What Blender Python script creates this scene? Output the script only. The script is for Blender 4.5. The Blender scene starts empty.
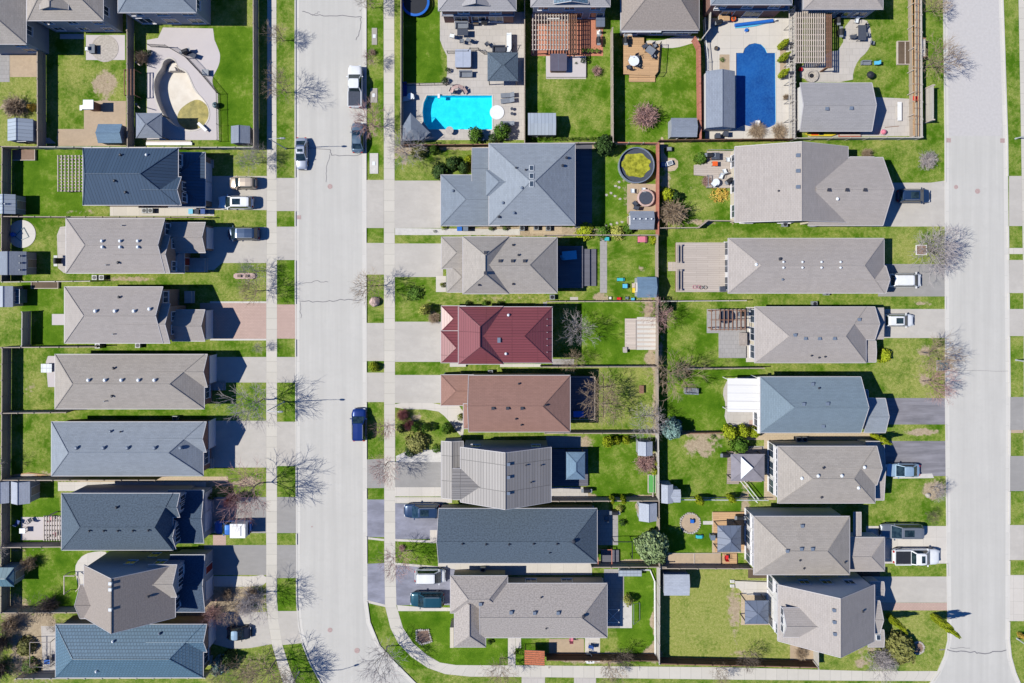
import bpy, math, random
from mathutils import Vector
from mathutils.geometry import tessellate_polygon
import numpy as np

R = math.radians
sc = bpy.context.scene
col = sc.collection
# ---------------------------------------------------------------- camera
HC = 95.0          # flying height in metres
S = 0.14           # metres of ground per picture pixel
NX, NY = 512.0, 280.0
cd = bpy.data.cameras.new('camera')
cam = bpy.data.objects.new('camera', cd); col.objects.link(cam)
cam.location = (0, 0, HC)
cd.sensor_width = 36
cd.lens = 36 * (HC / S) / 1024
cd.shift_y = -(341.5 - NY) / 1024
cd.clip_start = 1; cd.clip_end = 3000
sc.camera = cam
# ---------------------------------------------------------------- sky and sun
EL = 48.0
w = bpy.data.worlds.new('World'); sc.world = w; w.use_nodes = True
nt = w.node_tree
sky = nt.nodes.new('ShaderNodeTexSky'); sky.sky_type = 'NISHITA'; sky.sun_disc = False
sky.sun_elevation = R(EL); sky.sun_rotation = R(-93); sky.ozone_density = 3.0; sky.dust_density = 0.3
tn = nt.nodes.new('ShaderNodeMix'); tn.data_type = 'RGBA'; tn.blend_type = 'MULTIPLY'; tn.inputs[0].default_value = 1
tn.inputs[7].default_value = (.29, .88, 1.75, 1)      # a deep blue spring sky
nt.links.new(sky.outputs[0], tn.inputs[6]); nt.links.new(tn.outputs[2], nt.nodes['Background'].inputs[0])
nt.nodes['Background'].inputs[1].default_value = 0.05
sd = bpy.data.lights.new('sun', 'SUN'); sd.energy = 5.0; sd.angle = R(0.5); sd.color = (1, .965, .87)
sun = bpy.data.objects.new('sun', sd); col.objects.link(sun)
sun.rotation_euler = (0, -R(90 - EL), R(3))      # light comes from the left of the picture
sc.view_settings.view_transform = 'Standard'; sc.view_settings.look = 'None'
sc.view_settings.exposure = 0.45; sc.view_settings.gamma = 1
sc.view_settings.use_curve_mapping = False
try:
    sc.cycles.max_bounces = 5; sc.cycles.diffuse_bounces = 2; sc.cycles.transparent_max_bounces = 6
except Exception: pass

def W(px, py, h=0.0):
    k = S * (1 - h / HC)
    return Vector(((px - NX) * k, -(py - NY) * k, h))

# ---------------------------------------------------------------- materials
MT = {}
def lin(c):
    c /= 255.0
    return c / 12.92 if c <= .04045 else ((c + .055) / 1.055) ** 2.4
KEXP = 1.48
def C(r, g, b, k=None):
    """albedo of a surface that reads (r,g,b) in full sun"""
    k = k or KEXP
    return tuple(min(.85, lin(v) / k) for v in (r, g, b)) + (1,)
def nodes(name, rough=.8, spec=.3):
    m = bpy.data.materials.new(name); m.use_nodes = True
    n = m.node_tree.nodes; p = n['Principled BSDF']
    p.inputs['Roughness'].default_value = rough
    p.inputs['Specular IOR Level'].default_value = spec
    MT[name] = m
    return m, m.node_tree, p
def noise(t, vec, scale, detail=3, rough=.6):
    n = t.nodes.new('ShaderNodeTexNoise'); n.inputs['Scale'].default_value = scale
    n.inputs['Detail'].default_value = detail; n.inputs['Roughness'].default_value = rough
    if vec is not None: t.links.new(vec, n.inputs['Vector'])
    return n.outputs['Fac']
def ramp(t, fac, a, b, c0=(0, 0, 0, 1), c1=(1, 1, 1, 1)):
    r = t.nodes.new('ShaderNodeValToRGB'); t.links.new(fac, r.inputs[0])
    r.color_ramp.elements[0].position = a; r.color_ramp.elements[1].position = b
    r.color_ramp.elements[0].color = c0; r.color_ramp.elements[1].color = c1
    return r.outputs[0]
def mix(t, fac, a, b, mode='MIX'):
    n = t.nodes.new('ShaderNodeMix'); n.data_type = 'RGBA'; n.blend_type = mode
    for sock, v in ((0, fac), (6, a), (7, b)):
        if isinstance(v, (int, float)): n.inputs[sock].default_value = v
        elif isinstance(v, tuple): n.inputs[sock].default_value = v
        else: t.links.new(v, n.inputs[sock])
    return n.outputs[2]
def math_(t, op, a, b):
    n = t.nodes.new('ShaderNodeMath'); n.operation = op
    for i, v in enumerate((a, b)):
        if isinstance(v, (int, float)): n.inputs[i].default_value = v
        else: t.links.new(v, n.inputs[i])
    return n.outputs[0]
def bump(t, p, h, dist, strength=1):
    b = t.nodes.new('ShaderNodeBump'); b.inputs['Distance'].default_value = dist
    b.inputs['Strength'].default_value = strength
    t.links.new(h, b.inputs['Height']); t.links.new(b.outputs[0], p.inputs['Normal'])
def pos(t): return t.nodes.new('ShaderNodeNewGeometry').outputs['Position']
def uvs(t, sx, sy):
    u = t.nodes.new('ShaderNodeUVMap'); u.uv_map = 'UV'
    m = t.nodes.new('ShaderNodeMapping'); m.inputs['Scale'].default_value = (sx, sy, 1)
    t.links.new(u.outputs[0], m.inputs['Vector']); return m.outputs[0]
def dim(c, f): return (c[0] * f, c[1] * f, c[2] * f, 1)

def plain(name, c, rough=.7, var=.12, scale=3, spec=.3, metal=0):
    m, t, p = nodes(name, rough, spec)
    f = noise(t, pos(t), scale, 4)
    t.links.new(mix(t, ramp(t, f, .3, .7), dim(c, 1 - var), dim(c, 1 + var)), p.inputs['Base Color'])
    p.inputs['Metallic'].default_value = metal
    return m
def paving(name, c, var=.08, blot=.1, joints=None, rough=.85, streak=None):
    """concrete or asphalt: soft blotches, fine grain, optional joints along u"""
    m, t, p = nodes(name, rough, .25)
    P = pos(t)
    a = ramp(t, noise(t, P, .22, 4), .3, .7)
    b = ramp(t, noise(t, P, 2.2, 5, .7), .25, .75)
    g = ramp(t, noise(t, P, 14, 2), .2, .8)
    colr = mix(t, a, dim(c, 1 - blot), dim(c, 1 + blot * .6))
    colr = mix(t, math_(t, 'MULTIPLY', ramp(t, noise(t, P, .75, 5, .7), .5, .7), .6), colr, dim(c, 1 - blot * 1.9))
    colr = mix(t, math_(t, 'MULTIPLY', b, .5), colr, dim(c, 1 - var * 1.5))
    colr = mix(t, math_(t, 'MULTIPLY', g, .25), colr, dim(c, 1 + var))
    if streak:
        mp = t.nodes.new('ShaderNodeMapping'); mp.inputs['Scale'].default_value = streak
        t.links.new(P, mp.inputs['Vector'])
        s = ramp(t, noise(t, mp.outputs[0], 1, 4, .65), .38, .66)
        colr = mix(t, math_(t, 'MULTIPLY', s, .6), colr, dim(c, 1.75 if c[0] < .2 else .83))
    if joints:
        br = t.nodes.new('ShaderNodeTexBrick'); t.links.new(uvs(t, 1, 1), br.inputs['Vector'])
        br.offset = joints[3] if len(joints) > 3 else 0
        br.inputs['Scale'].default_value = 1
        br.inputs['Brick Width'].default_value = joints[0]; br.inputs['Row Height'].default_value = joints[1]
        br.inputs['Mortar Size'].default_value = joints[2]
        br.inputs['Color1'].default_value = (1, 1, 1, 1); br.inputs['Color2'].default_value = (.93, .93, .93, 1)
        br.inputs['Mortar'].default_value = (.6, .6, .6, 1)
        colr = mix(t, 1.0, colr, br.outputs[0], 'MULTIPLY')
    t.links.new(colr, p.inputs['Base Color'])
    bump(t, p, g, .01)
    return m
def shingle(name, c, var=.16, speck=.0, warm=None):
    m, t, p = nodes(name, .9, .2)
    U = uvs(t, 1, 1)
    br = t.nodes.new('ShaderNodeTexBrick'); t.links.new(U, br.inputs['Vector'])
    br.inputs['Scale'].default_value = 1
    br.inputs['Brick Width'].default_value = .55; br.inputs['Row Height'].default_value = .21
    br.inputs['Mortar Size'].default_value = .012; br.inputs['Bias'].default_value = 0
    br.inputs['Color1'].default_value = dim(c, 1 - var); br.inputs['Color2'].default_value = dim(c, 1 + var)
    br.inputs['Mortar'].default_value = dim(c, .62)
    st = ramp(t, noise(t, uvs(t, .35, 2.4), 1, 4, .65), .3, .7)
    big = ramp(t, noise(t, pos(t), .18, 3), .3, .7)
    k = mix(t, math_(t, 'MULTIPLY', st, .6), br.outputs[0], dim(c, 1 + var * 1.5))
    k = mix(t, math_(t, 'MULTIPLY', ramp(t, noise(t, uvs(t, .9, .25), 1, 4, .7), .48, .72), .5), k, dim(c, 1 - var * 1.8))
    k = mix(t, math_(t, 'MULTIPLY', big, .35), k, dim(warm or c, 1 - var * .9))
    if speck:
        v = ramp(t, noise(t, uvs(t, 4.5, 5.5), 1, 2), .36, .6)
        k = mix(t, v, dim(c, 1 - speck), mix(t, .6, k, dim(c, 1 + speck)))
    t.links.new(k, p.inputs['Base Color'])
    bump(t, p, br.outputs['Fac'], .008)
    return m
def ribbed(name, c, width, rows=None, rough=.45, dark=.55, metal=.0, var=.08, along=None):
    """standing-seam or pressed metal sheets: seams run down the slope"""
    m, t, p = nodes(name, rough, .5)
    br = t.nodes.new('ShaderNodeTexBrick'); t.links.new(uvs(t, 1, 1), br.inputs['Vector'])
    br.offset = .5 if rows else 0
    br.inputs['Scale'].default_value = 1
    br.inputs['Brick Width'].default_value = width if not along else 3.4; br.inputs['Row Height'].default_value = along or rows or 400
    br.inputs['Mortar Size'].default_value = .03 if not rows else .045
    br.inputs['Color1'].default_value = dim(c, 1 - var); br.inputs['Color2'].default_value = dim(c, 1 + var)
    br.inputs['Mortar'].default_value = dim(c, dark)
    big = ramp(t, noise(t, pos(t), .4, 4), .3, .7)
    t.links.new(mix(t, math_(t, 'MULTIPLY', big, .3), br.outputs[0], dim(c, .84)), p.inputs['Base Color'])
    p.inputs['Metallic'].default_value = metal
    bump(t, p, br.outputs['Fac'], .03)
    return m
def brick(name, c1, c2, mort, bw=.24, bh=.075):
    m, t, p = nodes(name, .9, .2)
    br = t.nodes.new('ShaderNodeTexBrick'); t.links.new(uvs(t, 1, 1), br.inputs['Vector'])
    br.inputs['Scale'].default_value = 1; br.inputs['Mortar Size'].default_value = .01
    br.inputs['Brick Width'].default_value = bw; br.inputs['Row Height'].default_value = bh
    br.inputs['Color1'].default_value = c1; br.inputs['Color2'].default_value = c2; br.inputs['Mortar'].default_value = mort
    big = ramp(t, noise(t, pos(t), .9, 4), .3, .7)
    t.links.new(mix(t, math_(t, 'MULTIPLY', big, .3), br.outputs[0], dim(c1, .75)), p.inputs['Base Color'])
    return m
def leafmat(name, c1, c2, scale=1.5):
    m, t, p = nodes(name, .7, .25)
    f = ramp(t, noise(t, pos(t), scale, 3, .7), .35, .65)
    g = ramp(t, noise(t, pos(t), 9, 2), .3, .7)
    k = mix(t, f, c1, c2); k = mix(t, math_(t, 'MULTIPLY', g, .4), k, dim(c2, 1.3))
    t.links.new(k, p.inputs['Base Color'])
    return m

# the ground: grass, straw and bare soil mixed by two painted-in-metres attributes
m, t, p = nodes('grass', .95, .08)
P = pos(t)
at = t.nodes.new('ShaderNodeAttribute'); at.attribute_name = 'dry'
so = t.nodes.new('ShaderNodeAttribute'); so.attribute_name = 'soil'
n1 = noise(t, P, .32, 6, .72); n2 = noise(t, P, 2.6, 5, .75); n3 = noise(t, P, 11, 3, .7); n4 = noise(t, P, 1.1, 4, .6)
lush = mix(t, ramp(t, n1, .3, .7), C(66, 110, 8), C(126, 160, 44))
lush = mix(t, math_(t, 'MULTIPLY', ramp(t, n3, .42, .66), .6), lush, C(48, 82, 12))
dry = mix(t, ramp(t, n2, .3, .7), C(138, 156, 60), C(208, 200, 128))
dry = mix(t, math_(t, 'MULTIPLY', ramp(t, n3, .38, .62), .75), dry, C(98, 118, 44))
f = math_(t, 'ADD', at.outputs['Fac'], math_(t, 'MULTIPLY', math_(t, 'SUBTRACT', n1, .5), 2.3))
f = math_(t, 'ADD', f, math_(t, 'MULTIPLY', math_(t, 'SUBTRACT', n2, .5), .8))
g = mix(t, ramp(t, f, .2, .84), lush, dry)
soil = mix(t, ramp(t, n2, .3, .7), C(168, 150, 124), C(218, 200, 172))
soil = mix(t, math_(t, 'MULTIPLY', ramp(t, n3, .4, .65), .6), soil, C(122, 104, 84))
fs = math_(t, 'ADD', so.outputs['Fac'], math_(t, 'MULTIPLY', math_(t, 'SUBTRACT', n4, .5), 1.1))
fs = math_(t, 'ADD', fs, math_(t, 'MULTIPLY', math_(t, 'SUBTRACT', n2, .5), .5))
fs = math_(t, 'ADD', fs, math_(t, 'MULTIPLY', math_(t, 'SUBTRACT', at.outputs['Fac'], .5), .4))
g = mix(t, ramp(t, fs, .42, .62), g, soil)
t.links.new(g, p.inputs['Base Color'])
bump(t, p, n3, .08, .9)

paving('road_concrete', C(206, 203, 197), .06, .07, streak=(1.1, .03, 1))
paving('gutter_concrete', C(219, 215, 208), .05, .04, joints=(3, 50, .012))
paving('sidewalk_concrete', C(214, 208, 197), .06, .06, joints=(1.5, 50, .02))
paving('drive_light', C(202, 196, 188), .14, .12, streak=(.35, .9, 1))
paving('drive_grey', C(166, 163, 160), .1, .14, streak=(.5, 2, 1))
paving('drive_dark', C(128, 126, 132), .1, .16, streak=(.22, 1.6, 1))
paving('drive_fresh', C(134, 135, 148), .08, .08, streak=(.3, .8, 1))
paving('drive_pink', C(204, 176, 164), .08, .08, joints=(.4, .2, .012, .5))
paving('patio_light', C(204, 197, 190), .08, .08, joints=(.9, .9, .012, .5))
paving('patio_cream', C(218, 211, 202), .08, .07, joints=(1.8, 1.8, .012))
paving('patio_pink', C(208, 200, 200), .06, .06)
paving('patio_grey', C(176, 172, 170), .1, .1, joints=(.6, .6, .014, .5))
paving('patio_tan', C(208, 188, 160), .08, .1, joints=(.5, .25, .012, .5))
paving('terracotta', C(206, 138, 112), .08, .1, joints=(.4, .2, .012, .5))
paving('gravel_white', C(216, 212, 206), .35, .12)
paving('gravel_tan', C(196, 174, 148), .3, .16)
paving('soil_dark', C(112, 96, 80), .35, .25)
paving('mulch', C(150, 124, 108), .4, .25)
paving('utility', C(178, 172, 164), .12, .1)
plain('crack', C(132, 130, 134), .9, .2)
plain('iron_lid', C(184, 160, 156), .8, .2, 8)
plain('tarmac_patch', C(200, 196, 194), .9, .06)

shingle('sh_taupe', C(172, 165, 158), .1)
shingle('sh_tan', C(174, 166, 158), .1)
shingle('sh_mauve', C(177, 169, 164), .08)
shingle('sh_warm', C(160, 150, 143), .12, .12)
shingle('sh_greyblue', C(136, 146, 158), .1)
shingle('sh_bluegrey', C(150, 158, 168), .1)
shingle('sh_slate', C(94, 108, 122), .14, .25)
shingle('sh_slate_shaded', C(80, 96, 116), .14, .28)  # slate darkened with the house shade lying on two garage roofs
shingle('sh_blue', C(126, 142, 154), .08)
shingle('sh_brown', C(160, 124, 112), .08)
shingle('sh_grey', C(170, 168, 170), .07)
shingle('sh_garage', C(164, 162, 164), .08)
shingle('sh_speck', C(176, 168, 163), .12, .2)
shingle('sh_cedar', C(196, 116, 84), .2, .25)
ribbed('metal_navy', C(72, 92, 114), .42, rough=.5)
ribbed('metal_red', C(138, 74, 78), .6, rough=.42, along=.4, dark=.66, var=.05)
ribbed('metal_blue', C(98, 128, 150), .42, .42, rough=.42, dark=.6)
ribbed('metal_rib', C(156, 151, 148), .6, rough=.6, along=.42, dark=.5, var=.09)
ribbed('metal_white', C(240, 238, 236), 1.1, rough=.5, dark=.8)
ribbed('metal_shed', C(172, 182, 194), .5, rough=.45, dark=.75)
ribbed('metal_gazebo', C(112, 122, 142), .9, rough=.45, dark=.7)
ribbed('metal_teal', C(96, 128, 140), .6, rough=.45, dark=.7)
shingle('sh_shed_blue', C(118, 144, 168), .12)
shingle('sh_shed_grey', C(140, 148, 162), .1)
shingle('sh_shed_pale', C(178, 184, 196), .1)
brick('brick_red', C(150, 96, 84), C(120, 72, 64), C(170, 160, 150))
brick('brick_brown', C(166, 132, 112), C(140, 108, 92), C(180, 170, 158))
brick('brick_buff', C(206, 188, 162), C(190, 170, 146), C(206, 200, 190))
brick('siding_white', C(232, 230, 226), C(226, 224, 222), C(170, 168, 168), 6, .14)
brick('siding_cream', C(226, 216, 196), C(220, 210, 190), C(170, 160, 146), 6, .14)
brick('siding_grey', C(176, 180, 188), C(170, 174, 182), C(120, 124, 132), 6, .14)
plain('trim_white', C(232, 230, 232), .5, .04)
plain('trim_soft', C(204, 200, 202), .5, .05)
plain('trim_dark', C(70, 66, 70), .5, .1)
plain('trim_brown', C(110, 82, 66), .6, .1)
plain('vent_white', C(235, 240, 245), .4, .03)
plain('vent_grey', C(120, 132, 150), .4, .08)
plain('vent_dark', C(62, 64, 74), .5, .1)
m, t, p = nodes('glass', .2, .5); p.inputs['Base Color'].default_value = (.025, .04, .06, 1)
t.links.new(mix(t, ramp(t, noise(t, pos(t), 1.2), .4, .6), (.015, .025, .04, 1), (.05, .07, .1, 1)), p.inputs['Base Color'])
plain('garage_white', C(226, 226, 232), .5, .04)
plain('garage_brown', C(140, 100, 80), .6, .08)
plain('door_red', C(140, 50, 44), .5, .08)

def planks(name, c, wdt=.14, var=.12):
    m, t, p = nodes(name, .85, .2)
    br = t.nodes.new('ShaderNodeTexBrick'); t.links.new(uvs(t, 1, 1), br.inputs['Vector'])
    br.inputs['Scale'].default_value = 1; br.inputs['Mortar Size'].default_value = .012
    br.inputs['Brick Width'].default_value = 3.2; br.inputs['Row Height'].default_value = wdt
    br.inputs['Color1'].default_value = dim(c, 1 - var); br.inputs['Color2'].default_value = dim(c, 1 + var)
    br.inputs['Mortar'].default_value = dim(c, .4)
    g = ramp(t, noise(t, uvs(t, .8, 9), 1, 4), .3, .7)
    t.links.new(mix(t, math_(t, 'MULTIPLY', g, .35), br.outputs[0], dim(c, .8)), p.inputs['Base Color'])
planks('deck_tan', C(206, 168, 128), .28)
planks('deck_grey', C(196, 184, 174), .3, .07)
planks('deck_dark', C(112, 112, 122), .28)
planks('deck_weather', C(172, 158, 148), .28)
planks('fence_wood', C(186, 172, 158), .14)
planks('fence_dark', C(120, 92, 74), .14)
planks('fence_pale', C(206, 200, 192), .14)
planks('wood_pale', C(214, 200, 188), .2)
planks('wood_brown', C(150, 114, 94), .2)
planks('wood_red', C(196, 128, 110), .2)
plain('wood_grey', C(168, 158, 152), .85, .15, 5)
plain('black_metal', C(44, 44, 50), .5, .1)
plain('grey_metal', C(140, 146, 154), .45, .1, 3, .5)
plain('galvanised', C(192, 196, 200), .4, .06, 3, .5)
plain('white_plastic', C(240, 240, 240), .45, .04)
plain('black_plastic', C(46, 48, 54), .5, .1)
plain('grey_fabric', C(128, 134, 144), .9, .12, 4)
plain('dark_fabric', C(74, 80, 94), .9, .12, 4)
plain('canvas_grey', C(122, 132, 146), .9, .1, 1.5)
plain('canvas_taupe', C(146, 142, 150), .85, .1, 1.5)
plain('tub_cover', C(174, 182, 200), .6, .07, 1.5)
plain('tub_cover_dark', C(98, 94, 110), .6, .08, 1.5)
plain('blue_plastic', C(40, 110, 205), .45, .06)
plain('sky_plastic', C(96, 190, 225), .45, .06)
plain('navy_tarp', C(36, 78, 150), .6, .12, 2)
plain('red_plastic', C(222, 44, 48), .45, .06)
plain('pink_plastic', C(222, 130, 150), .5, .08)
plain('orange_plastic', C(240, 104, 44), .5, .06)
plain('teal_plastic', C(70, 190, 200), .5, .06)
plain('yellow_plastic', C(232, 206, 60), .5, .06)
plain('green_plastic', C(96, 170, 90), .5, .06)
m, t, p = nodes('cobble', .9, .2)
vo = t.nodes.new('ShaderNodeTexVoronoi'); vo.feature = 'DISTANCE_TO_EDGE'; vo.inputs['Scale'].default_value = 2.6; t.links.new(pos(t), vo.inputs['Vector'])
t.links.new(mix(t, ramp(t, vo.outputs['Distance'], .03, .12), C(120, 108, 104), C(206, 186, 170)), p.inputs['Base Color'])
plain('stone', C(186, 178, 170), .9, .22, 4)
plain('rock_pink', C(206, 178, 170), .9, .2, 3)
plain('tyre', C(40, 40, 44), .8, .1)
plain('lamp_red', (.35, .01, .01, 1), .3, .05)
plain('lamp_clear', (.6, .62, .65, 1), .2, .05)
m, t, p = nodes('car_glass', .06, .9)
p.inputs['Base Color'].default_value = (.02, .045, .05, 1)
t.links.new(mix(t, ramp(t, noise(t, pos(t), 2), .4, .6), (.008, .016, .02, 1), (.022, .04, .046, 1)), p.inputs['Base Color'])
def paint(name, c, metal=.35):
    m, t, p = nodes(name, .28, .5)
    t.links.new(mix(t, ramp(t, noise(t, pos(t), 1.4, 3), .3, .7), dim(c, .93), dim(c, 1.05)), p.inputs['Base Color'])
    p.inputs['Metallic'].default_value = metal
    p.inputs['Coat Weight'].default_value = .5; p.inputs['Coat Roughness'].default_value = .08
paint('paint_white', (.6, .61, .62, 1), 0); paint('paint_black', (.02, .024, .035, 1)); paint('paint_blue', (.008, .03, .16, 1))
paint('paint_navy', (.02, .045, .1, 1)); paint('paint_silver', (.42, .45, .5, 1), .5); paint('paint_slate', (.1, .15, .2, 1))
paint('paint_tan', (.4, .33, .26, 1)); paint('paint_teal', (.015, .07, .1, 1)); paint('paint_lightblue', (.3, .42, .52, 1))
paint('paint_royal', (.03, .13, .42, 1)); paint('paint_grey', (.16, .18, .21, 1))

leafmat('leaf_green', C(52, 92, 20), C(104, 140, 44))
leafmat('leaf_dark', C(38, 66, 26), C(70, 98, 44))
leafmat('leaf_lime', C(112, 138, 20), C(180, 190, 40))
leafmat('leaf_yellow', C(150, 158, 60), C(206, 204, 110))
leafmat('leaf_blue', C(98, 138, 130), C(156, 186, 180))
leafmat('leaf_sage', C(90, 116, 62), C(170, 188, 136))
leafmat('leaf_olive', C(104, 110, 52), C(150, 148, 84))
leafmat('leaf_gold', C(180, 140, 50), C(222, 190, 90))
leafmat('twig_brown', C(142, 120, 98), C(186, 164, 138), 2)
leafmat('twig_grey', C(150, 142, 142), C(196, 186, 184), 2)
leafmat('twig_pink', C(158, 118, 112), C(204, 166, 158), 2)
leafmat('twig_red', C(120, 66, 70), C(170, 110, 108), 2)
leafmat('twig_dark', C(92, 80, 72), C(132, 116, 104), 2)
plain('bark', C(136, 122, 112), .9, .2, 5)

# water: tinted see-through surface with a sky reflection
def water(name, tint, spec=.5):
    m = bpy.data.materials.new(name); m.use_nodes = True; t = m.node_tree; MT[name] = m
    t.nodes.remove(t.nodes['Principled BSDF'])
    tr = t.nodes.new('ShaderNodeBsdfTransparent'); tr.inputs[0].default_value = tint
    gl = t.nodes.new('ShaderNodeBsdfGlossy'); gl.inputs['Roughness'].default_value = .03
    fr = t.nodes.new('ShaderNodeFresnel'); fr.inputs[0].default_value = 1.33
    b = t.nodes.new('ShaderNodeBump'); b.inputs['Distance'].default_value = .03
    t.links.new(noise(t, pos(t), 5, 3), b.inputs['Height'])
    t.links.new(b.outputs[0], gl.inputs['Normal']); t.links.new(b.outputs[0], fr.inputs['Normal'])
    ms = t.nodes.new('ShaderNodeMixShader'); t.links.new(fr.outputs[0], ms.inputs[0])
    t.links.new(tr.outputs[0], ms.inputs[1]); t.links.new(gl.outputs[0], ms.inputs[2])
    t.links.new(ms.outputs[0], t.nodes['Material Output'].inputs[0])
water('water_cyan', (.55, .95, 1, 1)); water('water_green', (.75, .78, .3, 1))
m, t, p = nodes('pool_cyan', .6, .3)
t.links.new(mix(t, ramp(t, noise(t, pos(t), 1.1, 5, .7), .3, .7), (.02, .52, .72, 1), (.06, .72, .85, 1)), p.inputs['Base Color'])
m, t, p = nodes('pool_plaster', .7, .3)
t.links.new(mix(t, ramp(t, noise(t, pos(t), .8, 4), .3, .7), C(218, 208, 194), C(234, 226, 214)), p.inputs['Base Color'])
m, t, p = nodes('pool_sludge', .35, .5)
t.links.new(mix(t, ramp(t, noise(t, pos(t), .8, 5, .7), .35, .65), C(118, 112, 36), C(182, 166, 84)), p.inputs['Base Color'])
m, t, p = nodes('solar_cover', .35, .5)
vo = t.nodes.new('ShaderNodeTexVoronoi'); vo.inputs['Scale'].default_value = 4; t.links.new(pos(t), vo.inputs['Vector'])
k = mix(t, ramp(t, noise(t, pos(t), .35, 4), .3, .7), C(12, 62, 136), C(26, 90, 168))
t.links.new(mix(t, math_(t, 'MULTIPLY', vo.outputs['Distance'], .3), k, C(70, 140, 205)), p.inputs['Base Color'])
m, t, p = nodes('algae', .3, .5)
t.links.new(mix(t, ramp(t, noise(t, pos(t), 1.3, 6, .75), .38, .6), C(112, 116, 14), C(190, 188, 60)), p.inputs['Base Color'])

# ---------------------------------------------------------------- mesh builder
class MB:
    def __init__(s): s.v = []; s.f = []
    def poly(s, pts):
        n = len(s.v); s.v += [Vector(p) for p in pts]; s.f.append(list(range(n, n + len(pts)))); return s
    def box(s, x0, y0, z0, x1, y1, z1, rz=0, about=None):
        c = [(x0, y0, z0), (x1, y0, z0), (x1, y1, z0), (x0, y1, z0), (x0, y0, z1), (x1, y0, z1), (x1, y1, z1), (x0, y1, z1)]
        if rz:
            ax, ay = about or ((x0 + x1) / 2, (y0 + y1) / 2); cs, sn = math.cos(rz), math.sin(rz)
            c = [(ax + (x - ax) * cs - (y - ay) * sn, ay + (x - ax) * sn + (y - ay) * cs, z) for x, y, z in c]
        n = len(s.v); s.v += [Vector(p) for p in c]
        s.f += [[n + i for i in q] for q in ((3, 2, 1, 0), (4, 5, 6, 7), (0, 1, 5, 4), (1, 2, 6, 5), (2, 3, 7, 6), (3, 0, 4, 7))]
        return s
    def prism(s, pts, z0, z1, cap=True, bottom=False):
        n = len(s.v); k = len(pts)
        a = sum(pts[i][0] * pts[(i + 1) % k][1] - pts[(i + 1) % k][0] * pts[i][1] for i in range(k))
        if a < 0: pts = pts[::-1]
        s.v += [Vector((p[0], p[1], z0)) for p in pts] + [Vector((p[0], p[1], z1)) for p in pts]
        for i in range(k): s.f.append([n + i, n + (i + 1) % k, n + k + (i + 1) % k, n + k + i])
        if cap: s.f.append([n + k + i for i in range(k)])
        if bottom: s.f.append([n + i for i in range(k)][::-1])
        return s
    def cyl(s, x, y, z0, z1, r0, r1=None, n=16, cap=True):
        r1 = r0 if r1 is None else r1; b = len(s.v)
        for r, z in ((r0, z0), (r1, z1)):
            s.v += [Vector((x + r * math.cos(6.28319 * i / n), y + r * math.sin(6.28319 * i / n), z)) for i in range(n)]
        for i in range(n): s.f.append([b + i, b + (i + 1) % n, b + n + (i + 1) % n, b + n + i])
        if cap: s.f.append([b + n + i for i in range(n)]); s.f.append([b + i for i in range(n)][::-1])
        return s
    def rod(s, p, q, r0, r1=None, n=4):
        p = Vector(p); q = Vector(q); r1 = r0 if r1 is None else r1
        d = (q - p)
        if d.length < 1e-6: return s
        d.normalize(); a = d.orthogonal().normalized(); c = d.cross(a); b = len(s.v)
        for o, r in ((p, r0), (q, r1)):
            s.v += [o + a * (r * math.cos(6.28319 * i / n)) + c * (r * math.sin(6.28319 * i / n)) for i in range(n)]
        for i in range(n): s.f.append([b + i, b + (i + 1) % n, b + n + (i + 1) % n, b + n + i])
        s.f.append([b + n + i for i in range(n)]); s.f.append([b + i for i in range(n)][::-1])
        return s
    def lathe(s, prof, n=18, x=0, y=0):
        b = len(s.v)
        for r, z in prof: s.v += [Vector((x + r * math.cos(6.28319 * i / n), y + r * math.sin(6.28319 * i / n), z)) for i in range(n)]
        for j in range(len(prof) - 1):
            for i in range(n): s.f.append([b + j * n + i, b + j * n + (i + 1) % n, b + (j + 1) * n + (i + 1) % n, b + (j + 1) * n + i])
        s.f.append([b + (len(prof) - 1) * n + i for i in range(n)])
        return s
    def sheet(s, pts, z, holes=()):
        loops = [[Vector((p[0], p[1], 0)) for p in pts]] + [[Vector((p[0], p[1], 0)) for p in h] for h in holes]
        tri = tessellate_polygon(loops); flat = [p for l in loops for p in l]; n = len(s.v)
        s.v += [Vector((p.x, p.y, z)) for p in flat]
        for a, b, c in tri:
            A, B, D = flat[a], flat[b], flat[c]
            cr = (B.x - A.x) * (D.y - A.y) - (B.y - A.y) * (D.x - A.x)
            if abs(cr) < 1e-9: continue
            s.f.append([n + a, n + b, n + c] if cr > 0 else [n + a, n + c, n + b])
        return s
    def build(s, name, mat, parent=None, org=None, smooth=False, uv=True, world=False):
        """vertices are local to the parent; org shifts world-space vertices to the parent's origin"""
        me = bpy.data.meshes.new(name)
        o0 = Vector(org) if org is not None else (parent_org(parent) if world and parent else Vector((0, 0, 0)))
        V = [v - o0 for v in s.v]
        me.from_pydata(V, [], s.f)
        if uv:
            l = me.uv_layers.new(name='UV'); buf = []
            for f in s.f:
                a, b, c = s.v[f[0]], s.v[f[1]], s.v[f[2]]
                nn = (b - a).cross(c - a)
                if nn.length < 1e-9: nn = Vector((0, 0, 1))
                nn.normalize()
                u = Vector((0, 0, 1)).cross(nn)
                if u.length < .02: u = Vector((1, 0, 0))
                u.normalize(); v = nn.cross(u)
                for i in f: p = s.v[i]; buf += [p.dot(u), p.dot(v)]
            l.data.foreach_set('uv', buf)
        if isinstance(mat, str): mat = MT[mat]
        me.materials.append(mat)
        if smooth: me.polygons.foreach_set('use_smooth', [True] * len(s.f))
        o = bpy.data.objects.new(name, me); col.objects.link(o)
        if parent: o.parent = parent
        return o
def parent_org(p):
    o = Vector(p.location)
    while p.parent: p = p.parent; o += Vector(p.location)
    return o
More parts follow.
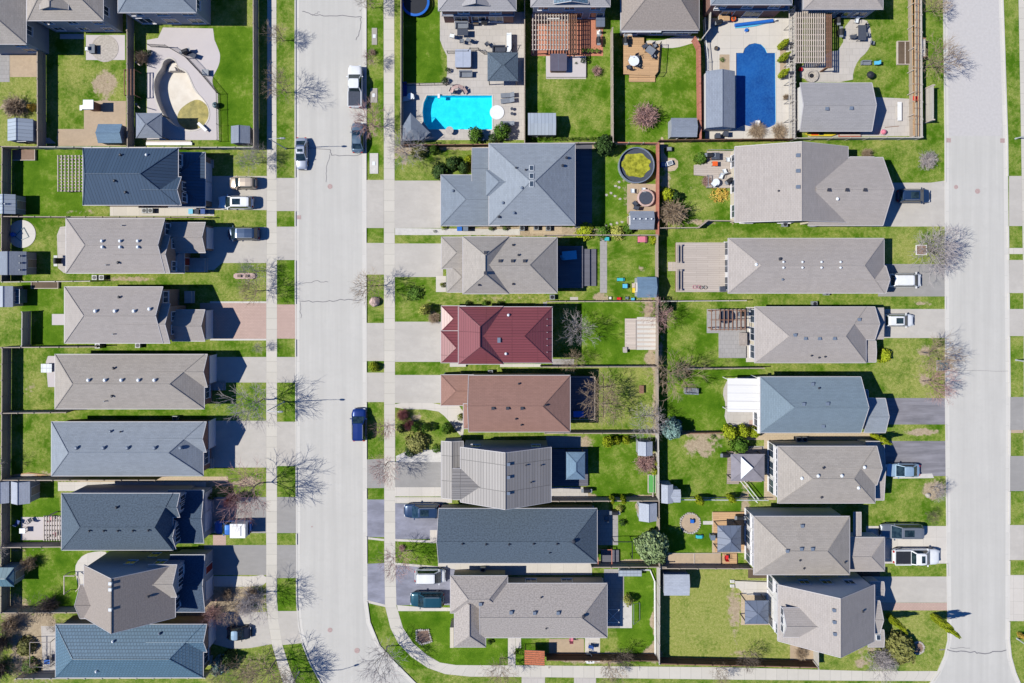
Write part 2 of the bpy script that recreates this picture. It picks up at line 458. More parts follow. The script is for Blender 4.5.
def tag(o, label=None, cat=None, group=None, kind=None):
    if label: o['label'] = label
    if cat: o['category'] = cat
    if group: o['group'] = group
    if kind: o['kind'] = kind
    return o
def thing(name, loc, label, cat, group=None, rz=0, sca=1):
    o = bpy.data.objects.new(name, None); col.objects.link(o); o.empty_display_size = .3
    o.location = loc; o.rotation_euler = (0, 0, rz); o.scale = (sca, sca, sca)
    return tag(o, label, cat, group)
KIDS = {}
def ktree(o): return [c for c in o.children]
def copy_tree(o, parent=None):
    c = o.copy(); col.objects.link(c)
    for k in ('label', 'category', 'group'):
        if parent is None and k in c: del c[k]
    if parent: c.parent = parent
    for ch in CH.get(o.name, []): copy_tree(ch, c)
    return c
CH = {}; PROTO = {}
def reg(o):
    CH[o.name] = [c for c in col.objects if c.parent == o]
    for c in CH[o.name]: reg(c)
def inst(key, fn, loc, label, cat, group=None, rz=0, sca=1):
    """first call builds the thing, later calls copy it with all its parts"""
    if key not in PROTO:
        o = fn(); reg(o); PROTO[key] = o
    else: o = copy_tree(PROTO[key])
    o.location = loc; o.rotation_euler = (0, 0, rz)
    o.scale = sca if isinstance(sca, tuple) else (sca,) * 3
    return tag(o, label, cat, group)
def empty(name):
    o = bpy.data.objects.new(name, None); col.objects.link(o); return o
def struct(name, mb, mat, uv=True):
    return tag(mb.build(name, mat, uv=uv), kind='structure')
def P2(pts, h=0): return [W(a, b, h) for a, b in pts]
def blob(cx, cy, rx, ry=None, n=22, jag=.12, seed=0):
    rnd = random.Random(seed + int(cx * 7 + cy * 13)); ry = ry or rx; ph = [rnd.uniform(0, 6.3) for _ in range(4)]
    out = []
    for i in range(n):
        a = 6.28319 * i / n
        k = 1 + jag * (math.sin(2 * a + ph[0]) * .5 + math.sin(3 * a + ph[1]) * .5 + math.sin(5 * a + ph[2]) * .4 + rnd.uniform(-.3, .3))
        out.append((cx + rx * k * math.cos(a), cy + ry * k * math.sin(a)))
    return out
def rectp(x0, y0, x1, y1): return [(x0, y0), (x1, y0), (x1, y1), (x0, y1)]
def smoothp(pts, it=2, closed=True):
    for _ in range(it):
        q = []
        n = len(pts)
        for i in range(n if closed else n - 1):
            a, b = pts[i], pts[(i + 1) % n]
            q += [(a[0] * .75 + b[0] * .25, a[1] * .75 + b[1] * .25), (a[0] * .25 + b[0] * .75, a[1] * .25 + b[1] * .75)]
        if not closed: q = [pts[0]] + q + [pts[-1]]
        pts = q
    return pts
# ================================================================ GROUND
dryv = soilv = None
# pools first: their outlines are cut out of the ground
KID = smoothp([(162, 68), (163.5, 61), (170, 58), (176, 61.5), (178, 69), (186, 71.5), (190, 80), (194, 91), (203, 99), (209, 109), (208.5, 120), (200, 129), (188, 130.5), (173, 125), (163, 115), (156, 99), (153.5, 84), (157, 74)], 2)
CYAN = [(427, 95.5), (492, 95.5), (492, 129.5), (429, 129.5)] + [(423.6, 122), (422.5, 112), (423.6, 103)]
DEEP = [(736, 53), (743, 53)] + [(744.5, 48.5), (749, 44.5), (755, 43.2), (761, 44.5), (765, 48.5), (767, 53), (775, 53), (775.7, 124), (770, 127), (762, 129), (752, 127), (744, 125), (736, 129)]
x0g, x1g, y0g, y1g, stp = -140, 1164, -110, 790, 3.0
nx = int((x1g - x0g) / stp) + 1; ny = int((y1g - y0g) / stp) + 1
gx = x0g + np.arange(nx) * stp; gy = y0g + np.arange(ny) * stp
GX, GY = np.meshgrid(gx, gy)
dryv = np.full(GX.shape, .5)
YD = [(0, 0, 40, 145, .75), (57, 28, 127, 146, .38), (212, 28, 253, 146, .1), (14, 148, 84, 216, .12), (14, 217, 66, 281, .42), (20, 283, 64, 347, .18),
 (12, 348, 56, 412, .36), (12, 414, 53, 479, .42), (12, 482, 60, 547, .15), (26, 549, 84, 612, .2), (10, 613, 56, 683, .7),
 (403, 10, 440, 84, .1), (525, 55, 612, 143, .35), (613, 30, 700, 139, .26), (875, 10, 914, 102, .5), (402, 145, 440, 180, .55), (600, 144, 642, 233, .28),
 (584, 235, 658, 300, .36), (580, 302, 658, 366, .12), (590, 367, 658, 432, .62), (588, 434, 660, 500, .22), (608, 502, 656, 566, .16), (618, 568, 656, 662, .03),
 (660, 140, 735, 227, .4), (660, 228, 735, 300, .42), (660, 301, 757, 368, .3), (660, 369, 760, 433, .18), (660, 435, 772, 499, .34), (660, 501, 742, 568, .18), (660, 569, 840, 664, .84),
 (366, 0, 384, 165, .34), (366, 225, 384, 265, .5), (366, 268, 384, 330, .5), (366, 405, 384, 462, .4), (366, 485, 384, 500, .4), (366, 535, 384, 566, .34), (366, 600, 430, 683, .42), (430, 677, 940, 700, .5), (367, 603, 400, 660, .34),
 (277, 0, 296, 178, .46), (277, 208, 296, 230, .42), (277, 258, 296, 306, .3), (277, 336, 296, 360, .4), (277, 380, 296, 424, .3), (277, 464, 296, 500, .4), (277, 530, 296, 548, .45), (277, 575, 296, 614, .16), (277, 640, 320, 700, .3),
 (206, 146, 266, 178, .62), (206, 208, 266, 230, .6), (180, 262, 266, 306, .55), (100, 274, 210, 287, .5), (90, 340, 266, 357, .36), (206, 382, 266, 422, .46), (80, 409, 206, 421, .3), (206, 466, 266, 500, .48), (206, 530, 266, 546, .5), (206, 575, 266, 614, .85), (206, 642, 282, 683, .55),
 (395, 276, 441, 322, .36), (395, 361, 441, 375, .36), (395, 403, 462, 462, .5), (395, 538, 441, 566, .14), (395, 602, 545, 668, .05), (395, 229, 441, 243, .5), (442, 292, 552, 307, .6), (441, 362, 552, 376, .5),
 (886, 8, 946, 182, .36), (880, 226, 946, 265, .62), (735, 222, 890, 240, .42), (670, 294, 946, 309, .46), (885, 336, 946, 400, .62), (758, 364, 870, 377, .5), (870, 423, 946, 442, .45), (884, 475, 946, 528, .42), (890, 562, 947, 577, .42), (880, 610, 948, 670, .6), (818, 640, 890, 670, .6),
 (1005, -20, 1030, 700, .42), (1009, 430, 1030, 456, .6)]
for a, b, c, d, v in YD:
    mk = (GX >= a) & (GX <= c) & (GY >= b) & (GY <= d); dryv[mk] = v
def gb(arr, x, y, rx, ry, amt, p=2):
    q = ((GX - x) / rx) ** 2 + ((GY - y) / ry) ** 2
    if arr is soilv: amt = amt * 1.45
    arr += amt * np.exp(-q ** (p / 2.0))
soilv = np.full(GX.shape, -.06)
for a in [(105, 84, 15, 15, .6), (73, 78, 10, 22, .3), (672, 300, 8, 10, .3), (648, 78, 12, 20, .2), (35, 385, 14, 22, .35), (700, 560, 30, 8, .2), (560, 95, 22, 30, .2), (905, 150, 20, 12, .25), (900, 250, 30, 9, .3), (925, 380, 26, 22, .25), (905, 620, 20, 16, .25),
          (735, 600, 60, 30, .1), (560, 670, 200, 6, .1)]: gb(dryv, *a)
for a in [(105, 84, 15.5, 16.5, .43, 6), (20, 64, 22, 12, .9, 6), (15, 108, 18, 12, .5), (105, 115, 20, 14, .9, 6), (78, 137, 22, 8, .9, 6), (165, 60, 6, 10, .7), (72, 212, 40, 5, .45), (60, 475, 26, 5, .7), (130, 279, 40, 3, .6), (150, 484, 90, 4, 1.0),
          (28, 390, 10, 14, .35), (40, 550, 50, 3, .4), (20, 565, 12, 14, .3), (30, 650, 26, 40, .55), (15, 610, 18, 20, .5), (48, 640, 10, 34, .6), (190, 615, 60, 5, .8), (230, 597, 36, 14, .75), (215, 612, 20, 10, .5),
          (250, 480, 12, 6, .5), (480, 148, 60, 3, .8), (575, 147, 30, 4, .8), (634, 190, 18, 40, .5), (420, 160, 18, 12, .3), (570, 232, 50, 4, .8), (500, 231, 60, 5, .9), (430, 300, 6, 5, .3), (500, 299, 60, 4, .35), (636, 300, 30, 6, .35), (600, 296, 10, 6, .6), (642, 268, 7, 6, .5),
          (648, 314, 8, 14, .7), (650, 357, 8, 12, .7), (655, 400, 4, 40, .5), (606, 405, 10, 24, .3), (655, 470, 6, 30, .5), (590, 496, 10, 5, .7), (640, 497, 18, 3, .7), (586, 442, 12, 8, .6), (643, 460, 10, 10, .6), (645, 505, 14, 5, .8), (612, 530, 3, 28, .7), (640, 562, 26, 4, .8), (590, 563, 40, 3, .6),
          (700, 446, 26, 14, .62), (672, 512, 4, 40, .25), (690, 523, 11, 11, 1.0, 6), (680, 432, 60, 3, .4), (715, 565, 40, 3, .4), (735, 610, 8, 30, .45), (745, 655, 20, 8, .3), (655, 615, 4, 45, .7), (650, 652, 8, 8, .8), (600, 658, 50, 6, .9), (652, 622, 4, 5, .7),
          (800, 436, 70, 4, .9), (925, 303, 14, 3, .6), (922, 432, 18, 4, .8), (934, 490, 14, 11, .8), (925, 351, 8, 7, .6), (924, 380, 6, 6, .6), (921, 250, 9, 8, .5), (925, 162, 12, 8, .35), (870, 650, 20, 10, .4), (862, 664, 12, 6, .5),
          (371, 62, 8, 8, .45), (371, 8, 8, 10, .4), (373, 300, 8, 9, .35), (400, 150, 14, 10, .4), (378, 140, 10, 14, .3), (372, 127, 9, 8, .35), (420, 416, 26, 10, .3), (430, 452, 28, 6, .5), (283, 402, 8, 12, .2), (255, 385, 8, 10, .25), (285, 592, 8, 8, .1), (505, 365, 60, 3, .2),
          (870, 60, 4, 20, .3), (700, 222, 24, 4, .6), (693, 190, 10, 16, .35), (666, 185, 7, 30, .6), (722, 190, 14, 12, .2), (672, 285, 4, 16, .2), (662, 345, 4, 20, .5), (676, 395, 14, 10, .3), (770, 470, 6, 34, .6), (745, 506, 7, 40, .6), (860, 160, 10, 4, .6), (700, 140, 30, 2, .5),
          (1008, 300, 1.5, 300, .5), (298, 300, 1.2, 300, .3), (1014, 470, 5, 12, .4)]: gb(soilv, *a)
rq = random.Random(11)
for _ in range(260):
    x, y = rq.uniform(0, 1024), rq.uniform(0, 683); gb(dryv, x, y, rq.uniform(3, 12), rq.uniform(3, 9), rq.uniform(-.3, .4))
for _ in range(150):
    x, y = rq.uniform(0, 1024), rq.uniform(0, 683); gb(soilv, x, y, rq.uniform(1.5, 5), rq.uniform(1.5, 4), rq.uniform(.12, .4))
def inpoly(pts, X, Y):
    ins = np.zeros(X.shape, bool); n = len(pts)
    for i in range(n):
        xa, ya = pts[i]; xb, yb = pts[(i + 1) % n]
        c = ((ya > Y) != (yb > Y)) & (X < (xb - xa) * (Y - ya) / ((yb - ya) or 1e-9) + xa); ins ^= c
    return ins
cxm = (GX[:-1, :-1] + GX[1:, 1:]) / 2; cym = (GY[:-1, :-1] + GY[1:, 1:]) / 2
hole = np.zeros(cxm.shape, bool)
for pl in (KID, CYAN, DEEP):
    for dx in (-2.2, 0, 2.2):
        for dy in (-2.2, 0, 2.2): hole |= inpoly(pl, cxm + dx, cym + dy)
me = bpy.data.meshes.new('ground')
vx = np.stack([(GX - NX) * S, -(GY - NY) * S, np.zeros(GX.shape)], -1).reshape(-1, 3)
idx = np.arange(nx * ny).reshape(ny, nx)
q = np.stack([idx[1:, :-1], idx[1:, 1:], idx[:-1, 1:], idx[:-1, :-1]], -1)[~hole]
# coarse outer ring so that the ground reaches the horizon
V = vx.tolist(); F = q.tolist()
a, b, c, d = vx[idx[-1, 0]], vx[idx[-1, -1]], vx[idx[0, -1]], vx[idx[0, 0]]
FAR = 1500
n0 = len(V); V += [[-FAR, -FAR, 0], [FAR, -FAR, 0], [FAR, FAR, 0], [-FAR, FAR, 0]]
i4 = [int(idx[-1, 0]), int(idx[-1, -1]), int(idx[0, -1]), int(idx[0, 0])]
for i in range(4): F.append([n0 + i, n0 + (i + 1) % 4, i4[(i + 1) % 4], i4[i]])
me.from_pydata(V, [], F)
for nm, arr in (('dry', dryv), ('soil', soilv)):
    at = me.attributes.new(nm, 'FLOAT', 'POINT')
    at.data.foreach_set('value', list(arr.reshape(-1)) + [.5 if nm == 'dry' else 0] * 4)
me.materials.append(MT['grass'])
g = bpy.data.objects.new('ground', me); col.objects.link(g); tag(g, kind='structure')

def pave(name, pts, mat, z=.008, holes=(), hh=()):
    mb = MB().sheet(P2(pts), z, [P2(h) for h in holes]); return struct(name, mb, mat)
def ribbon(name, L, Rr, mat, z, thick=0):
    """a strip between a left and a right polyline, uv along its length"""
    m = MB(); d = 0; A = P2(L); B = P2(Rr)
    me_f = []
    for i in range(len(A) - 1):
        m.poly([(A[i].x, A[i].y, z), (B[i].x, B[i].y, z), (B[i + 1].x, B[i + 1].y, z), (A[i + 1].x, A[i + 1].y, z)])
    o = m.build(name, mat)
    uv = o.data.uv_layers[0].data; k = 0
    for i in range(len(A) - 1):
        s = ((A[i + 1] + B[i + 1]) - (A[i] + B[i])).length / 2; w0 = (A[i] - B[i]).length
        for (u, v) in ((d, 0), (d, w0), (d + s, w0), (d + s, 0)): uv[k].uv = (u, v); k += 1
        d += s
    for pgn in o.data.polygons:
        if pgn.normal.z < 0: o.data.flip_normals(); break
    return tag(o, kind='structure')
# --- road one with its bend, the cross street below the frame, road two
ys = [-110, 0, 120, 240, 360, 480, 560, 600]
r1L = [(296, -110), (296, 0), (296, 240), (297, 480), (297.5, 600), (299, 625), (303, 643), (311, 663), (322, 683), (338, 704), (360, 724), (396, 744), (450, 756), (560, 760), (900, 762), (1164, 764)]
r1R = [(365.5, -110), (365.5, 0), (365.5, 240), (366, 480), (366.4, 600), (369.4, 622), (379, 645.5), (393, 661), (415, 683), (428, 692), (444, 697), (462, 699), (500, 700), (560, 701), (880, 702), (1164, 704)]
ribbon('road', r1L, r1R, 'road_concrete', .004)
r2L = [(944, -110), (944, 0), (945.5, 140), (946, 400), (947.5, 560), (948.4, 640), (945, 656), (938, 672), (926, 690), (915, 703)]
r2R = [(1000.8, -110), (1001.8, 0), (1006.4, 140), (1009, 400), (1008.4, 640), (1010, 656), (1014.4, 672), (1022, 690), (1036, 703)]
ribbon('road', [(944, -110), (944, 0), (945.5, 140), (946, 400), (947.5, 560), (948.4, 640), (945, 656), (938, 672), (926, 690), (915, 703)],
       [(1000.8, -110), (1001.8, 0), (1006.4, 140), (1009, 400), (1009, 560), (1008.4, 640), (1010, 656), (1014.4, 672), (1022, 690), (1036, 703)], 'road_concrete', .0075)
def offs(pts, d):
    out = []
    for i, p in enumerate(pts):
        a = pts[max(0, i - 1)]; b = pts[min(len(pts) - 1, i + 1)]
        tx, ty = b[0] - a[0], b[1] - a[1]; l = math.hypot(tx, ty) or 1
        out.append((p[0] - ty / l * d, p[1] + tx / l * d))
    return out
for e, s in ((r1L, -1), (r1R, 1), (r2L, -1), (r2R, 1)):
    a = offs(e, s * 3.2)
    ribbon('gutter', e, a, 'gutter_concrete', .012)
    # kerb: a real step, let down where a driveway crosses
def kerb(e, s, cuts):
    pts = []
    for i in range(len(e) - 1):
        n = max(1, int(math.dist(e[i], e[i + 1]) / 6))
        for k in range(n): pts.append((e[i][0] + (e[i + 1][0] - e[i][0]) * k / n, e[i][1] + (e[i + 1][1] - e[i][1]) * k / n))
    pts = [p for p in pts if -100 < p[1] < 700]
    for c in cuts:
        for yy in (c[0] - .4, c[0] + .4, c[1] - .4, c[1] + .4):
            for i in range(len(pts) - 1):
                if pts[i][1] < yy < pts[i + 1][1]:
                    f = (yy - pts[i][1]) / (pts[i + 1][1] - pts[i][1]); pts.insert(i + 1, (pts[i][0] + (pts[i + 1][0] - pts[i][0]) * f, yy)); break
    out = offs(pts, s * -1.15); m = MB(); A = P2(pts); B = P2(out)
    for i in range(len(A) - 1):
        ym = (pts[i][1] + pts[i + 1][1]) / 2
        h = .03 if any(c[0] <= ym <= c[1] for c in cuts) else .13
        q = [A[i], B[i], B[i + 1], A[i + 1]]
        m.prism([(v.x, v.y) for v in q], 0, h)
    struct('kerb', m, 'gutter_concrete')
CUTL = [(178, 211), (226.7, 260), (304.5, 339), (357, 383), (421.7, 466.5), (497, 533), (545, 578), (611, 643)]
CUTM = [(180, 228), (243, 275), (323, 361), (372.5, 402), (459.5, 488), (499, 536), (563.6, 601)]
CUTE = [(176, 226), (248, 254), (260, 293), (309, 336), (397, 430), (456, 491), (524, 560), (575, 621)]
CUTW = [(182.7, 226.5), (264, 296), (309, 338), (398, 424), (441, 476), (526, 563), (576, 610)]
kerb(r1L, -1, CUTL); kerb(r1R, 1, CUTM); kerb(r2L, -1, CUTW); kerb(r2R, 1, CUTE)
# --- sidewalks
def sw(L, Rr): ribbon('sidewalk', L, Rr, 'sidewalk_concrete', .02)
sw([(267.4, -110), (267.2, 100), (266.3, 300), (266.2, 600), (268, 622), (272, 645), (278, 666), (283, 683), (292, 710)],
   [(276.4, -110), (276.4, 100), (277, 300), (277, 600), (278.6, 622), (282.5, 645), (289, 666), (295.6, 683), (304, 706)])
sw([(383.6, -110), (383.6, 0), (384, 300), (384.3, 560), (385, 606), (390.4, 628), (398, 643), (411, 656.5), (428, 668), (445, 674), (470, 676.6), (530, 677), (730, 679.6), (870, 680.8), (934, 681)],
   [(394.2, -110), (394.2, 0), (394.8, 300), (395.3, 560), (396.5, 606), (403, 628), (413, 643), (427, 655), (440, 662.5), (456, 665), (476, 665.2), (530, 665.3), (730, 667.3), (870, 671), (941, 671)])
sw([(1018.4, -110), (1018.4, 0), (1021, 140), (1023.4, 300), (1024.5, 640)], [(1029, -110), (1029, 0), (1032, 140), (1034, 300), (1035, 640)])
# --- driveways: left of road one
def drive(x0, x1, y0, y1, mat, bx0, bx1, by0=None, by1=None, z=.014):
    pave('driveway', [(x0, y0), (x1, y0), (x1, y1), (x0, y1)], mat, z)
    if bx0 is not None: pave('driveway', [(bx0, by0 or y0), (bx1, (by0 or y0)), (bx1, (by1 or y1)), (bx0, (by1 or y1))], mat, z)
drive(198, 266.8, 176, 210, 'drive_light', 276.6, 296.6, 178, 211)
pave('driveway', [(200, 227), (266.5, 227), (266.5, 263), (222, 263), (214, 270), (200, 270)], 'drive_light', .014)
pave('driveway', rectp(276.8, 226.7, 296.6, 260), 'drive_light', .014)
drive(200, 266.4, 303, 339, 'drive_pink', 276.8, 296.6, 304.5, 338.6)
for yy in (302.2, 339.6): pave('path', rectp(210, yy - .8, 266.4, yy + .8), 'gutter_concrete', .018)
drive(203, 266.4, 357, 382.5, 'drive_light', 276.9, 296.6)
drive(203, 266.3, 420.7, 467.5, 'drive_light', 276.9, 296.8, 421.7, 466)
drive(200, 266.3, 497, 533, 'drive_grey', 277, 297, 497, 533)
pave('path', rectp(213, 535, 226, 545), 'drive_pink', .016)
drive(204, 266.3, 545, 575, 'drive_grey', 277, 297.2, 545, 578)
pave('path', smoothp([(206, 576), (238, 576), (252, 576.5), (266.2, 574), (266.2, 585), (252, 586.5), (232, 587), (206, 586)], 1), 'patio_cream', .018)
pave('driveway', [(206, 612), (266.5, 612), (270, 634), (272, 644), (250, 648), (232, 649), (206, 642)], 'drive_light', .014)
pave('driveway', [(277.5, 611), (298.4, 611), (302.4, 643), (282, 645), (279, 630)], 'drive_light', .014)
# middle column
drive(394.6, 442, 180.6, 228, 'drive_light', 365.8, 383.8, 180, 228)
pave('gravel', [(395, 228), (470, 229), (520, 229), (520, 235), (395, 235)], 'gravel_white', .016)
drive(394.7, 443, 243.5, 277, 'drive_light', 365.8, 383.9, 243, 274.6)
pave('path', rectp(436, 276, 446, 292), 'patio_cream', .016)
drive(394.8, 442, 321.7, 361.8, 'drive_light', 365.9, 384, 323, 361)
drive(394.8, 442, 375, 403, 'drive_light', 365.9, 384.1, 372.6, 402, .015)
pave('path', smoothp([(395, 402.5), (430, 402.5), (442, 405), (464, 405), (464, 436), (460, 436), (447, 418), (436, 409.5), (395, 409)], 1), 'patio_cream', .012)
pave('driveway', rectp(394.9, 462, 442, 487.2), 'drive_grey', .014); pave('driveway', [(366.2, 459.5), (384.2, 458.6), (384.2, 488), (366.2, 488)], 'drive_grey', .014)
pave('path', rectp(395, 487.2, 441, 496.4), 'patio_cream', .017); pave('path', rectp(395, 497.2, 452, 503), 'patio_cream', .013)
pave('gravel', [(396, 456), (412, 449), (430, 450), (442, 448), (442, 462), (396, 462)], 'gravel_white', .012)
drive(395, 443, 503.2, 539, 'drive_fresh', 366.2, 384.3, 499.5, 537)
pave('path', rectp(430, 530, 441, 543), 'patio_cream', .018)
pave('path', [(395.2, 539), (430, 540.2), (430, 542.6), (395.2, 541.2)], 'patio_cream', .017); pave('path', [(366.4, 537), (384.2, 539), (384.2, 541), (366.4, 539)], 'patio_cream', .017)
pave('driveway', [(395.4, 565), (455, 569), (455, 605), (396.4, 605)], 'drive_fresh', .014); pave('driveway', [(366.4, 563.8), (384.5, 563), (385, 605), (366.8, 600)], 'drive_fresh', .014)
pave('path', [(395.4, 562.6), (450, 567.4), (450, 569.4), (395.4, 565)], 'patio_cream', .017); pave('path', [(397, 605), (420, 607), (452, 607.6), (452, 611), (398, 611)], 'patio_cream', .017)
pave('path', [(366.8, 600), (385, 604.6), (385.4, 607), (366.8, 602.6)], 'patio_cream', .017)
# right column
drive(872, 945.4, 182.7, 226.5, 'drive_light', None, 0)
pave('driveway', [(930, 182.8), (945.6, 180.5), (945.6, 183)], 'drive_light', .013)
drive(878, 945.6, 264, 296.4, 'drive_grey', None, 0)
drive(866, 945.7, 309, 338, 'drive_light', None, 0)
drive(868, 946, 398, 424.4, 'drive_dark', None, 0)
drive(868, 946.3, 441, 476, 'drive_dark', None, 0)
pave('path', [(893, 475.4), (932, 473.4), (934, 478), (893, 478.6)], 'gravel_white', .018)
drive(866, 947, 526, 563.5, 'patio_cream', None, 0)
drive(866, 947.4, 576.5, 602.6, 'drive_light', None, 0)
pave('driveway', rectp(880, 602.8, 947.6, 610.4), 'drive_pink', .014)
for a, b, mt_ in [(176, 226, 'drive_light'), (248, 254, 'patio_cream'), (260, 293, 'drive_light'), (309, 336, 'drive_light'), (397, 430, 'drive_grey'), (456, 491, 'drive_grey'), (525, 560, 'drive_light'), (575, 621, 'patio_cream')]: pave('driveway', rectp(1009, a, 1024, b), mt_, .014)
for a in [(1040, 176, 1100, 226), (1040, 397, 1100, 430), (1040, 575, 1100, 621)]: pave('driveway', rectp(*a), 'drive_light', .014)
# --- marks on the roads
def line(name, pts, wd, mat, z=.017):
    m = MB()
    for i in range(len(pts) - 1):
        a, b = W(*pts[i]), W(*pts[i + 1]); d = (b - a); d.normalize(); n = Vector((-d.y, d.x, 0)) * wd / 2; e = d * wd * .3
        m.poly([(a - n - e).xy.to_3d() + Vector((0, 0, z + .0004 * i)), (b - n + e).xy.to_3d() + Vector((0, 0, z + .0004 * i)), (b + n + e).xy.to_3d() + Vector((0, 0, z + .0004 * i)), (a + n - e).xy.to_3d() + Vector((0, 0, z + .0004 * i))])
    for i, f in enumerate(m.f):
        a, b, c = (m.v[k] for k in f[:3])
        if (b - a).cross(c - a).z < 0: m.f[i] = f[::-1]
    return struct(name, m, mat)
def wob(pts, amp, n, seed):
    rnd = random.Random(seed); out = []
    for i in range(len(pts) - 1):
        for k in range(n):
            f = k / n; out.append((pts[i][0] + (pts[i + 1][0] - pts[i][0]) * f + rnd.uniform(-amp, amp), pts[i][1] + (pts[i + 1][1] - pts[i][1]) * f + rnd.uniform(-amp, amp)))
    return out + [pts[-1]]
for i, (pts, wd) in enumerate([([(302, 11), (313, 15), (330, 15.5), (361, 16.6)], .1), ([(313, 15), (320, 12)], .06), ([(361, 16.6), (360, 30), (356, 40)], .08),
        ([(300, 301), (322, 302), (340, 300), (361, 300)], .1), ([(303, 284), (316, 281), (328, 282)], .07), ([(300, 302), (301, 318)], .06),
        ([(308, 148), (330, 149), (331, 155), (352, 156), (361, 154)], .09), ([(330, 155), (327, 168), (326, 182)], .06), ([(940, 649), (952, 651), (975, 652), (985, 653.5), (1006, 650)], .13), ([(950, 648), (970, 648)], .06),
        ([(372, 160), (378, 166)], .05), ([(948, 370), (1008, 371)], .04)]):
    line('crack', wob(pts, .8, 5, i), wd, 'crack')
for x, y, r in [(330, 186.5, 2.5), (330, 630, 2.4), (357, 650.5, 2.7), (312, 526.6, .8), (956, 187, 2.1), (977.5, 191.2, 2.6)]:
    struct('manhole_cover', MB().cyl(W(x, y).x, W(x, y).y, .008, .022, r * S, n=20), 'iron_lid')
for x, y, r in [(299, 217.3, 2), (948.6, 140.3, 2.2), (1002.4, 140.6, 2.2)]:
    p = W(x, y); struct('catch_basin_grate', MB().box(p.x - r * S, p.y - r * S, .01, p.x + r * S, p.y + r * S, .024), 'iron_lid')
pave('road', rectp(946, -100, 1002, 136), 'tarmac_patch', .0095)
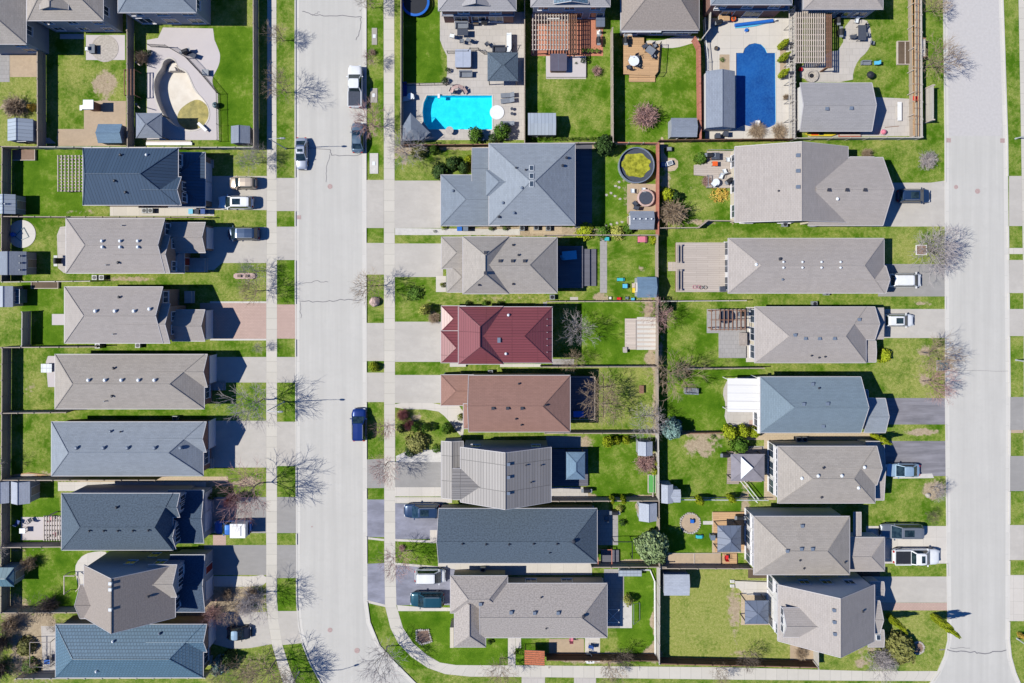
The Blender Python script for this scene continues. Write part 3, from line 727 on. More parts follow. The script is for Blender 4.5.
# --- terraces, beds and paths
for nm, pts, mt_, z in [
 ('patio', [(-6, 53), (9.6, 53), (9.6, 82), (-6, 82)], 'patio_grey', .012), ('gravel', rectp(57.5, 129, 97, 146), 'gravel_tan', .01), ('gravel', rectp(84, 101, 126, 146), 'gravel_tan', .012), ('gravel', rectp(10, 52, 37, 77), 'gravel_tan', .01), ('gravel', rectp(664, 145, 668, 148), 'gravel_tan', .01),
 ('patio', rectp(86, 35, 125, 60), 'patio_pink', .012), ('path', rectp(60, 34, 84, 39), 'patio_pink', .012),
 ('patio', [(57, 85 + 150), (60, 227), (67, 226), (67, 273), (64, 273), (58, 268)], 'patio_light', .012), ('path', rectp(110, 206, 214, 216), 'patio_cream', .012),
 ('patio', [(46, 362), (48, 356), (56, 356), (56, 387), (48, 387)], 'patio_pink', .012), ('path', rectp(58, 482, 206, 491), 'patio_cream', .012), ('path', rectp(80, 476.6, 228, 482.6), 'patio_tan', .01),
 ('patio', rectp(21, 517, 61, 540), 'patio_pink', .012), ('patio', smoothp([(75, 572), (76, 563), (84, 554), (98, 551), (108, 552), (106, 560), (84, 590), (80, 592)], 1), 'patio_cream', .012),
 ('patio', [(41, 626), (57, 626), (57, 672), (43, 672)], 'patio_light', .012), ('path', rectp(52, 314, 66, 325), 'patio_pink', .012),
 ('patio', [(440, 12), (524, 12), (524, 140), (402, 140), (402, 84), (441, 83), (447, 76), (447, 56), (443, 48), (440, 40)], 'patio_light', .012),
 ('patio', rectp(531, 14, 603, 56), 'terracotta', .01), ('patio', rectp(546, 56, 586, 79), 'patio_light', .014), 
 ('path', smoothp([(646, 40), (660, 41), (676, 36), (699, 36), (699, 41), (690, 44), (676, 48), (662, 48), (646, 44)], 1), 'patio_cream', .012),
 ('patio', [(706, 18), (790, 18), (790, 139), (705, 139)], 'patio_cream', .012),
 ('patio', smoothp([(800, 63), (800, 82), (853, 82), (853, 72), (858, 60), (867, 52), (872, 42), (870, 26), (866, 19), (846, 19), (842, 50), (826, 52), (822, 63)], 1), 'patio_light', .012),
 ('patio', [(872, 97), (914, 99), (920, 136), (808, 137), (808, 128), (872, 128)], 'patio_light', .012), ('garden_bed', rectp(896.5, 42, 912, 65), 'soil_dark', .014),
 ('garden_bed', rectp(719.5, 54.5, 729.5, 70), 'gravel_tan', .016), ('garden_bed', rectp(780, 48, 786, 78), 'gravel_tan', .016),
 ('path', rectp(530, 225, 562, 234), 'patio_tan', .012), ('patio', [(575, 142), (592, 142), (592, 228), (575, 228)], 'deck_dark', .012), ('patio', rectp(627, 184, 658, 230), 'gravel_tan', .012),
 ('path', rectp(600, 238, 607, 293), 'patio_grey', .012), ('patio', rectp(552, 359, 574, 366.5), 'patio_grey', .012), ('patio', rectp(625, 318.5, 658, 349.5), 'wood_pale', .02), ('path', rectp(543, 302, 547, 363), 'patio_grey', .01),
 ('patio', rectp(546, 487, 588, 497), 'patio_light', .012), ('patio', rectp(546, 436, 581, 448), 'patio_grey', .012), ('patio', rectp(594, 510, 618, 545), 'patio_grey', .012), ('path', rectp(438, 563.5, 592, 575), 'patio_cream', .012),
 ('patio', rectp(604, 569, 624, 628), 'patio_grey', .012), ('patio', rectp(620, 600, 632, 628), 'gravel_white', .016), ('path', rectp(508, 637, 515.4, 665), 'patio_cream', .014), ('path', rectp(515.6, 637, 521, 648), 'patio_cream', .01),
 ('patio', rectp(549, 639, 584, 660), 'gravel_tan', .014), ('path', rectp(585, 637, 600, 662), 'patio_cream', .014), ('path', rectp(521.6, 666, 545, 700), 'patio_light', .009), ('path', rectp(574, 677, 596, 700), 'patio_light', .009),
 ('patio', rectp(707, 152, 735, 188), 'patio_light', .012), ('path', smoothp([(660, 137), (664, 137)] + [(664, 158), (678, 158), (678, 170), (666, 172), (661, 165)], 1), 'patio_tan', .014),
 ('path', rectp(732, 188, 738, 222), 'patio_cream', .012), ('path', rectp(746, 307, 756, 362), 'patio_cream', .012), ('patio', [(707, 309), (747, 309), (747, 358), (719, 358), (719, 333), (707, 333)], 'patio_grey', .014),
 ('patio', smoothp([(728, 378), (760, 376), (760, 426), (734, 430), (724, 420), (726, 405), (722, 392)], 1), 'patio_light', .012), ('patio', rectp(749, 420, 757, 427), 'drive_pink', .016),
 ('path', rectp(764, 440, 776, 500), 'patio_tan', .014), ('patio', rectp(745, 446, 764, 455), 'patio_grey', .013), ('patio', rectp(712, 512, 748, 553), 'patio_tan', .012), ('path', rectp(703, 521, 714, 524.5), 'gravel_white', .014),
 ('path', [(738, 583), (741, 580), (772, 581), (775, 583), (775, 596), (744, 594), (738, 588)], 'patio_cream', .014), ('patio', rectp(741, 590, 775, 625), 'patio_tan', .012), ('path', rectp(790, 645, 818, 668), 'gravel_tan', .012),
 ('path', rectp(728, 432, 880, 440), 'patio_tan', .009), ('path', rectp(748, 568, 880, 578), 'soil_dark', .012), ('patio', rectp(748, 532, 756, 560), 'patio_light', .015),
 ('patio', rectp(666, 556, 738, 566), 'soil_dark', .01), ('path', rectp(500, 364, 541, 367), 'gutter_concrete', .012), ('path', rectp(470, 566, 520, 571), 'gravel_white', .018),
 ('gravel', rectp(1009, 430, 1023, 433), 'gravel_tan', .012), ('patio', rectp(570, 297, 578, 300), 'patio_light', .014)]:
    hl = [CYAN] if pts[0] == (440, 12) else [DEEP] if pts[0] == (706, 18) else []
    pave(nm, pts, mt_, z, hl)
pave('patio', [(163, 27.5), (213, 28.5)] + smoothp([(214.5, 40), (218, 48), (220.5, 55), (219, 66), (212, 78), (213, 86), (218, 94)], 2, False) + [(219, 140), (147, 140), (147, 40), (158, 38)], 'patio_pink', .012, [KID])
# ================================================================ HOUSES
class House:
    def __init__(s, label, cx, cy, roof, wall, cat='house', name='house', group=None):
        p = W(cx, cy); s.o = thing(name, (p.x, p.y, 0), label, cat, group); s.org = Vector((p.x, p.y, 0))
        s.roof, s.wall = roof, wall; s.blocks = []; s.mainroof = None
    def part(s, mb, name, mat, parent=None, smooth=False):
        return mb.build(name, mat, parent or s.o, org=s.org, smooth=smooth)
    def block(s, x0, y0, x1, y1, eh, axis='x', hips=(1, 1), pitch=.55, over=.35, roof=None, wall=None, base=0, gut=True, walls=True, rmin=None, hipf=1.0, th=.16, rakes=None):
        """a roof volume: eave rectangle given as seen at eave height, hips=0 makes that end a gable"""
        a = W(x0, y1, eh); b = W(x1, y0, eh)
        X0, Y0, X1, Y1 = a.x, a.y, b.x, b.y
        if axis == 'x': L0, L1, M0, M1 = X0, X1, Y0, Y1
        else: L0, L1, M0, M1 = Y0, Y1, X0, X1
        half = (M1 - M0) / 2; rh = pitch * half; i0 = half * hips[0] * hipf; i1 = half * hips[1] * hipf
        tot = L1 - L0
        if i0 + i1 > tot * .98: f = tot * .98 / (i0 + i1); i0 *= f; i1 *= f
        mid = (M0 + M1) / 2
        mk = (lambda l, m_, z: Vector((l, m_, z))) if axis == 'x' else (lambda l, m_, z: Vector((m_, l, z)))
        A, B, Cc, D = mk(L0, M0, eh), mk(L1, M0, eh), mk(L1, M1, eh), mk(L0, M1, eh)
        E, F = mk(L0 + i0, mid, eh + rh), mk(L1 - i1, mid, eh + rh)
        flip = axis == 'y'
        m = MB()
        def face(q): m.poly(q[::-1] if flip else q)
        face([A, B, F, E]); face([Cc, D, E, F])
        if i0 > 1e-6: face([D, A, E])
        if i1 > 1e-6: face([B, Cc, F])
        dz = Vector((0, 0, -th))
        rim = [A, B] + ([F] if i1 <= 1e-6 else []) + [Cc, D] + ([E] if i0 <= 1e-6 else [])
        for i in range(len(rim)):
            p_, q_ = rim[i], rim[(i + 1) % len(rim)]; face([p_ + dz, q_ + dz, q_, p_])
        face([A + dz, E + dz, F + dz, B + dz]); face([Cc + dz, F + dz, E + dz, D + dz])
        if i0 > 1e-6: face([D + dz, E + dz, A + dz])
        if i1 > 1e-6: face([B + dz, F + dz, Cc + dz])
        if s.mainroof is None:
            s.mainroof = s.part(m, 'roof', roof or s.roof); rp = s.mainroof
        else: rp = s.part(m, 'roof', roof or s.roof)
        bl = dict(A=(L0, L1, M0, M1), axis=axis, eh=eh, pitch=pitch, i0=i0, i1=i1, half=half, over=over, roof=rp, rh=rh, box=(X0, Y0, X1, Y1))
        s.blocks.append(bl)
        # ridge and hip caps
        rc = MB()
        if rh > .4:
            rc.rod(E, F, .07, n=5)
            if i0 > 1e-6: rc.rod(A, E, .07, n=4); rc.rod(D, E, .07, n=4)
            if i1 > 1e-6: rc.rod(B, F, .07, n=4); rc.rod(Cc, F, .07, n=4)
            s.part(rc, 'ridge_cap', roof or s.roof, rp)
        if gut:
            gm = MB()
            g = .07
            def buried(v): return any(bb['box'][0] + .3 < v.x < bb['box'][2] - .3 and bb['box'][1] + .3 < v.y < bb['box'][3] - .3 for bb in s.blocks[:-1])
            gm.box(min(A.x, B.x) - (0 if axis == 'x' else g), min(A.y, B.y) - (g if axis == 'x' else 0), eh - .13, max(A.x, B.x) + (0 if axis == 'x' else 0), max(A.y, B.y), eh - .01)
            gm.box(min(Cc.x, D.x), min(Cc.y, D.y), eh - .13, max(Cc.x, D.x) + (0 if axis == 'x' else g), max(Cc.y, D.y) + (g if axis == 'x' else 0), eh - .01)
            for on, p_, q_, k in ((i0 > 1e-6, D, A, -1), (i1 > 1e-6, B, Cc, 1)):
                if on:
                    if axis == 'x': gm.box(p_.x - (g if k < 0 else 0), min(p_.y, q_.y) - g, eh - .13, p_.x + (g if k > 0 else 0), max(p_.y, q_.y) + g, eh - .012)
                    else: gm.box(min(p_.x, q_.x) - g, p_.y - (g if k < 0 else 0), eh - .13, max(p_.x, q_.x) + g, p_.y + (g if k > 0 else 0), eh - .012)
            for on, P_, T_, Q_ in ((i0 <= 1e-6, D, E, A), (i1 <= 1e-6, B, F, Cc)):
                if on and not buried(T_): gm.rod(P_, T_, .045); gm.rod(T_, Q_, .045)
            s.part(gm, 'gutter', 'trim_soft', rp)
        if walls:
            o = over; wl = MB(); t0 = eh - th - .01; 
            l0, l1, m0, m1 = L0 + (o if hips[0] else o * .6), L1 - (o if hips[1] else o * .6), M0 + o, M1 - o
            gz = eh - th - .02 + o * pitch
            top = eh + rh - th - .02
            pA, pB, pC, pD = (mk(l0, m0, base), mk(l1, m0, base), mk(l1, m1, base), mk(l0, m1, base))
            up = lambda v, z: Vector((v.x, v.y, z))
            face2 = lambda q: wl.poly(q[::-1] if flip else q)
            face2([pA, pB, up(pB, t0), up(pA, t0)]); face2([pC, pD, up(pD, t0), up(pC, t0)])
            for p_, q_, l_, hp in ((pB, pC, l1, i1), (pD, pA, l0, i0)):
                if hp > 1e-6: face2([p_, q_, up(q_, t0), up(p_, t0)])
                else: face2([p_, q_, up(q_, gz), mk(l_, mid, top), up(p_, gz)])
            s.part(wl, 'wall', wall or s.wall)
        bl['box'] = (X0, Y0, X1, Y1)
        return s
    def zat(s, x, y):
        z = 0
        for b in s.blocks:
            L0, L1, M0, M1 = b['A']; l, m_ = (x, y) if b['axis'] == 'x' else (y, x)
            if L0 <= l <= L1 and M0 <= m_ <= M1:
                v = min(m_ - M0, M1 - m_) * b['pitch']
                if b['i0'] > 1e-6: v = min(v, (l - L0) * b['rh'] / b['i0'])
                if b['i1'] > 1e-6: v = min(v, (L1 - l) * b['rh'] / b['i1'])
                z = max(z, b['eh'] + v)
        return z
    def on(s, px, py):
        z = s.blocks[0]['eh'] + .5
        for _ in range(14):
            p = W(px, py, z); z2 = s.zat(p.x, p.y); z = z * .4 + z2 * .6
        return W(px, py, z)
    def vents(s, pts, mat='vent_white', r=.17, kind='vent'):
        for x, y in pts:
            p = s.on(x, y); m = MB()
            if kind == 'vent': m.cyl(p.x, p.y, p.z - .1, p.z + .22, r * .6, n=10).cyl(p.x, p.y, p.z + .2, p.z + .34, r * 1.15, r * .55, n=10)
            elif kind == 'box': m.box(p.x - r * 1.2, p.y - r * 1.2, p.z - .12, p.x + r * 1.2, p.y + r * 1.2, p.z + .2).box(p.x - r * 1.45, p.y - r * 1.45, p.z + .2, p.x + r * 1.45, p.y + r * 1.45, p.z + .25)
            elif kind == 'pipe': m.cyl(p.x, p.y, p.z - .1, p.z + .4, r * .45, n=8)
            s.part(m, {'vent': 'turbine_vent', 'box': 'box_vent', 'pipe': 'vent_pipe'}[kind], mat, s.mainroof)
        return s
    def skylight(s, px, py, wd=.5, ln=.9):
        p = s.on(px, py); e = .25
        zx = (s.zat(p.x + e, p.y) - s.zat(p.x - e, p.y)) / (2 * e); zy = (s.zat(p.x, p.y + e) - s.zat(p.x, p.y - e)) / (2 * e)
        def pl(hx, hy, dz): return [Vector((p.x + a * hx, p.y + b * hy, p.z + a * hx * zx + b * hy * zy + dz)) for a, b in ((-1, -1), (1, -1), (1, 1), (-1, 1))]
        m = MB(); lo, hi = pl(wd, ln, -.05), pl(wd, ln, .12); m.poly(hi)
        for i in range(4): m.poly([lo[i], lo[(i + 1) % 4], hi[(i + 1) % 4], hi[i]])
        k = s.part(m, 'skylight', 'vent_white', s.mainroof)
        s.part(MB().poly(pl(wd * .8, wd * .0 + ln * .85, .135)), 'pane', 'glass', k); return s
    def win(s, bi, side, f, z, wd=1.2, ht=1.2, kind='window', mat=None, fm='trim_white', x=None, y=None):
        """an opening on the wall of block bi; side N,S,E,W; f = place along that wall 0..1"""
        b = s.blocks[bi]; X0, Y0, X1, Y1 = b['box']; ax = b['axis']
        ox = b['over'] * (.6 if (ax == 'x' and (b['i0'] if side == 'W' else b['i1']) <= 1e-6) else 1)
        oy = b['over'] * (.6 if (ax == 'y' and (b['i0'] if side == 'S' else b['i1']) <= 1e-6) else 1)
        q = b['over']
        if side in 'EW':
            cx = X1 - ox if side == 'E' else X0 + ox; cy = Y0 + q + (Y1 - Y0 - 2 * q) * f; sg = 1 if side == 'E' else -1
            bx = lambda d0, d1, a, c, z0, z1: (min(cx + sg * d0, cx + sg * d1), cy + a, z0, max(cx + sg * d0, cx + sg * d1), cy + c, z1)
        else:
            cy = Y1 - oy if side == 'N' else Y0 + oy; cx = X0 + q + (X1 - X0 - 2 * q) * f; sg = 1 if side == 'N' else -1
            bx = lambda d0, d1, a, c, z0, z1: (cx + a, min(cy + sg * d0, cy + sg * d1), z0, cx + c, max(cy + sg * d0, cy + sg * d1), z1)
        h = wd / 2
        if kind == 'window':
            m = MB(); t_ = .09
            m.box(*bx(-.03, .07, -h, h, z, z + t_)); m.box(*bx(-.03, .07, -h, h, z + ht - t_, z + ht)); m.box(*bx(-.03, .068, -h, -h + t_, z + t_, z + ht - t_)); m.box(*bx(-.03, .068, h - t_, h, z + t_, z + ht - t_))
            if wd > 1: m.box(*bx(-.03, .06, -.03, .03, z + t_, z + ht - t_))
            m.box(*bx(-.03, .16, -h - .05, h + .05, z - .07, z))
            o = s.part(m, 'window', fm)
            s.part(MB().box(*bx(-.02, .03, -h + .05, h - .05, z + .05, z + ht - .05)), 'pane', mat or 'glass', o)
        elif kind == 'garage_door':
            o = s.part(MB().box(*bx(-.02, .05, -h, h, .03, 2.15)), 'garage_door', mat or 'garage_white')
            f_ = MB(); f_.box(*bx(-.02, .09, -h - .1, -h, 0, 2.25)); f_.box(*bx(-.02, .09, h, h + .1, 0, 2.25)); f_.box(*bx(-.02, .09, -h, h, 2.15, 2.27))
            for i in range(1, 4): f_.box(*bx(-.02, .06, -h, h, .54 * i - .02, .54 * i + .01))
            s.part(f_, 'door_frame', fm, o)
        else:
            o = s.part(MB().box(*bx(-.02, .06, -h, h, z, z + ht)), 'door', mat or 'door_red')
            f_ = MB(); f_.box(*bx(-.02, .1, -h - .08, -h, z, z + ht + .08)); f_.box(*bx(-.02, .1, h, h + .08, z, z + ht + .08)); f_.box(*bx(-.02, .1, -h, h, z + ht, z + ht + .08))
            s.part(f_, 'door_frame', fm, o)
            hd = MB().box(*bx(.06, .11, h - .14, h - .08, z + .95, z + 1.07)); s.part(hd, 'handle', 'vent_dark', o)
        return s
    def steps(s, px0, py0, px1, py1, z=.4, mat='patio_light', n=2, d='E'):
        a = W(px0, py1); b = W(px1, py0); m = MB()
        for i in range(n):
            k = i * .28
            e = [a.x, a.y, b.x, b.y]
            if d == 'E': e[2] -= k
            elif d == 'W': e[0] += k
            elif d == 'S': e[1] += k
            else: e[3] -= k
            m.box(e[0] + i * .003, e[1] + i * .003, z / n * i, e[2], e[3] - i * .003, z / n * (i + 1))
        s.part(m, 'porch_step', mat); return s
    def extra(s, name, mat, px0, py0, px1, py1, z0, z1, h=0):
        a = W(px0, py1, h); b = W(px1, py0, h); s.part(MB().box(a.x, a.y, z0, b.x, b.y, z1), name, mat); return s

def facade(h, bi, side, n, z=3.4, wd=1.3, ht=1.2, lo=.14, hi=.86):
    for i in range(n): h.win(bi, side, lo + (hi - lo) * (i / (n - 1) if n > 1 else .5), z, wd, ht)

# ---- left column, seen from behind (their fronts face road one, in shade)
h = House('taupe shingled house cut off by the top left corner of the view', 0, 10, 'sh_taupe', 'siding_grey')
h.block(-60, -60, 26, 44, 5, 'y', (1, 1), .5).win(0, 'S', .86, 1, 1.6, 1.4).win(0, 'S', .86, 3.2, 1.6, 1.1); facade(h, 0, 'E', 3)
h = House('taupe house at the top with a small dormer over its lawn and round brick terrace', 65, -10, 'sh_tan', 'siding_grey')
h.block(27, -60, 103, 20.5, 5.2, 'x', (1, 1), .5).block(40, -10, 68, 9.5, 6.1, 'y', (0, 1), .5, gut=True); facade(h, 0, 'S', 3, 3.2, 1.4); facade(h, 0, 'S', 3, .8, 1.4); facade(h, 0, 'E', 3); h.win(1, 'S', .5, 4.9, 1.6, 1)
h.extra('awning', 'metal_gazebo', 104, -8, 112, 24, 2.4, 2.5, 2.5)
h = House('blue grey shingled house beside the empty kidney shaped pool', 158, -10, 'sh_greyblue', 'siding_grey')
h.block(118, -60, 196, 12.5, 5.2, 'x', (1, 1), .5); facade(h, 0, 'S', 3, 3.4, 1.7); facade(h, 0, 'S', 3, .6, 1.9, 1.8); facade(h, 0, 'E', 4)
h = House('navy standing seam metal roofed house with two cars in its drive', 130, 180, 'metal_navy', 'brick_brown')
h.block(83, 148, 178, 205, 5.2, 'x', (.45, 1), .62).block(146, 177, 181.5, 205, 5.18, 'x', (0, 0), .62).block(168, 152.5, 205, 207, 2.9, 'x', (0, 1), .3, roof='metal_navy')
h.vents([(121, 155), (115, 181), (126, 192.5)], 'vent_dark').vents([(147, 155)])
facade(h, 0, 'E', 2, 3.5, 1.6, 1.3, .6, .85); facade(h, 1, 'E', 2, 3.4, 1.5, 1.3, .3, .7); h.win(2, 'E', .3, 0, 2.5, 2.1, 'garage_door').win(2, 'E', .68, 0, 2.5, 2.1, 'garage_door').steps(207, 160, 214, 168)
h = House('taupe bungalow roof with six paired white turbine vents and a notched front', 118, 245, 'sh_mauve', 'brick_brown')
h.block(66, 218.5, 165, 273, 4.9, 'x', (1, 0), .5).block(120, 236, 170, 273, 4.88, 'x', (0, 0), .5).block(170, 222.5, 205.5, 252.5, 2.9, 'x', (0, 0), .5).block(160, 250, 184, 273, 2.6, 'x', (0, 1), .35)
h.vents([(102.6, 241), (120.7, 241), (138.5, 241), (103, 247), (120.7, 247), (138.5, 247)], 'vent_white', .2).vents([(118.6, 262.6)], 'vent_dark').vents([(123, 225.5), (107, 265)], 'vent_grey', .15, 'pipe')
facade(h, 0, 'E', 2, 3.2, 1.6, 1.4, .55, .85); facade(h, 1, 'E', 2, 2.9, 1.4); h.win(2, 'E', .5, 0, 2.7, 2.1, 'garage_door').win(3, 'E', .5, .4, 1, 2, 'door').steps(184, 258, 208, 272, .4)
h = House('taupe house with a pink brick driveway and four white vents along the ridge', 118, 315, 'sh_mauve', 'brick_brown')
h.block(64.5, 287, 163, 343, 4.9, 'x', (1, 0), .5).block(120, 304, 170, 343, 4.88, 'x', (0, 0), .5).block(172, 310, 205, 341, 2.9, 'x', (0, 0), .55)
h.vents([(96, 311), (115.5, 311), (134.5, 311), (150, 309)], 'vent_white', .22).vents([(119.5, 297)], 'vent_dark').vents([(114, 334)], 'vent_grey', .15, 'pipe')
facade(h, 0, 'E', 1, 3.2, 1.6, 1.4, .85, .85); facade(h, 1, 'E', 2, 2.9, 1.3, 1.3, .3, .7); h.win(2, 'E', .5, 0, 3.8, 2.1, 'garage_door').steps(186, 291, 195, 303, .5)
h = House('long taupe bungalow with six white vents behind a grey driveway', 130, 382, 'sh_tan', 'brick_red')
h.block(55, 354.5, 204, 408.8, 3.3, 'x', (1, 1), .55).block(150, 354.5, 207.5, 387, 3.28, 'x', (0, 0), .55)
h.vents([(89, 380), (105.5, 380), (122, 380), (139, 380), (155, 380)], 'vent_white', .22).vents([(114, 368), (112.5, 396)], 'vent_dark').vents([(105.5, 401)], 'vent_grey', .15, 'pipe')
h.win(1, 'E', .5, 0, 3.6, 2.1, 'garage_door').win(0, 'E', .25, .9, 1.8, 1.3).steps(209, 382, 226, 390, .35, 'patio_grey')
h = House('long blue grey bungalow with five round vents and brick front', 130, 448, 'sh_bluegrey', 'brick_red')
h.block(51.5, 422, 203, 475.8, 3.3, 'x', (1, 1), .58).block(150, 422, 206.5, 452, 3.28, 'x', (0, 0), .58)
h.vents([(77, 447.6), (104, 447.6), (128, 447.6), (155, 447.6), (181, 447.6)], 'vent_grey', .24).vents([(111, 431)], 'vent_grey').vents([(121, 431.4)], 'vent_dark', .1)
h.win(1, 'E', .5, 0, 3.6, 2.1, 'garage_door').win(0, 'E', .25, .9, 1.8, 1.3).win(0, 'E', .5, .4, 1, 2, 'door').steps(207, 458, 214, 468, .35)
h = House('dark slate blue shingled house beside the reddish budding tree', 118, 522, 'sh_slate', 'siding_grey')
h.block(61.5, 493.5, 172.5, 550, 4.9, 'x', (1, .35), .55).block(150, 493.5, 180, 517, 4.88, 'x', (0, 0), .55).block(150, 521, 176, 549, 4.6, 'x', (0, 0), .5).block(168, 490.5, 204, 543, 2.9, 'x', (0, 0), .22, roof='sh_slate_shaded')
h.vents([(90, 530.5), (104.5, 530.5), (118.5, 530.5), (133.5, 530.5), (149, 530)], 'vent_dark', .14).vents([(117, 507)], 'vent_dark')
facade(h, 1, 'E', 2, 3, 1.2, 1.5, .35, .7); facade(h, 2, 'E', 2, 3, 1.2, 1.5, .3, .65); h.win(3, 'E', .35, 0, 2.5, 2.1, 'garage_door').win(3, 'E', .75, 0, 2.5, 2.1, 'garage_door').steps(207, 500, 214, 512, .5)
h = House('tall two storey brown shingled house turned sideways with crossing gables', 130, 592, 'sh_warm', 'siding_grey')
h.block(84, 565, 175, 617.5, 5.2, 'y', (0, 0), .68).block(80, 585, 113, 618.5, 5.1, 'x', (0, 0), .5, roof='sh_warm').block(148, 565, 177, 597, 5.5, 'x', (0, 0), .55, roof='sh_tan').block(170, 555, 205, 612, 2.9, 'x', (0, 0), .2, roof='sh_slate_shaded')  # east gable lighter, garage darker: sun and shade put into their shingle colours
h.vents([(111, 583), (111, 589), (111, 609), (111, 621)], 'vent_white', .13, 'box').vents([(149, 596)], 'vent_dark')
facade(h, 0, 'N', 2, 3.3, 1.4, 1.2, .45, .8); h.win(0, 'N', .62, .9, 1.3, 1.3); facade(h, 2, 'E', 2, 3.4, 1.2, 1.5, .3, .7); facade(h, 0, 'E', 2, 3.2, 1.4, 1.4, .15, .4); h.win(3, 'E', .3, 0, 2.5, 2.1, 'garage_door').win(3, 'E', .7, .3, 1, 2, 'door').steps(207, 577, 214, 590, .5)
h = House('sky blue pressed metal roofed bungalow at the lower left', 130, 650, 'metal_blue', 'brick_brown')
h.block(55.5, 624.5, 203, 677.5, 3.2, 'x', (1, 1), .55).block(150, 624.5, 207, 652, 3.18, 'x', (0, 0), .55)
h.vents([(113.5, 641), (97, 671)], 'vent_white').vents([(160, 633)], 'vent_grey')
h.win(1, 'E', .5, 0, 3.4, 2.1, 'garage_door').win(0, 'E', .25, .9, 1.8, 1.3).steps(207, 655, 213, 664, .35)

# ---- the row along the top edge, seen from their back gardens
h = House('grey shingled house above the cyan pool with a brick rear wall', 477, -10, 'sh_grey', 'brick_red')
h.block(438.5, -60, 516, 10.5, 5.2, 'x', (1, 1), .5).block(463, -20, 489, 6, 5.6, 'y', (0, 0), .5).block(442, 0, 514, 15.6, 3, 'y', (1, 0), .18, walls=False, roof='metal_gazebo')
facade(h, 0, 'S', 2, 3.4, 1.6, 1.2, .3, .75); facade(h, 0, 'S', 3, .5, 2, 1.9, .25, .75); facade(h, 1, 'S', 1, 4.2, 2.2, 1.1)
h = House('grey house behind the slatted timber pergola and terracotta terrace', 570, -10, 'sh_grey', 'siding_grey')
h.block(531, -60, 610, 6.5, 5.2, 'x', (1, 1), .5).block(554, -20, 588, 4, 5.6, 'y', (0, 0), .4, roof='metal_blue'); facade(h, 0, 'S', 3, 3.3, 1.5); facade(h, 0, 'S', 3, .4, 2, 2, .3, .9)
h = House('taupe bungalow with a white rolled awning over its tan wooden deck', 660, -10, 'sh_warm', 'siding_grey')
h.block(621, -60, 699, 30, 3.1, 'x', (1, 1), .5); facade(h, 0, 'S', 3, .6, 1.8, 1.5)
a = W(622, 31, 2.7); b = W(661, 31, 2.7); h.part(MB().rod(a, b, .22, n=10), 'awning', 'white_plastic')
h.extra('awning_arm', 'metal_gazebo', 662, 30.5, 698, 33, 2.4, 2.5, 2.5)
h = House('blue grey house with red brick rear wall above the dark blue pool', 750, -10, 'sh_greyblue', 'brick_red')
h.block(711, -60, 792, 4.5, 5.2, 'x', (1, 1), .5).block(714, -8, 788, 10, 3, 'y', (1, 0), .2, walls=False, roof='metal_blue'); facade(h, 0, 'S', 3, 3.3, 1.5); h.win(0, 'S', .3, .1, 1.8, 2.1).win(0, 'S', .65, .1, 2.4, 2.1)
h = House('pinkish brown roofed house beside the corner garden and its pergola', 845, -10, 'sh_brown', 'siding_grey')
h.mat = 0; h.block(804, -60, 883, 9, 4, 'x', (1, 1), .45, roof='sh_mauve'); facade(h, 0, 'S', 4, .6, 1.8, 1.6)

# ---- middle column (fronts face road one, on the left)
h = House('large blue grey shingled house with a pyramid roof and three skylights', 520, 185, 'sh_bluegrey', 'brick_buff')
h.block(489, 143.5, 575, 225, 5.2, 'x', (1, 1), .5).block(441, 175, 500, 225.6, 2.9, 'x', (1, 0), .36, roof='sh_greyblue').block(472, 148, 500, 190, 2.9, 'x', (0, 0), .25, roof='sh_greyblue', walls=True).block(486, 170, 512, 196, 5.22, 'x', (1, 0), .62, roof='sh_greyblue', gut=False)
for y in (168, 176, 184): h.skylight(531.5, y, .28, .38)
h.vents([(516, 168), (525.6, 170)], 'vent_dark', .12).vents([(562.6, 165.8), (566.5, 158)], 'vent_dark').vents([(503, 203), (522, 188), (514, 213), (453, 191)], 'vent_grey', .18); h.vents([(499, 217)], 'vent_dark')
h.win(1, 'W', .5, 0, 4.6, 2.1, 'garage_door').win(2, 'W', .7, .4, 1, 2, 'door'); facade(h, 0, 'S', 3, 3); facade(h, 0, 'N', 3, 3); facade(h, 0, 'E', 3, 3.2)
h = House('light taupe hipped house with dark valley lines in front of a shaded blue deck', 505, 265, 'sh_taupe', 'brick_buff')
h.block(486, 237.5, 557, 293, 4.9, 'x', (0, 1), .5, rakes=(0, 1)).block(463, 236.8, 508.5, 293.6, 4.95, 'y', (1, 1), .72, hipf=.85).block(441.5, 237.2, 470, 268.6, 2.9, 'x', (1, 0), .45).block(447, 262, 470, 292, 2.7, 'x', (1, 0), .25)
h.vents([(500, 261), (512.5, 261), (524.5, 261), (485.5, 252.6), (485.5, 273)], 'vent_dark', .14, 'box').vents([(513, 245), (518.5, 255), (513, 284), (479, 285)], 'vent_dark', .14)
h.win(2, 'W', .5, 0, 3.8, 2.1, 'garage_door').win(3, 'W', .5, .3, 1, 2, 'door'); facade(h, 0, 'S', 2, 3); facade(h, 0, 'E', 2, 3.2)
h = House('burgundy ribbed metal roofed house', 500, 335, 'metal_red', 'brick_buff')
h.block(478, 307, 552, 362.8, 4.9, 'x', (0, 1), .5).block(458.5, 306.6, 503, 364, 4.95, 'y', (1, 1), .72, hipf=.85).block(441.5, 306, 466, 331, 2.7, 'x', (1, 0), .3).block(441, 331, 466, 362.6, 2.8, 'x', (1, 0), .5)
h.vents([(508.5, 315), (506, 353.6)], 'vent_white').vents([(499, 341), (499, 339)], 'vent_grey', .14, 'box').vents([(547, 319 + i * 6.6) for i in range(6)], 'vent_white', .08, 'pipe')
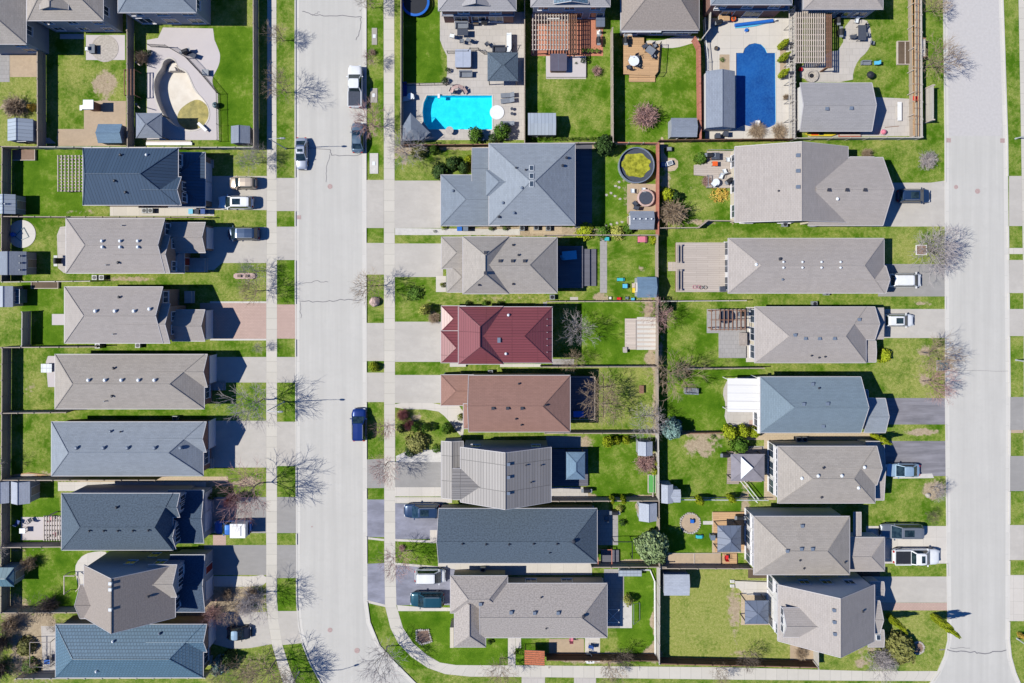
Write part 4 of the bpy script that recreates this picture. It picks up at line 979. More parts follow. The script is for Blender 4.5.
h.win(3, 'W', .5, 0, 3.8, 2.1, 'garage_door').win(2, 'W', .4, .3, 1, 2, 'door').steps(450, 363, 466, 366.5, .3, 'gutter_concrete', 1, 'S'); facade(h, 0, 'S', 2, 3); facade(h, 0, 'E', 2, 3.2)
h = House('reddish brown shingled house with a single hip', 515, 404, 'sh_brown', 'brick_buff')
h.block(468.5, 375.5, 570, 431.8, 4.9, 'x', (0, 1), .5).block(441, 375, 474, 405.4, 2.9, 'x', (1, 0), .35).block(463.5, 404, 474, 428.5, 4.4, 'x', (1, 0), .2)
h.vents([(493, 408), (507.6, 408), (522, 408)], 'vent_dark', .14, 'box').vents([(518.8, 383.5), (516, 418.6), (521.5, 424.6), (545.5, 405)], 'vent_dark', .13)
h.win(1, 'W', .5, 0, 3.9, 2.1, 'garage_door').win(2, 'W', .5, .3, 1, 2, 'door'); facade(h, 0, 'S', 2, 3); facade(h, 0, 'E', 3, 3.2)
h = House('grey ribbed metal roofed house with gables facing its neighbours', 500, 472, 'metal_rib', 'siding_grey')
h.block(460.5, 447, 551, 502, 4.9, 'y', (0, 0), .5).block(441.5, 441, 463, 498, 2.9, 'y', (0, 0), .3).block(452.5, 469, 482, 499.5, 4.95, 'x', (0, 0), .62)
h.vents([(508.5, 464), (508.5, 477), (508.5, 493)], 'vent_grey', .14, 'box').vents([(526, 465), (541, 465), (531, 482)], 'vent_dark', .1)
h.win(1, 'W', .4, 0, 3.9, 2.1, 'garage_door'); facade(h, 0, 'N', 2, 3); facade(h, 0, 'E', 3, 3.2)
h = House('long speckled steel blue bungalow under the ribbed grey roofed house', 520, 535, 'sh_slate', 'brick_buff')
h.block(438.5, 508.6, 597, 563, 2.8, 'x', (0, 1), .6, roof='sh_slate')
h.vents([(462.5, 543.5), (486, 544), (509, 544), (533.5, 543.5), (557, 543.5)], 'vent_dark', .14).vents([(549.5, 552.5)], 'vent_dark', .1).vents([(573.5, 541)], 'vent_dark', .24)
h.win(0, 'W', .6, 0, 3.9, 2.1, 'garage_door', 'garage_brown'); facade(h, 0, 'E', 2, .8, 1.8, 1.4)
h = House('speckled taupe corner bungalow inside the curve of the sidewalk', 530, 608, 'sh_speck', 'brick_buff')
h.block(480, 583.5, 607, 637.6, 2.9, 'x', (0, 1), .55).block(450.5, 576, 507.5, 613, 2.86, 'x', (1, 1), .58).block(454.5, 600, 485.5, 647, 2.82, 'y', (1, 0), .6)
h.vents([(480.5, 603.6), (511, 612), (534.5, 612.5), (558, 612.5)], 'vent_grey', .15, 'box').vents([(541, 597), (546, 628)], 'vent_dark', .1).vents([(583.5, 615.6)], 'vent_dark', .22)
h.win(1, 'W', .35, 0, 4.2, 2.1, 'garage_door').win(0, 'N', .7, .8, 1.6, 1.2).win(0, 'N', .4, .8, 1.6, 1.2); facade(h, 0, 'E', 3, .5, 1.8, 1.7); h.extra('chimney_chase', 'siding_cream', 451, 622, 454.6, 642, 0, 2.5, 1)

# ---- right column (fronts face road two, on the right)
h = House('large taupe gabled house with a full height ridge next to the white furniture patio', 800, 185, 'sh_mauve', 'siding_cream')
h.block(735, 146.5, 848, 222.5, 3.1, 'y', (0, 0), .43).block(808, 157.5, 883, 225.5, 3.0, 'x', (0, 0), .57, roof='sh_mauve').block(850, 157, 874.5, 176, 3, 'x', (0, 0), .4)
h.vents([(797.6, 155.5), (797.6, 171), (797.6, 187)], 'vent_grey', .17, 'box').vents([(828.5, 190), (846.5, 190), (864.5, 190)], 'vent_dark', .15, 'box').vents([(837, 199)], 'vent_white', .2).vents([(778, 191)], 'vent_dark', .12)
facade(h, 0, 'S', 3, .6, 1.8, 1.3); facade(h, 0, 'W', 3, .6, 1.8, 1.8); h.win(1, 'E', .4, 0, 4.6, 2.1, 'garage_door').win(1, 'S', .4, 1, 1, 1)
h = House('long mauve taupe bungalow joined to the big square weathered deck', 805, 265, 'sh_mauve', 'siding_white')
h.block(728.4, 238.5, 884, 293, 3.2, 'x', (1, 1), .55).block(846, 266, 886, 293, 3.18, 'x', (0, 0), .55)
h.vents([(783, 262), (802, 262), (821, 262), (840, 262), (783, 267.6), (802, 267.6), (821, 267.6), (840, 267.6)], 'vent_white', .14).vents([(756, 264.5)], 'vent_white', .2).vents([(779.6, 259)], 'vent_dark', .2).vents([(782, 279.5)], 'vent_grey', .14)
facade(h, 0, 'W', 3, .6, 1.9, 1.8); h.win(1, 'E', .5, 0, 3.2, 2.1, 'garage_door'); facade(h, 0, 'S', 4, .3, 1.2, .9, .2, .9)
h = House('mauve bungalow with a yellow bush by its front and a pergola at its back', 815, 335, 'sh_mauve', 'siding_cream')
h.block(755, 307, 866, 362.6, 3.2, 'x', (1, 1), .55).block(820, 307, 875, 339.5, 3.18, 'x', (0, 0), .55).block(862, 307.6, 884, 339.4, 2.6, 'x', (0, 0), .05, gut=False).block(866, 341, 876, 362, 2.6, 'x', (0, 0), .1, walls=False, gut=True)
h.vents([(794.5, 335), (805, 338.4), (819, 338.5), (834, 338.4), (858.6, 319.6)], 'vent_grey', .14, 'box').vents([(811, 355.5), (818.5, 357.5), (824.5, 356.6)], 'vent_dark', .12)
facade(h, 0, 'W', 3, .4, 1.9, 2.0); h.win(2, 'E', .5, 0, 3.2, 2.1, 'garage_door').win(0, 'E', .25, .6, 1.6, 1.4)
h = House('pale blue shingled house behind the white ribbed patio cover', 820, 405, 'sh_blue', 'siding_white')
h.block(760.5, 377, 861, 432.6, 3.9, 'x', (1, 0), .55).block(864, 398.5, 885.5, 432.6, 2.9, 'x', (0, 0), .4, roof='sh_bluegrey').block(848, 390, 868, 399, 2.8, 'x', (0, 0), .2, walls=False)
h.vents([(812, 384), (803, 404), (827, 403.6), (822.5, 426)], 'vent_grey', .15, 'box').vents([(818.5, 388)], 'vent_dark', .13)
facade(h, 0, 'W', 3, .5, 1.9, 2); facade(h, 0, 'E', 2, 1.6, 1.5); h.win(1, 'E', .5, 0, 3.4, 2.1, 'garage_door')
h = House('tan hipped house with white rear wall between the dark driveway and the cone trees', 823, 473, 'sh_tan', 'siding_white')
h.block(778, 446.4, 875, 503, 4.7, 'x', (1, 1), .5, roof='sh_tan').block(818, 446.4, 877, 485, 4.68, 'x', (0, 0), .5).block(866, 441.5, 884, 500, 2.8, 'x', (0, 0), .1, roof='sh_mauve')
h.vents([(801.5, 478), (817.7, 475.6), (841.4, 475.5), (858, 487.5), (864, 467)], 'vent_white', .2).vents([(823, 467.6), (821, 497)], 'vent_dark', .15)
facade(h, 0, 'W', 4, 3.1, 1.5); facade(h, 0, 'W', 3, .5, 2, 1.9); facade(h, 1, 'E', 2, 3); h.win(2, 'E', .35, 0, 3.4, 2.1, 'garage_door')
h = House('tan hipped house behind the white pickup with a lower garage roof', 805, 545, 'sh_mauve', 'siding_white')
h.block(754, 516.5, 849.5, 574.6, 4.7, 'x', (1, 1), .5, roof='sh_tan').block(836, 537.5, 884.5, 571, 2.9, 'x', (0, 1), .4, roof='sh_mauve').block(854, 512, 861, 537, 2.6, 'y', (0, 0), .1, walls=False)
h.vents([(801, 548.6), (812, 548.6), (787, 550.6), (801.7, 525.6)], 'vent_grey', .14, 'box').vents([(799.5, 560), (803.5, 568), (844.5, 562)], 'vent_dark', .12)
facade(h, 0, 'W', 4, 3.1, 1.5); facade(h, 0, 'W', 3, .5, 2, 1.9); h.win(1, 'E', .5, 0, 3.8, 2.1, 'garage_door'); facade(h, 0, 'E', 1, 3)
h = House('two storey mauve gabled house at the lower right with four box vents beside the ridge', 830, 615, 'sh_mauve', 'siding_white')
h.block(778, 584.5, 874.5, 641, 4.9, 'y', (0, 0), .62).block(783, 608, 826, 637, 6.3, 'x', (0, 0), .6).block(858, 601, 880, 633, 3.9, 'x', (0, 0), .42, roof='sh_mauve').block(868, 630, 884, 647, 2.8, 'x', (0, 0), .12, roof='sh_mauve').block(870, 582, 884, 596, 2.6, 'x', (0, 0), .2)
h.vents([(833.6, 609.8), (834, 621.6), (834.4, 633.5), (834.6, 645)], 'vent_grey', .14, 'box').vents([(862.5, 611)], 'vent_dark', .14).skylight(878, 637, .3, .35)
facade(h, 0, 'N', 3, 3.2, 1.4, 1.2, .3, .8); facade(h, 0, 'N', 3, .8, 1.4, 1.2, .2, .8); facade(h, 0, 'W', 3, .5, 2, 1.9); facade(h, 0, 'W', 2, 3.2, 1.4, 1.2, .1, .9); facade(h, 1, 'W', 3, 5.0, 1, 1.1); h.win(3, 'E', .5, .3, 1, 2, 'door')
h = House('grey shingled garage in the top right garden with two box vents', 836, 107, 'sh_garage', 'siding_white', 'garage', 'garage')
h.block(800, 83, 872, 131, 2.7, 'x', (0, 0), .35); h.vents([(826.4, 109), (850.8, 108.4)], 'vent_grey', .15, 'box'); h.win(0, 'E', .5, 0, 3.6, 2.1, 'garage_door')

# ================================================================ FENCES
POST = {}
def fence(pts, label, h=1.8, mat='fence_wood', post=None, wd=.12, z0=0, rails=True, group=None, gap=2.4, cap=None, open_=False):
    ctr = W(*pts[0]); o = thing('fence', (ctr.x, ctr.y, 0), label, 'fence', group)
    A = [W(a, b, h) for a, b in pts]; m = MB(); cp = MB()
    for i in range(len(A) - 1):
        p_, q_ = A[i], A[i + 1]; d = q_ - p_; L = d.length
        if L < .05: continue
        an = math.atan2(d.y, d.x); c = (p_ + q_) / 2
        if open_:
            for k in range(int(L / .14)):
                e = p_ + d * ((k + .5) * .14 / L); m.box(e.x - .012, e.y - .012, .05, e.x + .012, e.y + .012, h - .05)
            m.box(c.x - L / 2, c.y - .02, .1, c.x + L / 2, c.y + .02, .14, an)
        else:
            m.box(c.x - L / 2, c.y - .02, .05, c.x + L / 2, c.y + .02, h - .04, an)
            m.box(c.x - L / 2, c.y + .025, .5, c.x + L / 2, c.y + .06, .6, an, (c.x, c.y))
        cp.box(c.x - L / 2, c.y - wd / 2, h - .04, c.x + L / 2, c.y + wd / 2, h, an)
        n = max(1, round(L / gap))
        key = (mat, round(h, 1), open_)
        for k in range(n + (1 if i == len(A) - 2 else 0)):
            e = p_ + d * (k / n); r = .06 if not open_ else .03
            if key not in POST:
                po = MB().box(-r, -r, 0, r, r, h + .06).box(-r - .02, -r - .02, h + .06, r + .02, r + .02, h + .1).build('post', post or mat, o); POST[key] = po
            else: po = POST[key].copy(); col.objects.link(po); po.parent = o
            po.location = (e.x - ctr.x, e.y - ctr.y, 0); po.rotation_euler = (0, 0, an)
    org = (ctr.x, ctr.y, 0)
    m.build('panel', mat, o, org=org); cp.build('top_rail', cap or mat, o, org=org)
    return o
FN = [
 ([(37, 28), (37.4, 147)], 'board fence between the top left corner garden and the lawn with the dry circle', {}),
 ([(126.8, 14), (127.2, 147)], 'board fence between the dry circle lawn and the empty pool garden', {}),
 ([(37.4, 146.8), (127, 147.4)], 'board fence behind the lawn with the dry circle and the pergola garden', {'mat': 'fence_pale'}),
 ([(0, 146.4), (36.8, 146.8)], 'board fence along the bottom of the top left corner garden', {}),
 ([(127.8, 147.4), (252.4, 147.2)], 'board fence along the bottom of the empty pool garden', {'mat': 'fence_pale'}),
 ([(253, -30), (253.6, 147)], 'tall board fence casting shade along the left sidewalk beside the pool lawn', {'h': 2.0}),
 ([(2, 147.5), (1.4, 216)], 'rear board fence of the pergola garden at the left edge', {}),
 ([(1.4, 217), (1, 281)], 'rear board fence of the garden with the half round trampoline pad', {}),
 ([(2, 348), (1.6, 412.6)], 'rear board fence of the garden with the small blue topped table', {}),
 ([(1.6, 414), (1.2, 480)], 'rear board fence of the patchy lawn behind the long blue grey bungalow', {}),
 ([(1.2, 481), (1, 547)], 'rear board fence of the pergola patio garden at the left edge', {}),
 ([(1, 548), (.6, 612.6)], 'rear board fence beside the teal shed at the left edge', {}),
 ([(2, 216.5), (66, 216.8)], 'board fence between the pergola lawn and the round pad garden', {}),
 ([(68, 216.8), (204, 217.2)], 'board fence along the passage below the navy metal roofed house', {'h': 1.5}),
 ([(2, 282), (90, 281.2)], 'pale board fence above the tall green lawn by the planter strip', {'mat': 'fence_pale'}),
 ([(1, 347.6), (96.5, 347)], 'grey board fence between the third and fourth left gardens', {}),
 ([(1, 413.4), (66, 412.6)], 'grey board fence between the spotted table lawn and the patchy lawn', {}),
 ([(1, 480.4), (155, 480.2)], 'board fence along the tan side passage', {}),
 ([(1, 547.6), (61, 547)], 'board fence below the pink patio with the slatted cover', {}),
 ([(1, 613), (82, 612.8)], 'board fence above the overgrown corner garden', {}),
 ([(16, 678.8), (205, 678)], 'pale board fence along the bottom left street side', {'mat': 'fence_pale'}),
 ([(400.8, -20), (400.8, 144.4)], 'tall board fence beside the middle sidewalk along the cyan pool garden', {'h': 2.0}),
 ([(401.5, 144.8), (490, 144.2)], 'brown board fence behind the cyan pool', {'mat': 'fence_dark', 'cap': 'wood_brown'}),
 ([(524.6, 0), (524.6, 143.2)], 'board fence between the cyan pool garden and the pergola garden', {'h': 2.0}),
 ([(525.4, 143.4), (612, 142.4)], 'low board fence with small shrubs behind the timber pergola garden', {'h': 1.5}),
 ([(612.6, 28), (613.2, 142)], 'board fence between the pergola lawn and the tan deck lawn', {'h': 2.2}),
 ([(614, 142.4), (658, 143)], 'board fence above the green round pool', {'mat': 'fence_wood', 'cap': 'wood_red', 'h': 1.6}),
 ([(695, 37), (699.6, 46), (700.6, 139)], 'red topped board fence between the tan deck lawn and the dark blue pool', {'mat': 'wood_red', 'wd': .3, 'cap': 'wood_red'}),
 ([(711, 8), (710, 28), (702.5, 38)], 'pale slanted board fence beside the small patio of the dark blue pool garden', {'mat': 'fence_pale'}),
 ([(660, 140), (792, 138.6)], 'board fence behind the dark blue pool', {'mat': 'fence_dark'}),
 ([(795, 8), (795.6, 138.6)], 'board fence between the dark blue pool and the corner pergola garden', {'mat': 'fence_pale'}),
 ([(912, -20), (913.6, 136)], 'inner rail fence of the corner garden beside road two', {'mat': 'fence_wood', 'h': 1.0, 'cap': 'deck_tan'}),
 ([(921.4, -20), (922.4, 137)], 'outer board fence of the corner garden shading the road two grass', {'h': 1.8, 'mat': 'fence_pale'}),
 ([(797, 138), (922, 137.4)], 'board fence below the grey garage in the corner garden', {'mat': 'fence_pale', 'h': 1.6}),
 ([(658.6, 143), (658.4, 235)], 'red brown board fence beside the green round pool', {'mat': 'wood_red', 'wd': .2}),
 ([(657.8, 236), (658, 301)], 'board fence beside the blue roofed play shed', {}),
 ([(658, 302), (658, 366.6)], 'board fence behind the slatted garden platform', {}),
 ([(658, 368), (658.4, 432.6)], 'board fence at the end of the dry lawn behind the brown roofed house', {}),
 ([(658.4, 434), (659, 500.6)], 'board fence beside the small white shed', {'mat': 'fence_pale'}),
 ([(659, 502), (659.6, 566.6)], 'board fence beside the big round sage tree', {}),
 ([(659.8, 568), (659.4, 664)], 'tall pale board fence between the neat green lawn and the large dry lawn', {'mat': 'fence_pale', 'h': 2.0}),
 ([(545, 235), (658, 235)], 'board fence between the green round pool garden and the blue deck garden', {}),
 ([(547, 301.6), (658, 301.4)], 'board fence between the toy strewn lawn and the red roofed house lawn', {}),
 ([(541, 367), (657.4, 366.8)], 'board fence between the red roofed house lawn and the dry lawn', {}),
 ([(545, 433.4), (658, 433.2)], 'board fence between the dry lawn and the gazebo lawn', {}),
 ([(525, 501.4), (658.6, 501)], 'board fence between the gazebo lawn and the curved bed lawn', {}),
 ([(592, 567.4), (666, 567.2)], 'board fence between the curved bed lawn and the neat bordered lawn', {}),
 ([(547, 660.4), (658, 661)], 'dark board fence along the street sidewalk at the bottom', {'mat': 'fence_dark'}),
 ([(660, 228), (699, 227.4), (708, 220.4), (734, 220.8)], 'board fence with a jog below the white furniture patio garden', {'h': 1.5}),
 ([(659, 301.4), (746, 300.6)], 'pale board fence between the big deck and the stone terrace gardens', {'mat': 'fence_pale', 'h': 1.5}),
 ([(684, 369), (764, 368.2)], 'board fence between the stone terrace and the swing bench lawns', {'h': 1.5}),
 ([(672, 433.8), (722, 433)], 'wire fence between the swing bench lawn and the bare soil lawn', {'h': 1.3, 'mat': 'wood_brown'}),
 ([(680, 499.8), (768, 500.4)], 'wire fence with two small cone trees between the two gazebo lawns', {'h': 1.2, 'mat': 'galvanised', 'open_': True}),
 ([(661, 568.6), (752, 568.8)], 'board fence with shade below the vegetable bed', {'h': 1.6}),
 ([(660, 664), (817, 667.6)], 'dark brown board fence along the bottom street side of the large dry lawn', {'mat': 'fence_dark', 'h': 1.8, 'cap': 'wood_brown'}),
 ([(818.4, 651), (818.6, 669)], 'short pale fence closing the side bed of the lower right house', {'mat': 'fence_pale', 'h': 1.6}),
 ([(147, 44), (165, 45), (184, 56), (200, 73), (216, 92), (217, 140)], 'thin black railing curving around the empty pool', {'h': 1.2, 'mat': 'black_metal', 'open_': True, 'wd': .05}),
 ([(404, 83.4), (449, 82.6)], 'thin dark railing between the lawn and the cyan pool', {'h': 1.2, 'mat': 'black_metal', 'open_': True, 'wd': .05}),
 ([(447, 51), (468, 51), (470, 48), (478, 48), (484, 52), (510, 52), (514, 43)], 'metal railing along the raised terrace above the cyan pool', {'h': 1.0, 'mat': 'black_metal', 'open_': True, 'wd': .06}),
 ([(705, 18), (706, 40), (708, 60), (708, 70)], 'low white railing beside the small patio steps', {'h': 1.0, 'mat': 'white_plastic', 'open_': True, 'wd': .08}),
 ([(22, 312), (21.6, 346)], 'pale board fence beside the cluttered brown bed', {'mat': 'fence_pale'}),
 ([(619, 569), (650, 570), (654.5, 581), (655, 655)], 'low white border edging curving around the neat green lawn', {'h': .25, 'mat': 'white_plastic', 'wd': .14}),
 ([(653, 455), (652.6, 496)], 'low edging along the bed under the small white shed', {'h': .3, 'mat': 'stone'}),
]
for pts, lab, kw in FN: fence(pts, lab, **kw)
# lattice screen with three leaning cedars by the dark blue pool
def lattice(x, y0, y1, label):
    a, b = W(x, y0, 2), W(x, y1, 2); o = thing('lattice_screen', (a.x, a.y, 0), label, 'screen'); org = (a.x, a.y, 0)
    m = MB()
    for k in range(2):
        xx = a.x + k * .75
        m.box(xx - .05, b.y, 1.9, xx + .05, a.y, 2.0)
    o1 = m.build('beam', 'fence_pale', o, org=org); n = int((a.y - b.y) / .5); m = MB()
    for i in range(n): m.box(a.x - .1, a.y - i * .5 - .03, 2.0, a.x + .85, a.y - i * .5 + .03, 2.06)
    m.build('slats', 'fence_pale', o, org=org)
    for i in range(8):
        yy = a.y + (b.y - a.y) * i / 7
        for k in (0, .75): MB().box(a.x + k - .05, yy - .05, 0, a.x + k + .05, yy + .05, 1.9).build('post', 'fence_pale', o, org=org)
lattice(789.4, 6, 138, 'long pale slatted overhead screen beside the dark blue pool')
def lattice2(x, y0, y1, label): 
    a, b = W(x, y0, 1.8), W(x, y1, 1.8); o = thing('rail_screen', (a.x, a.y, 0), label, 'screen'); org = (a.x, a.y, 0)
    m = MB()
    for k in (0, .5): m.box(a.x + k - .05, b.y, 1.7, a.x + k + .05, a.y, 1.8)
    m.build('beam', 'deck_tan', o, org=org); m = MB()
    for i in range(int((a.y - b.y) / 1.1)): m.box(a.x - .1, a.y - i * 1.1 - .04, 1.8, a.x + .65, a.y - i * 1.1 + .04, 1.86)
    m.build('slats', 'wood_brown', o, org=org)
    for i in range(8): MB().box(a.x - .05, a.y + (b.y - a.y) * i / 7 - .05, 0, a.x + .05, a.y + (b.y - a.y) * i / 7 + .05, 1.7).build('post', 'wood_pale', o, org=org)
lattice2(915, -20, 136, 'slatted overhead rail between the two fences of the corner garden')
# ================================================================ SHEDS AND GAZEBOS
def shed(label, x0, y0, x1, y1, roof, axis='y', hips=(0, 0), eh=2.1, pitch=.45, wall='siding_grey', side='S', name='garden_shed', cat='shed', over=.12):
    h = House(label, (x0 + x1) / 2, (y0 + y1) / 2, roof, wall, cat, name)
    h.block(x0, y0, x1, y1, eh, axis, hips, pitch, over=over, gut=False, th=.08)
    h.win(0, side, .5, .05, 1.1, 1.75, 'door', 'fence_wood'); return h
shed('blue metal shed with a ridge in the top left corner garden', 7.5, 119, 33, 141, 'metal_shed', 'y')
shed('pale blue green shed on the tan bed beside the dry circle lawn', 98, 124, 122, 143, 'sh_shed_blue', 'x', side='W')
shed('small blue grey shed in the bottom corner of the empty pool lawn', 231, 126, 250, 143.5, 'sh_shed_grey', 'y', side='W')
shed('pale shed with a row of four caps at the left edge by the pergola lawn', -4, 194.5, 15.5, 214, 'metal_shed', 'y', side='E').vents([(3, 204), (6, 204), (0.5, 204)], 'vent_white', .1)
shed('wide grey blue shed below the half round pad at the left edge', -2, 251.5, 26.5, 275, 'sh_shed_grey', 'y', side='E').vents([(21, 256), (21, 263), (21, 270)], 'vent_grey', .12)
shed('pale cluttered lean-to shed above the planter bed at the left edge', -2, 286, 13, 307, 'sh_shed_pale', 'y', side='E')
shed('pale shingled shed cut by the left edge beside the grey twin shed', -6, 481.5, 9, 503, 'sh_shed_pale', 'y', side='E')
shed('grey shed with a pale ridge next to the small green square lawn', 11, 481.5, 30, 503.5, 'sh_shed_pale', 'y', side='E')
shed('teal green metal shed at the left edge with a pointed shadow', -6, 567.5, 14, 586.5, 'metal_teal', 'x', side='E', hips=(0, .6))
shed('flat grey shed in the bottom left of the timber pergola garden', 528, 113, 556, 135, 'metal_shed', 'x', side='S', pitch=.25)
shed('small pale grey shed beside the red topped fence', 671, 118, 697, 137, 'sh_shed_grey', 'x', side='S', pitch=.4)
shed('long blue grey pool house beside the dark blue pool', 706, 71, 735, 128, 'sh_shed_grey', 'y', side='E', eh=2.5, name='pool_house', cat='pool house', wall='siding_white')
shed('blue grey shed with four roof caps beside the round hot tub', 630, 211, 654, 229.4, 'sh_shed_grey', 'x', side='W').vents([(634, 219), (640, 219), (646, 219), (651.5, 219)], 'vent_white', .12)
shed('slate blue shed next to the children toys', 637, 277, 656.5, 297.5, 'sh_shed_blue', 'x', side='W')
shed('small white shed with a pink shrub at its foot', 638, 441.5, 652.5, 455.5, 'sh_shed_pale', 'y', side='S')
shed('two tone grey shed beside the curved bed lawn', 639, 503, 657, 521, 'sh_shed_pale', 'y', side='W')
sh = shed('pale L shaped shed in the corner between two cone tree gardens', 661.4, 484.5, 673, 503, 'sh_shed_pale', 'y', side='S'); sh.block(667, 489.5, 680.5, 502.5, 2.0, 'x', (0, 0), .3, over=.12, gut=False, th=.08)
shed('square pale grey shed in the top left of the large dry lawn', 664, 574.5, 689.5, 595.5, 'sh_shed_pale', 'x', side='S', pitch=.2)
def cabinet(): pass
def gazebo(label, x0, y0, x1, y1, roof, eh=2.4, pitch=.5, name='gazebo', cat='gazebo', post='trim_dark'):
    h = House(label, (x0 + x1) / 2, (y0 + y1) / 2, roof, 'trim_dark', cat, name)
    wx, wy = x1 - x0, y1 - y0
    h.block(x0, y0, x1, y1, eh, 'x' if wx >= wy else 'y', (1, 1), pitch, walls=False, gut=False, th=.06)
    a = W(x0, y1, eh); b = W(x1, y0, eh)
    for x in (a.x + .2, b.x - .2):
        for y in (a.y + .2, b.y - .2): h.part(MB().box(x - .06, y - .06, 0, x + .06, y + .06, eh - .05), 'post', post)
    m = MB(); m.box(a.x + .1, a.y + .15, eh - .2, b.x - .1, a.y + .25, eh - .07); m.box(a.x + .1, b.y - .25, eh - .2, b.x - .1, b.y - .15, eh - .07)
    m.box(a.x + .15, a.y + .25, eh - .2, a.x + .25, b.y - .25, eh - .07); m.box(b.x - .25, a.y + .25, eh - .2, b.x - .15, b.y - .25, eh - .07)
    h.part(m, 'beam', post); return h
gazebo('grey roofed gazebo in the lower left of the empty pool garden', 136, 113, 162, 138, 'sh_shed_grey', 2.3, .5)
gazebo('slate grey shingled gazebo between the raised terrace and the cyan pool', 487.5, 52.5, 518, 81, 'sh_slate', 2.5, .4)
g_ = gazebo('blue grey hipped gazebo beside the ribbed metal roofed house', 566, 452, 585, 479.5, 'sh_shed_blue', 2.5, .55)
g_ = gazebo('taupe canopy gazebo with its sunlit upper slope painted white', 731, 454, 764.5, 481, 'canvas_taupe', 2.5, .35)
a = W(741, 457, 3.0); b = W(741, 479, 3.0); c = W(753, 468, 3.45)
g_.part(MB().poly([a, b, c][::-1]).poly([a + Vector((0, 0, -.05)), b + Vector((0, 0, -.05)), c + Vector((0, 0, -.05))]), 'lit_slope', 'vent_white')  # white wedge: sunlight on the west upper slope, put into its colour
g_ = gazebo('metal ribbed gazebo with a pale corner on the tan patio', 717.5, 525.5, 741, 552, 'metal_gazebo', 2.5, .45)
g_ = gazebo('dark hipped metal gazebo beside the large dry lawn', 745, 600.5, 768.5, 624, 'metal_gazebo', 2.5, .35)
# gray drooping shade sail by the cyan pool
o = thing('shade_sail', W(403, 140), 'grey sagging shade sail in the left corner by the cyan pool', 'shade sail')
m = MB(); q = [W(402.6, 141, 2.0), W(422, 140, 1.8), W(430, 132.5, 1.9), W(410.5, 113, 2.3), W(402.8, 126, 2.0)]; ctr = W(411, 129, 2.7)
for i in range(5): m.poly([ctr, q[(i + 1) % 5], q[i]] if (q[(i + 1) % 5] - ctr).cross(q[i] - ctr).z > 0 else [ctr, q[i], q[(i + 1) % 5]])
m.build('canvas', 'canvas_grey', o, org=o.location)
for v in q: MB().rod((v.x, v.y, 0), v, .05).build('pole', 'grey_metal', o, org=o.location)

# ================================================================ PERGOLAS
def pergola(label, x0, y0, x1, y1, nx_, ny_, mat, h=2.5, wb=.1, over='y', name='pergola'):
    a = W(x0, y1, h); b = W(x1, y0, h); o = thing(name, (a.x, a.y, 0), label, 'pergola'); org = o.location.copy()
    for x in (a.x + .25, b.x - .25):
        for y in (a.y + .25, b.y - .25): MB().box(x - .07, y - .07, 0, x + .07, y + .07, h - .3).build('post', mat, o, org=org)
    m = MB()
    for i in range(ny_):
        y = a.y + .1 + (b.y - a.y - .2) * i / (ny_ - 1); m.box(a.x, y - wb / 2, h - .3, b.x, y + wb / 2, h - .15)
    m.build('beam', mat, o, org=org); m = MB()
    for i in range(nx_):
        x = a.x + .1 + (b.x - a.x - .2) * i / (nx_ - 1); m.box(x - wb / 2, a.y, h - .14, x + wb / 2, b.y, h)
    m.build('rafter', mat, o, org=org); return o
pergola('pale timber grid pergola attached to the navy metal roofed house', 57, 155, 83.5, 191.5, 8, 12, 'wood_pale')
pergola('large cream slatted pergola on the terracotta terrace', 532, 14, 568.5, 50, 13, 8, 'wood_pale')
pergola('brown timber pergola between the cream pergola and the terracotta terrace', 569, 14, 577, 54, 4, 9, 'wood_brown')
pergola('greyish slatted pergola in the top right corner garden', 795.5, 11, 825.5, 63, 14, 10, 'wood_pale')
pergola('narrow brown pergola beam strip beside the corner garden barbecue', 826.5, 14, 832, 68, 3, 10, 'wood_brown')
pergola('open pergola slats over the pink patio behind the dark slate house', 43, 516, 60, 541, 7, 6, 'wood_pale')
pergola('small slatted pergola over a round table on the stone terrace', 711, 309.5, 746, 330.5, 9, 3, 'wood_brown', 2.4)
# ================================================================ DECKS
def deck(label, pts, h, mat, side='wood_brown', name='deck', rail=None, steps=None, cat='deck'):
    A = [W(x, y, h) for x, y in pts]; o = thing(name, (A[0].x, A[0].y, 0), label, cat); org = o.location.copy()
    MB().prism([(p.x, p.y) for p in A], h - .12, h).build('floor_boards', mat, o, org=org)
    c = sum(A, Vector()) / len(A); B = [c + (p - c) * .985 for p in A]
    MB().prism([(p.x, p.y) for p in B], 0, h - .12, cap=False).build('skirt', side, o, org=org)
    if rail:
        m = MB(); r = MB()
        for i in rail[1]:
            p, q = A[i], A[(i + 1) % len(A)]; z = Vector((0, 0, .95)); m.rod(p + z, q + z, .04)
            n = int((q - p).length / .15)
            for k in range(n): e = p + (q - p) * (k / n); r.rod(e, e + z, .012, n=3)
            r.rod(p, p + z * 1.05, .05); r.rod(q, q + z * 1.05, .05)
        m.build('handrail', rail[0], o, org=org); r.build('baluster', rail[0], o, org=org)
    for s in steps or []:
        a = W(s[0], s[3], .1); b = W(s[2], s[1], .1); n = 2; m = MB()
        vert = s[4] in 'EW'
        for k in range(n):
            f0 = (k + 1) / (n + 1)
            if s[4] == 'S': m.box(a.x, a.y + (b.y - a.y) * k / n, 0, b.x, b.y - .004 * k, h * f0)
            elif s[4] == 'N': m.box(a.x, a.y, 0, b.x - .004 * k, b.y - (b.y - a.y) * k / n, h * f0)
            elif s[4] == 'E': m.box(a.x, a.y, 0, b.x - (b.x - a.x) * k / n, b.y - .004 * k, h * f0)
            else: m.box(a.x + (b.x - a.x) * k / n, a.y, 0, b.x, b.y - .004 * k, h * f0)
        m.build('deck_step', mat, o, org=org)
    return o
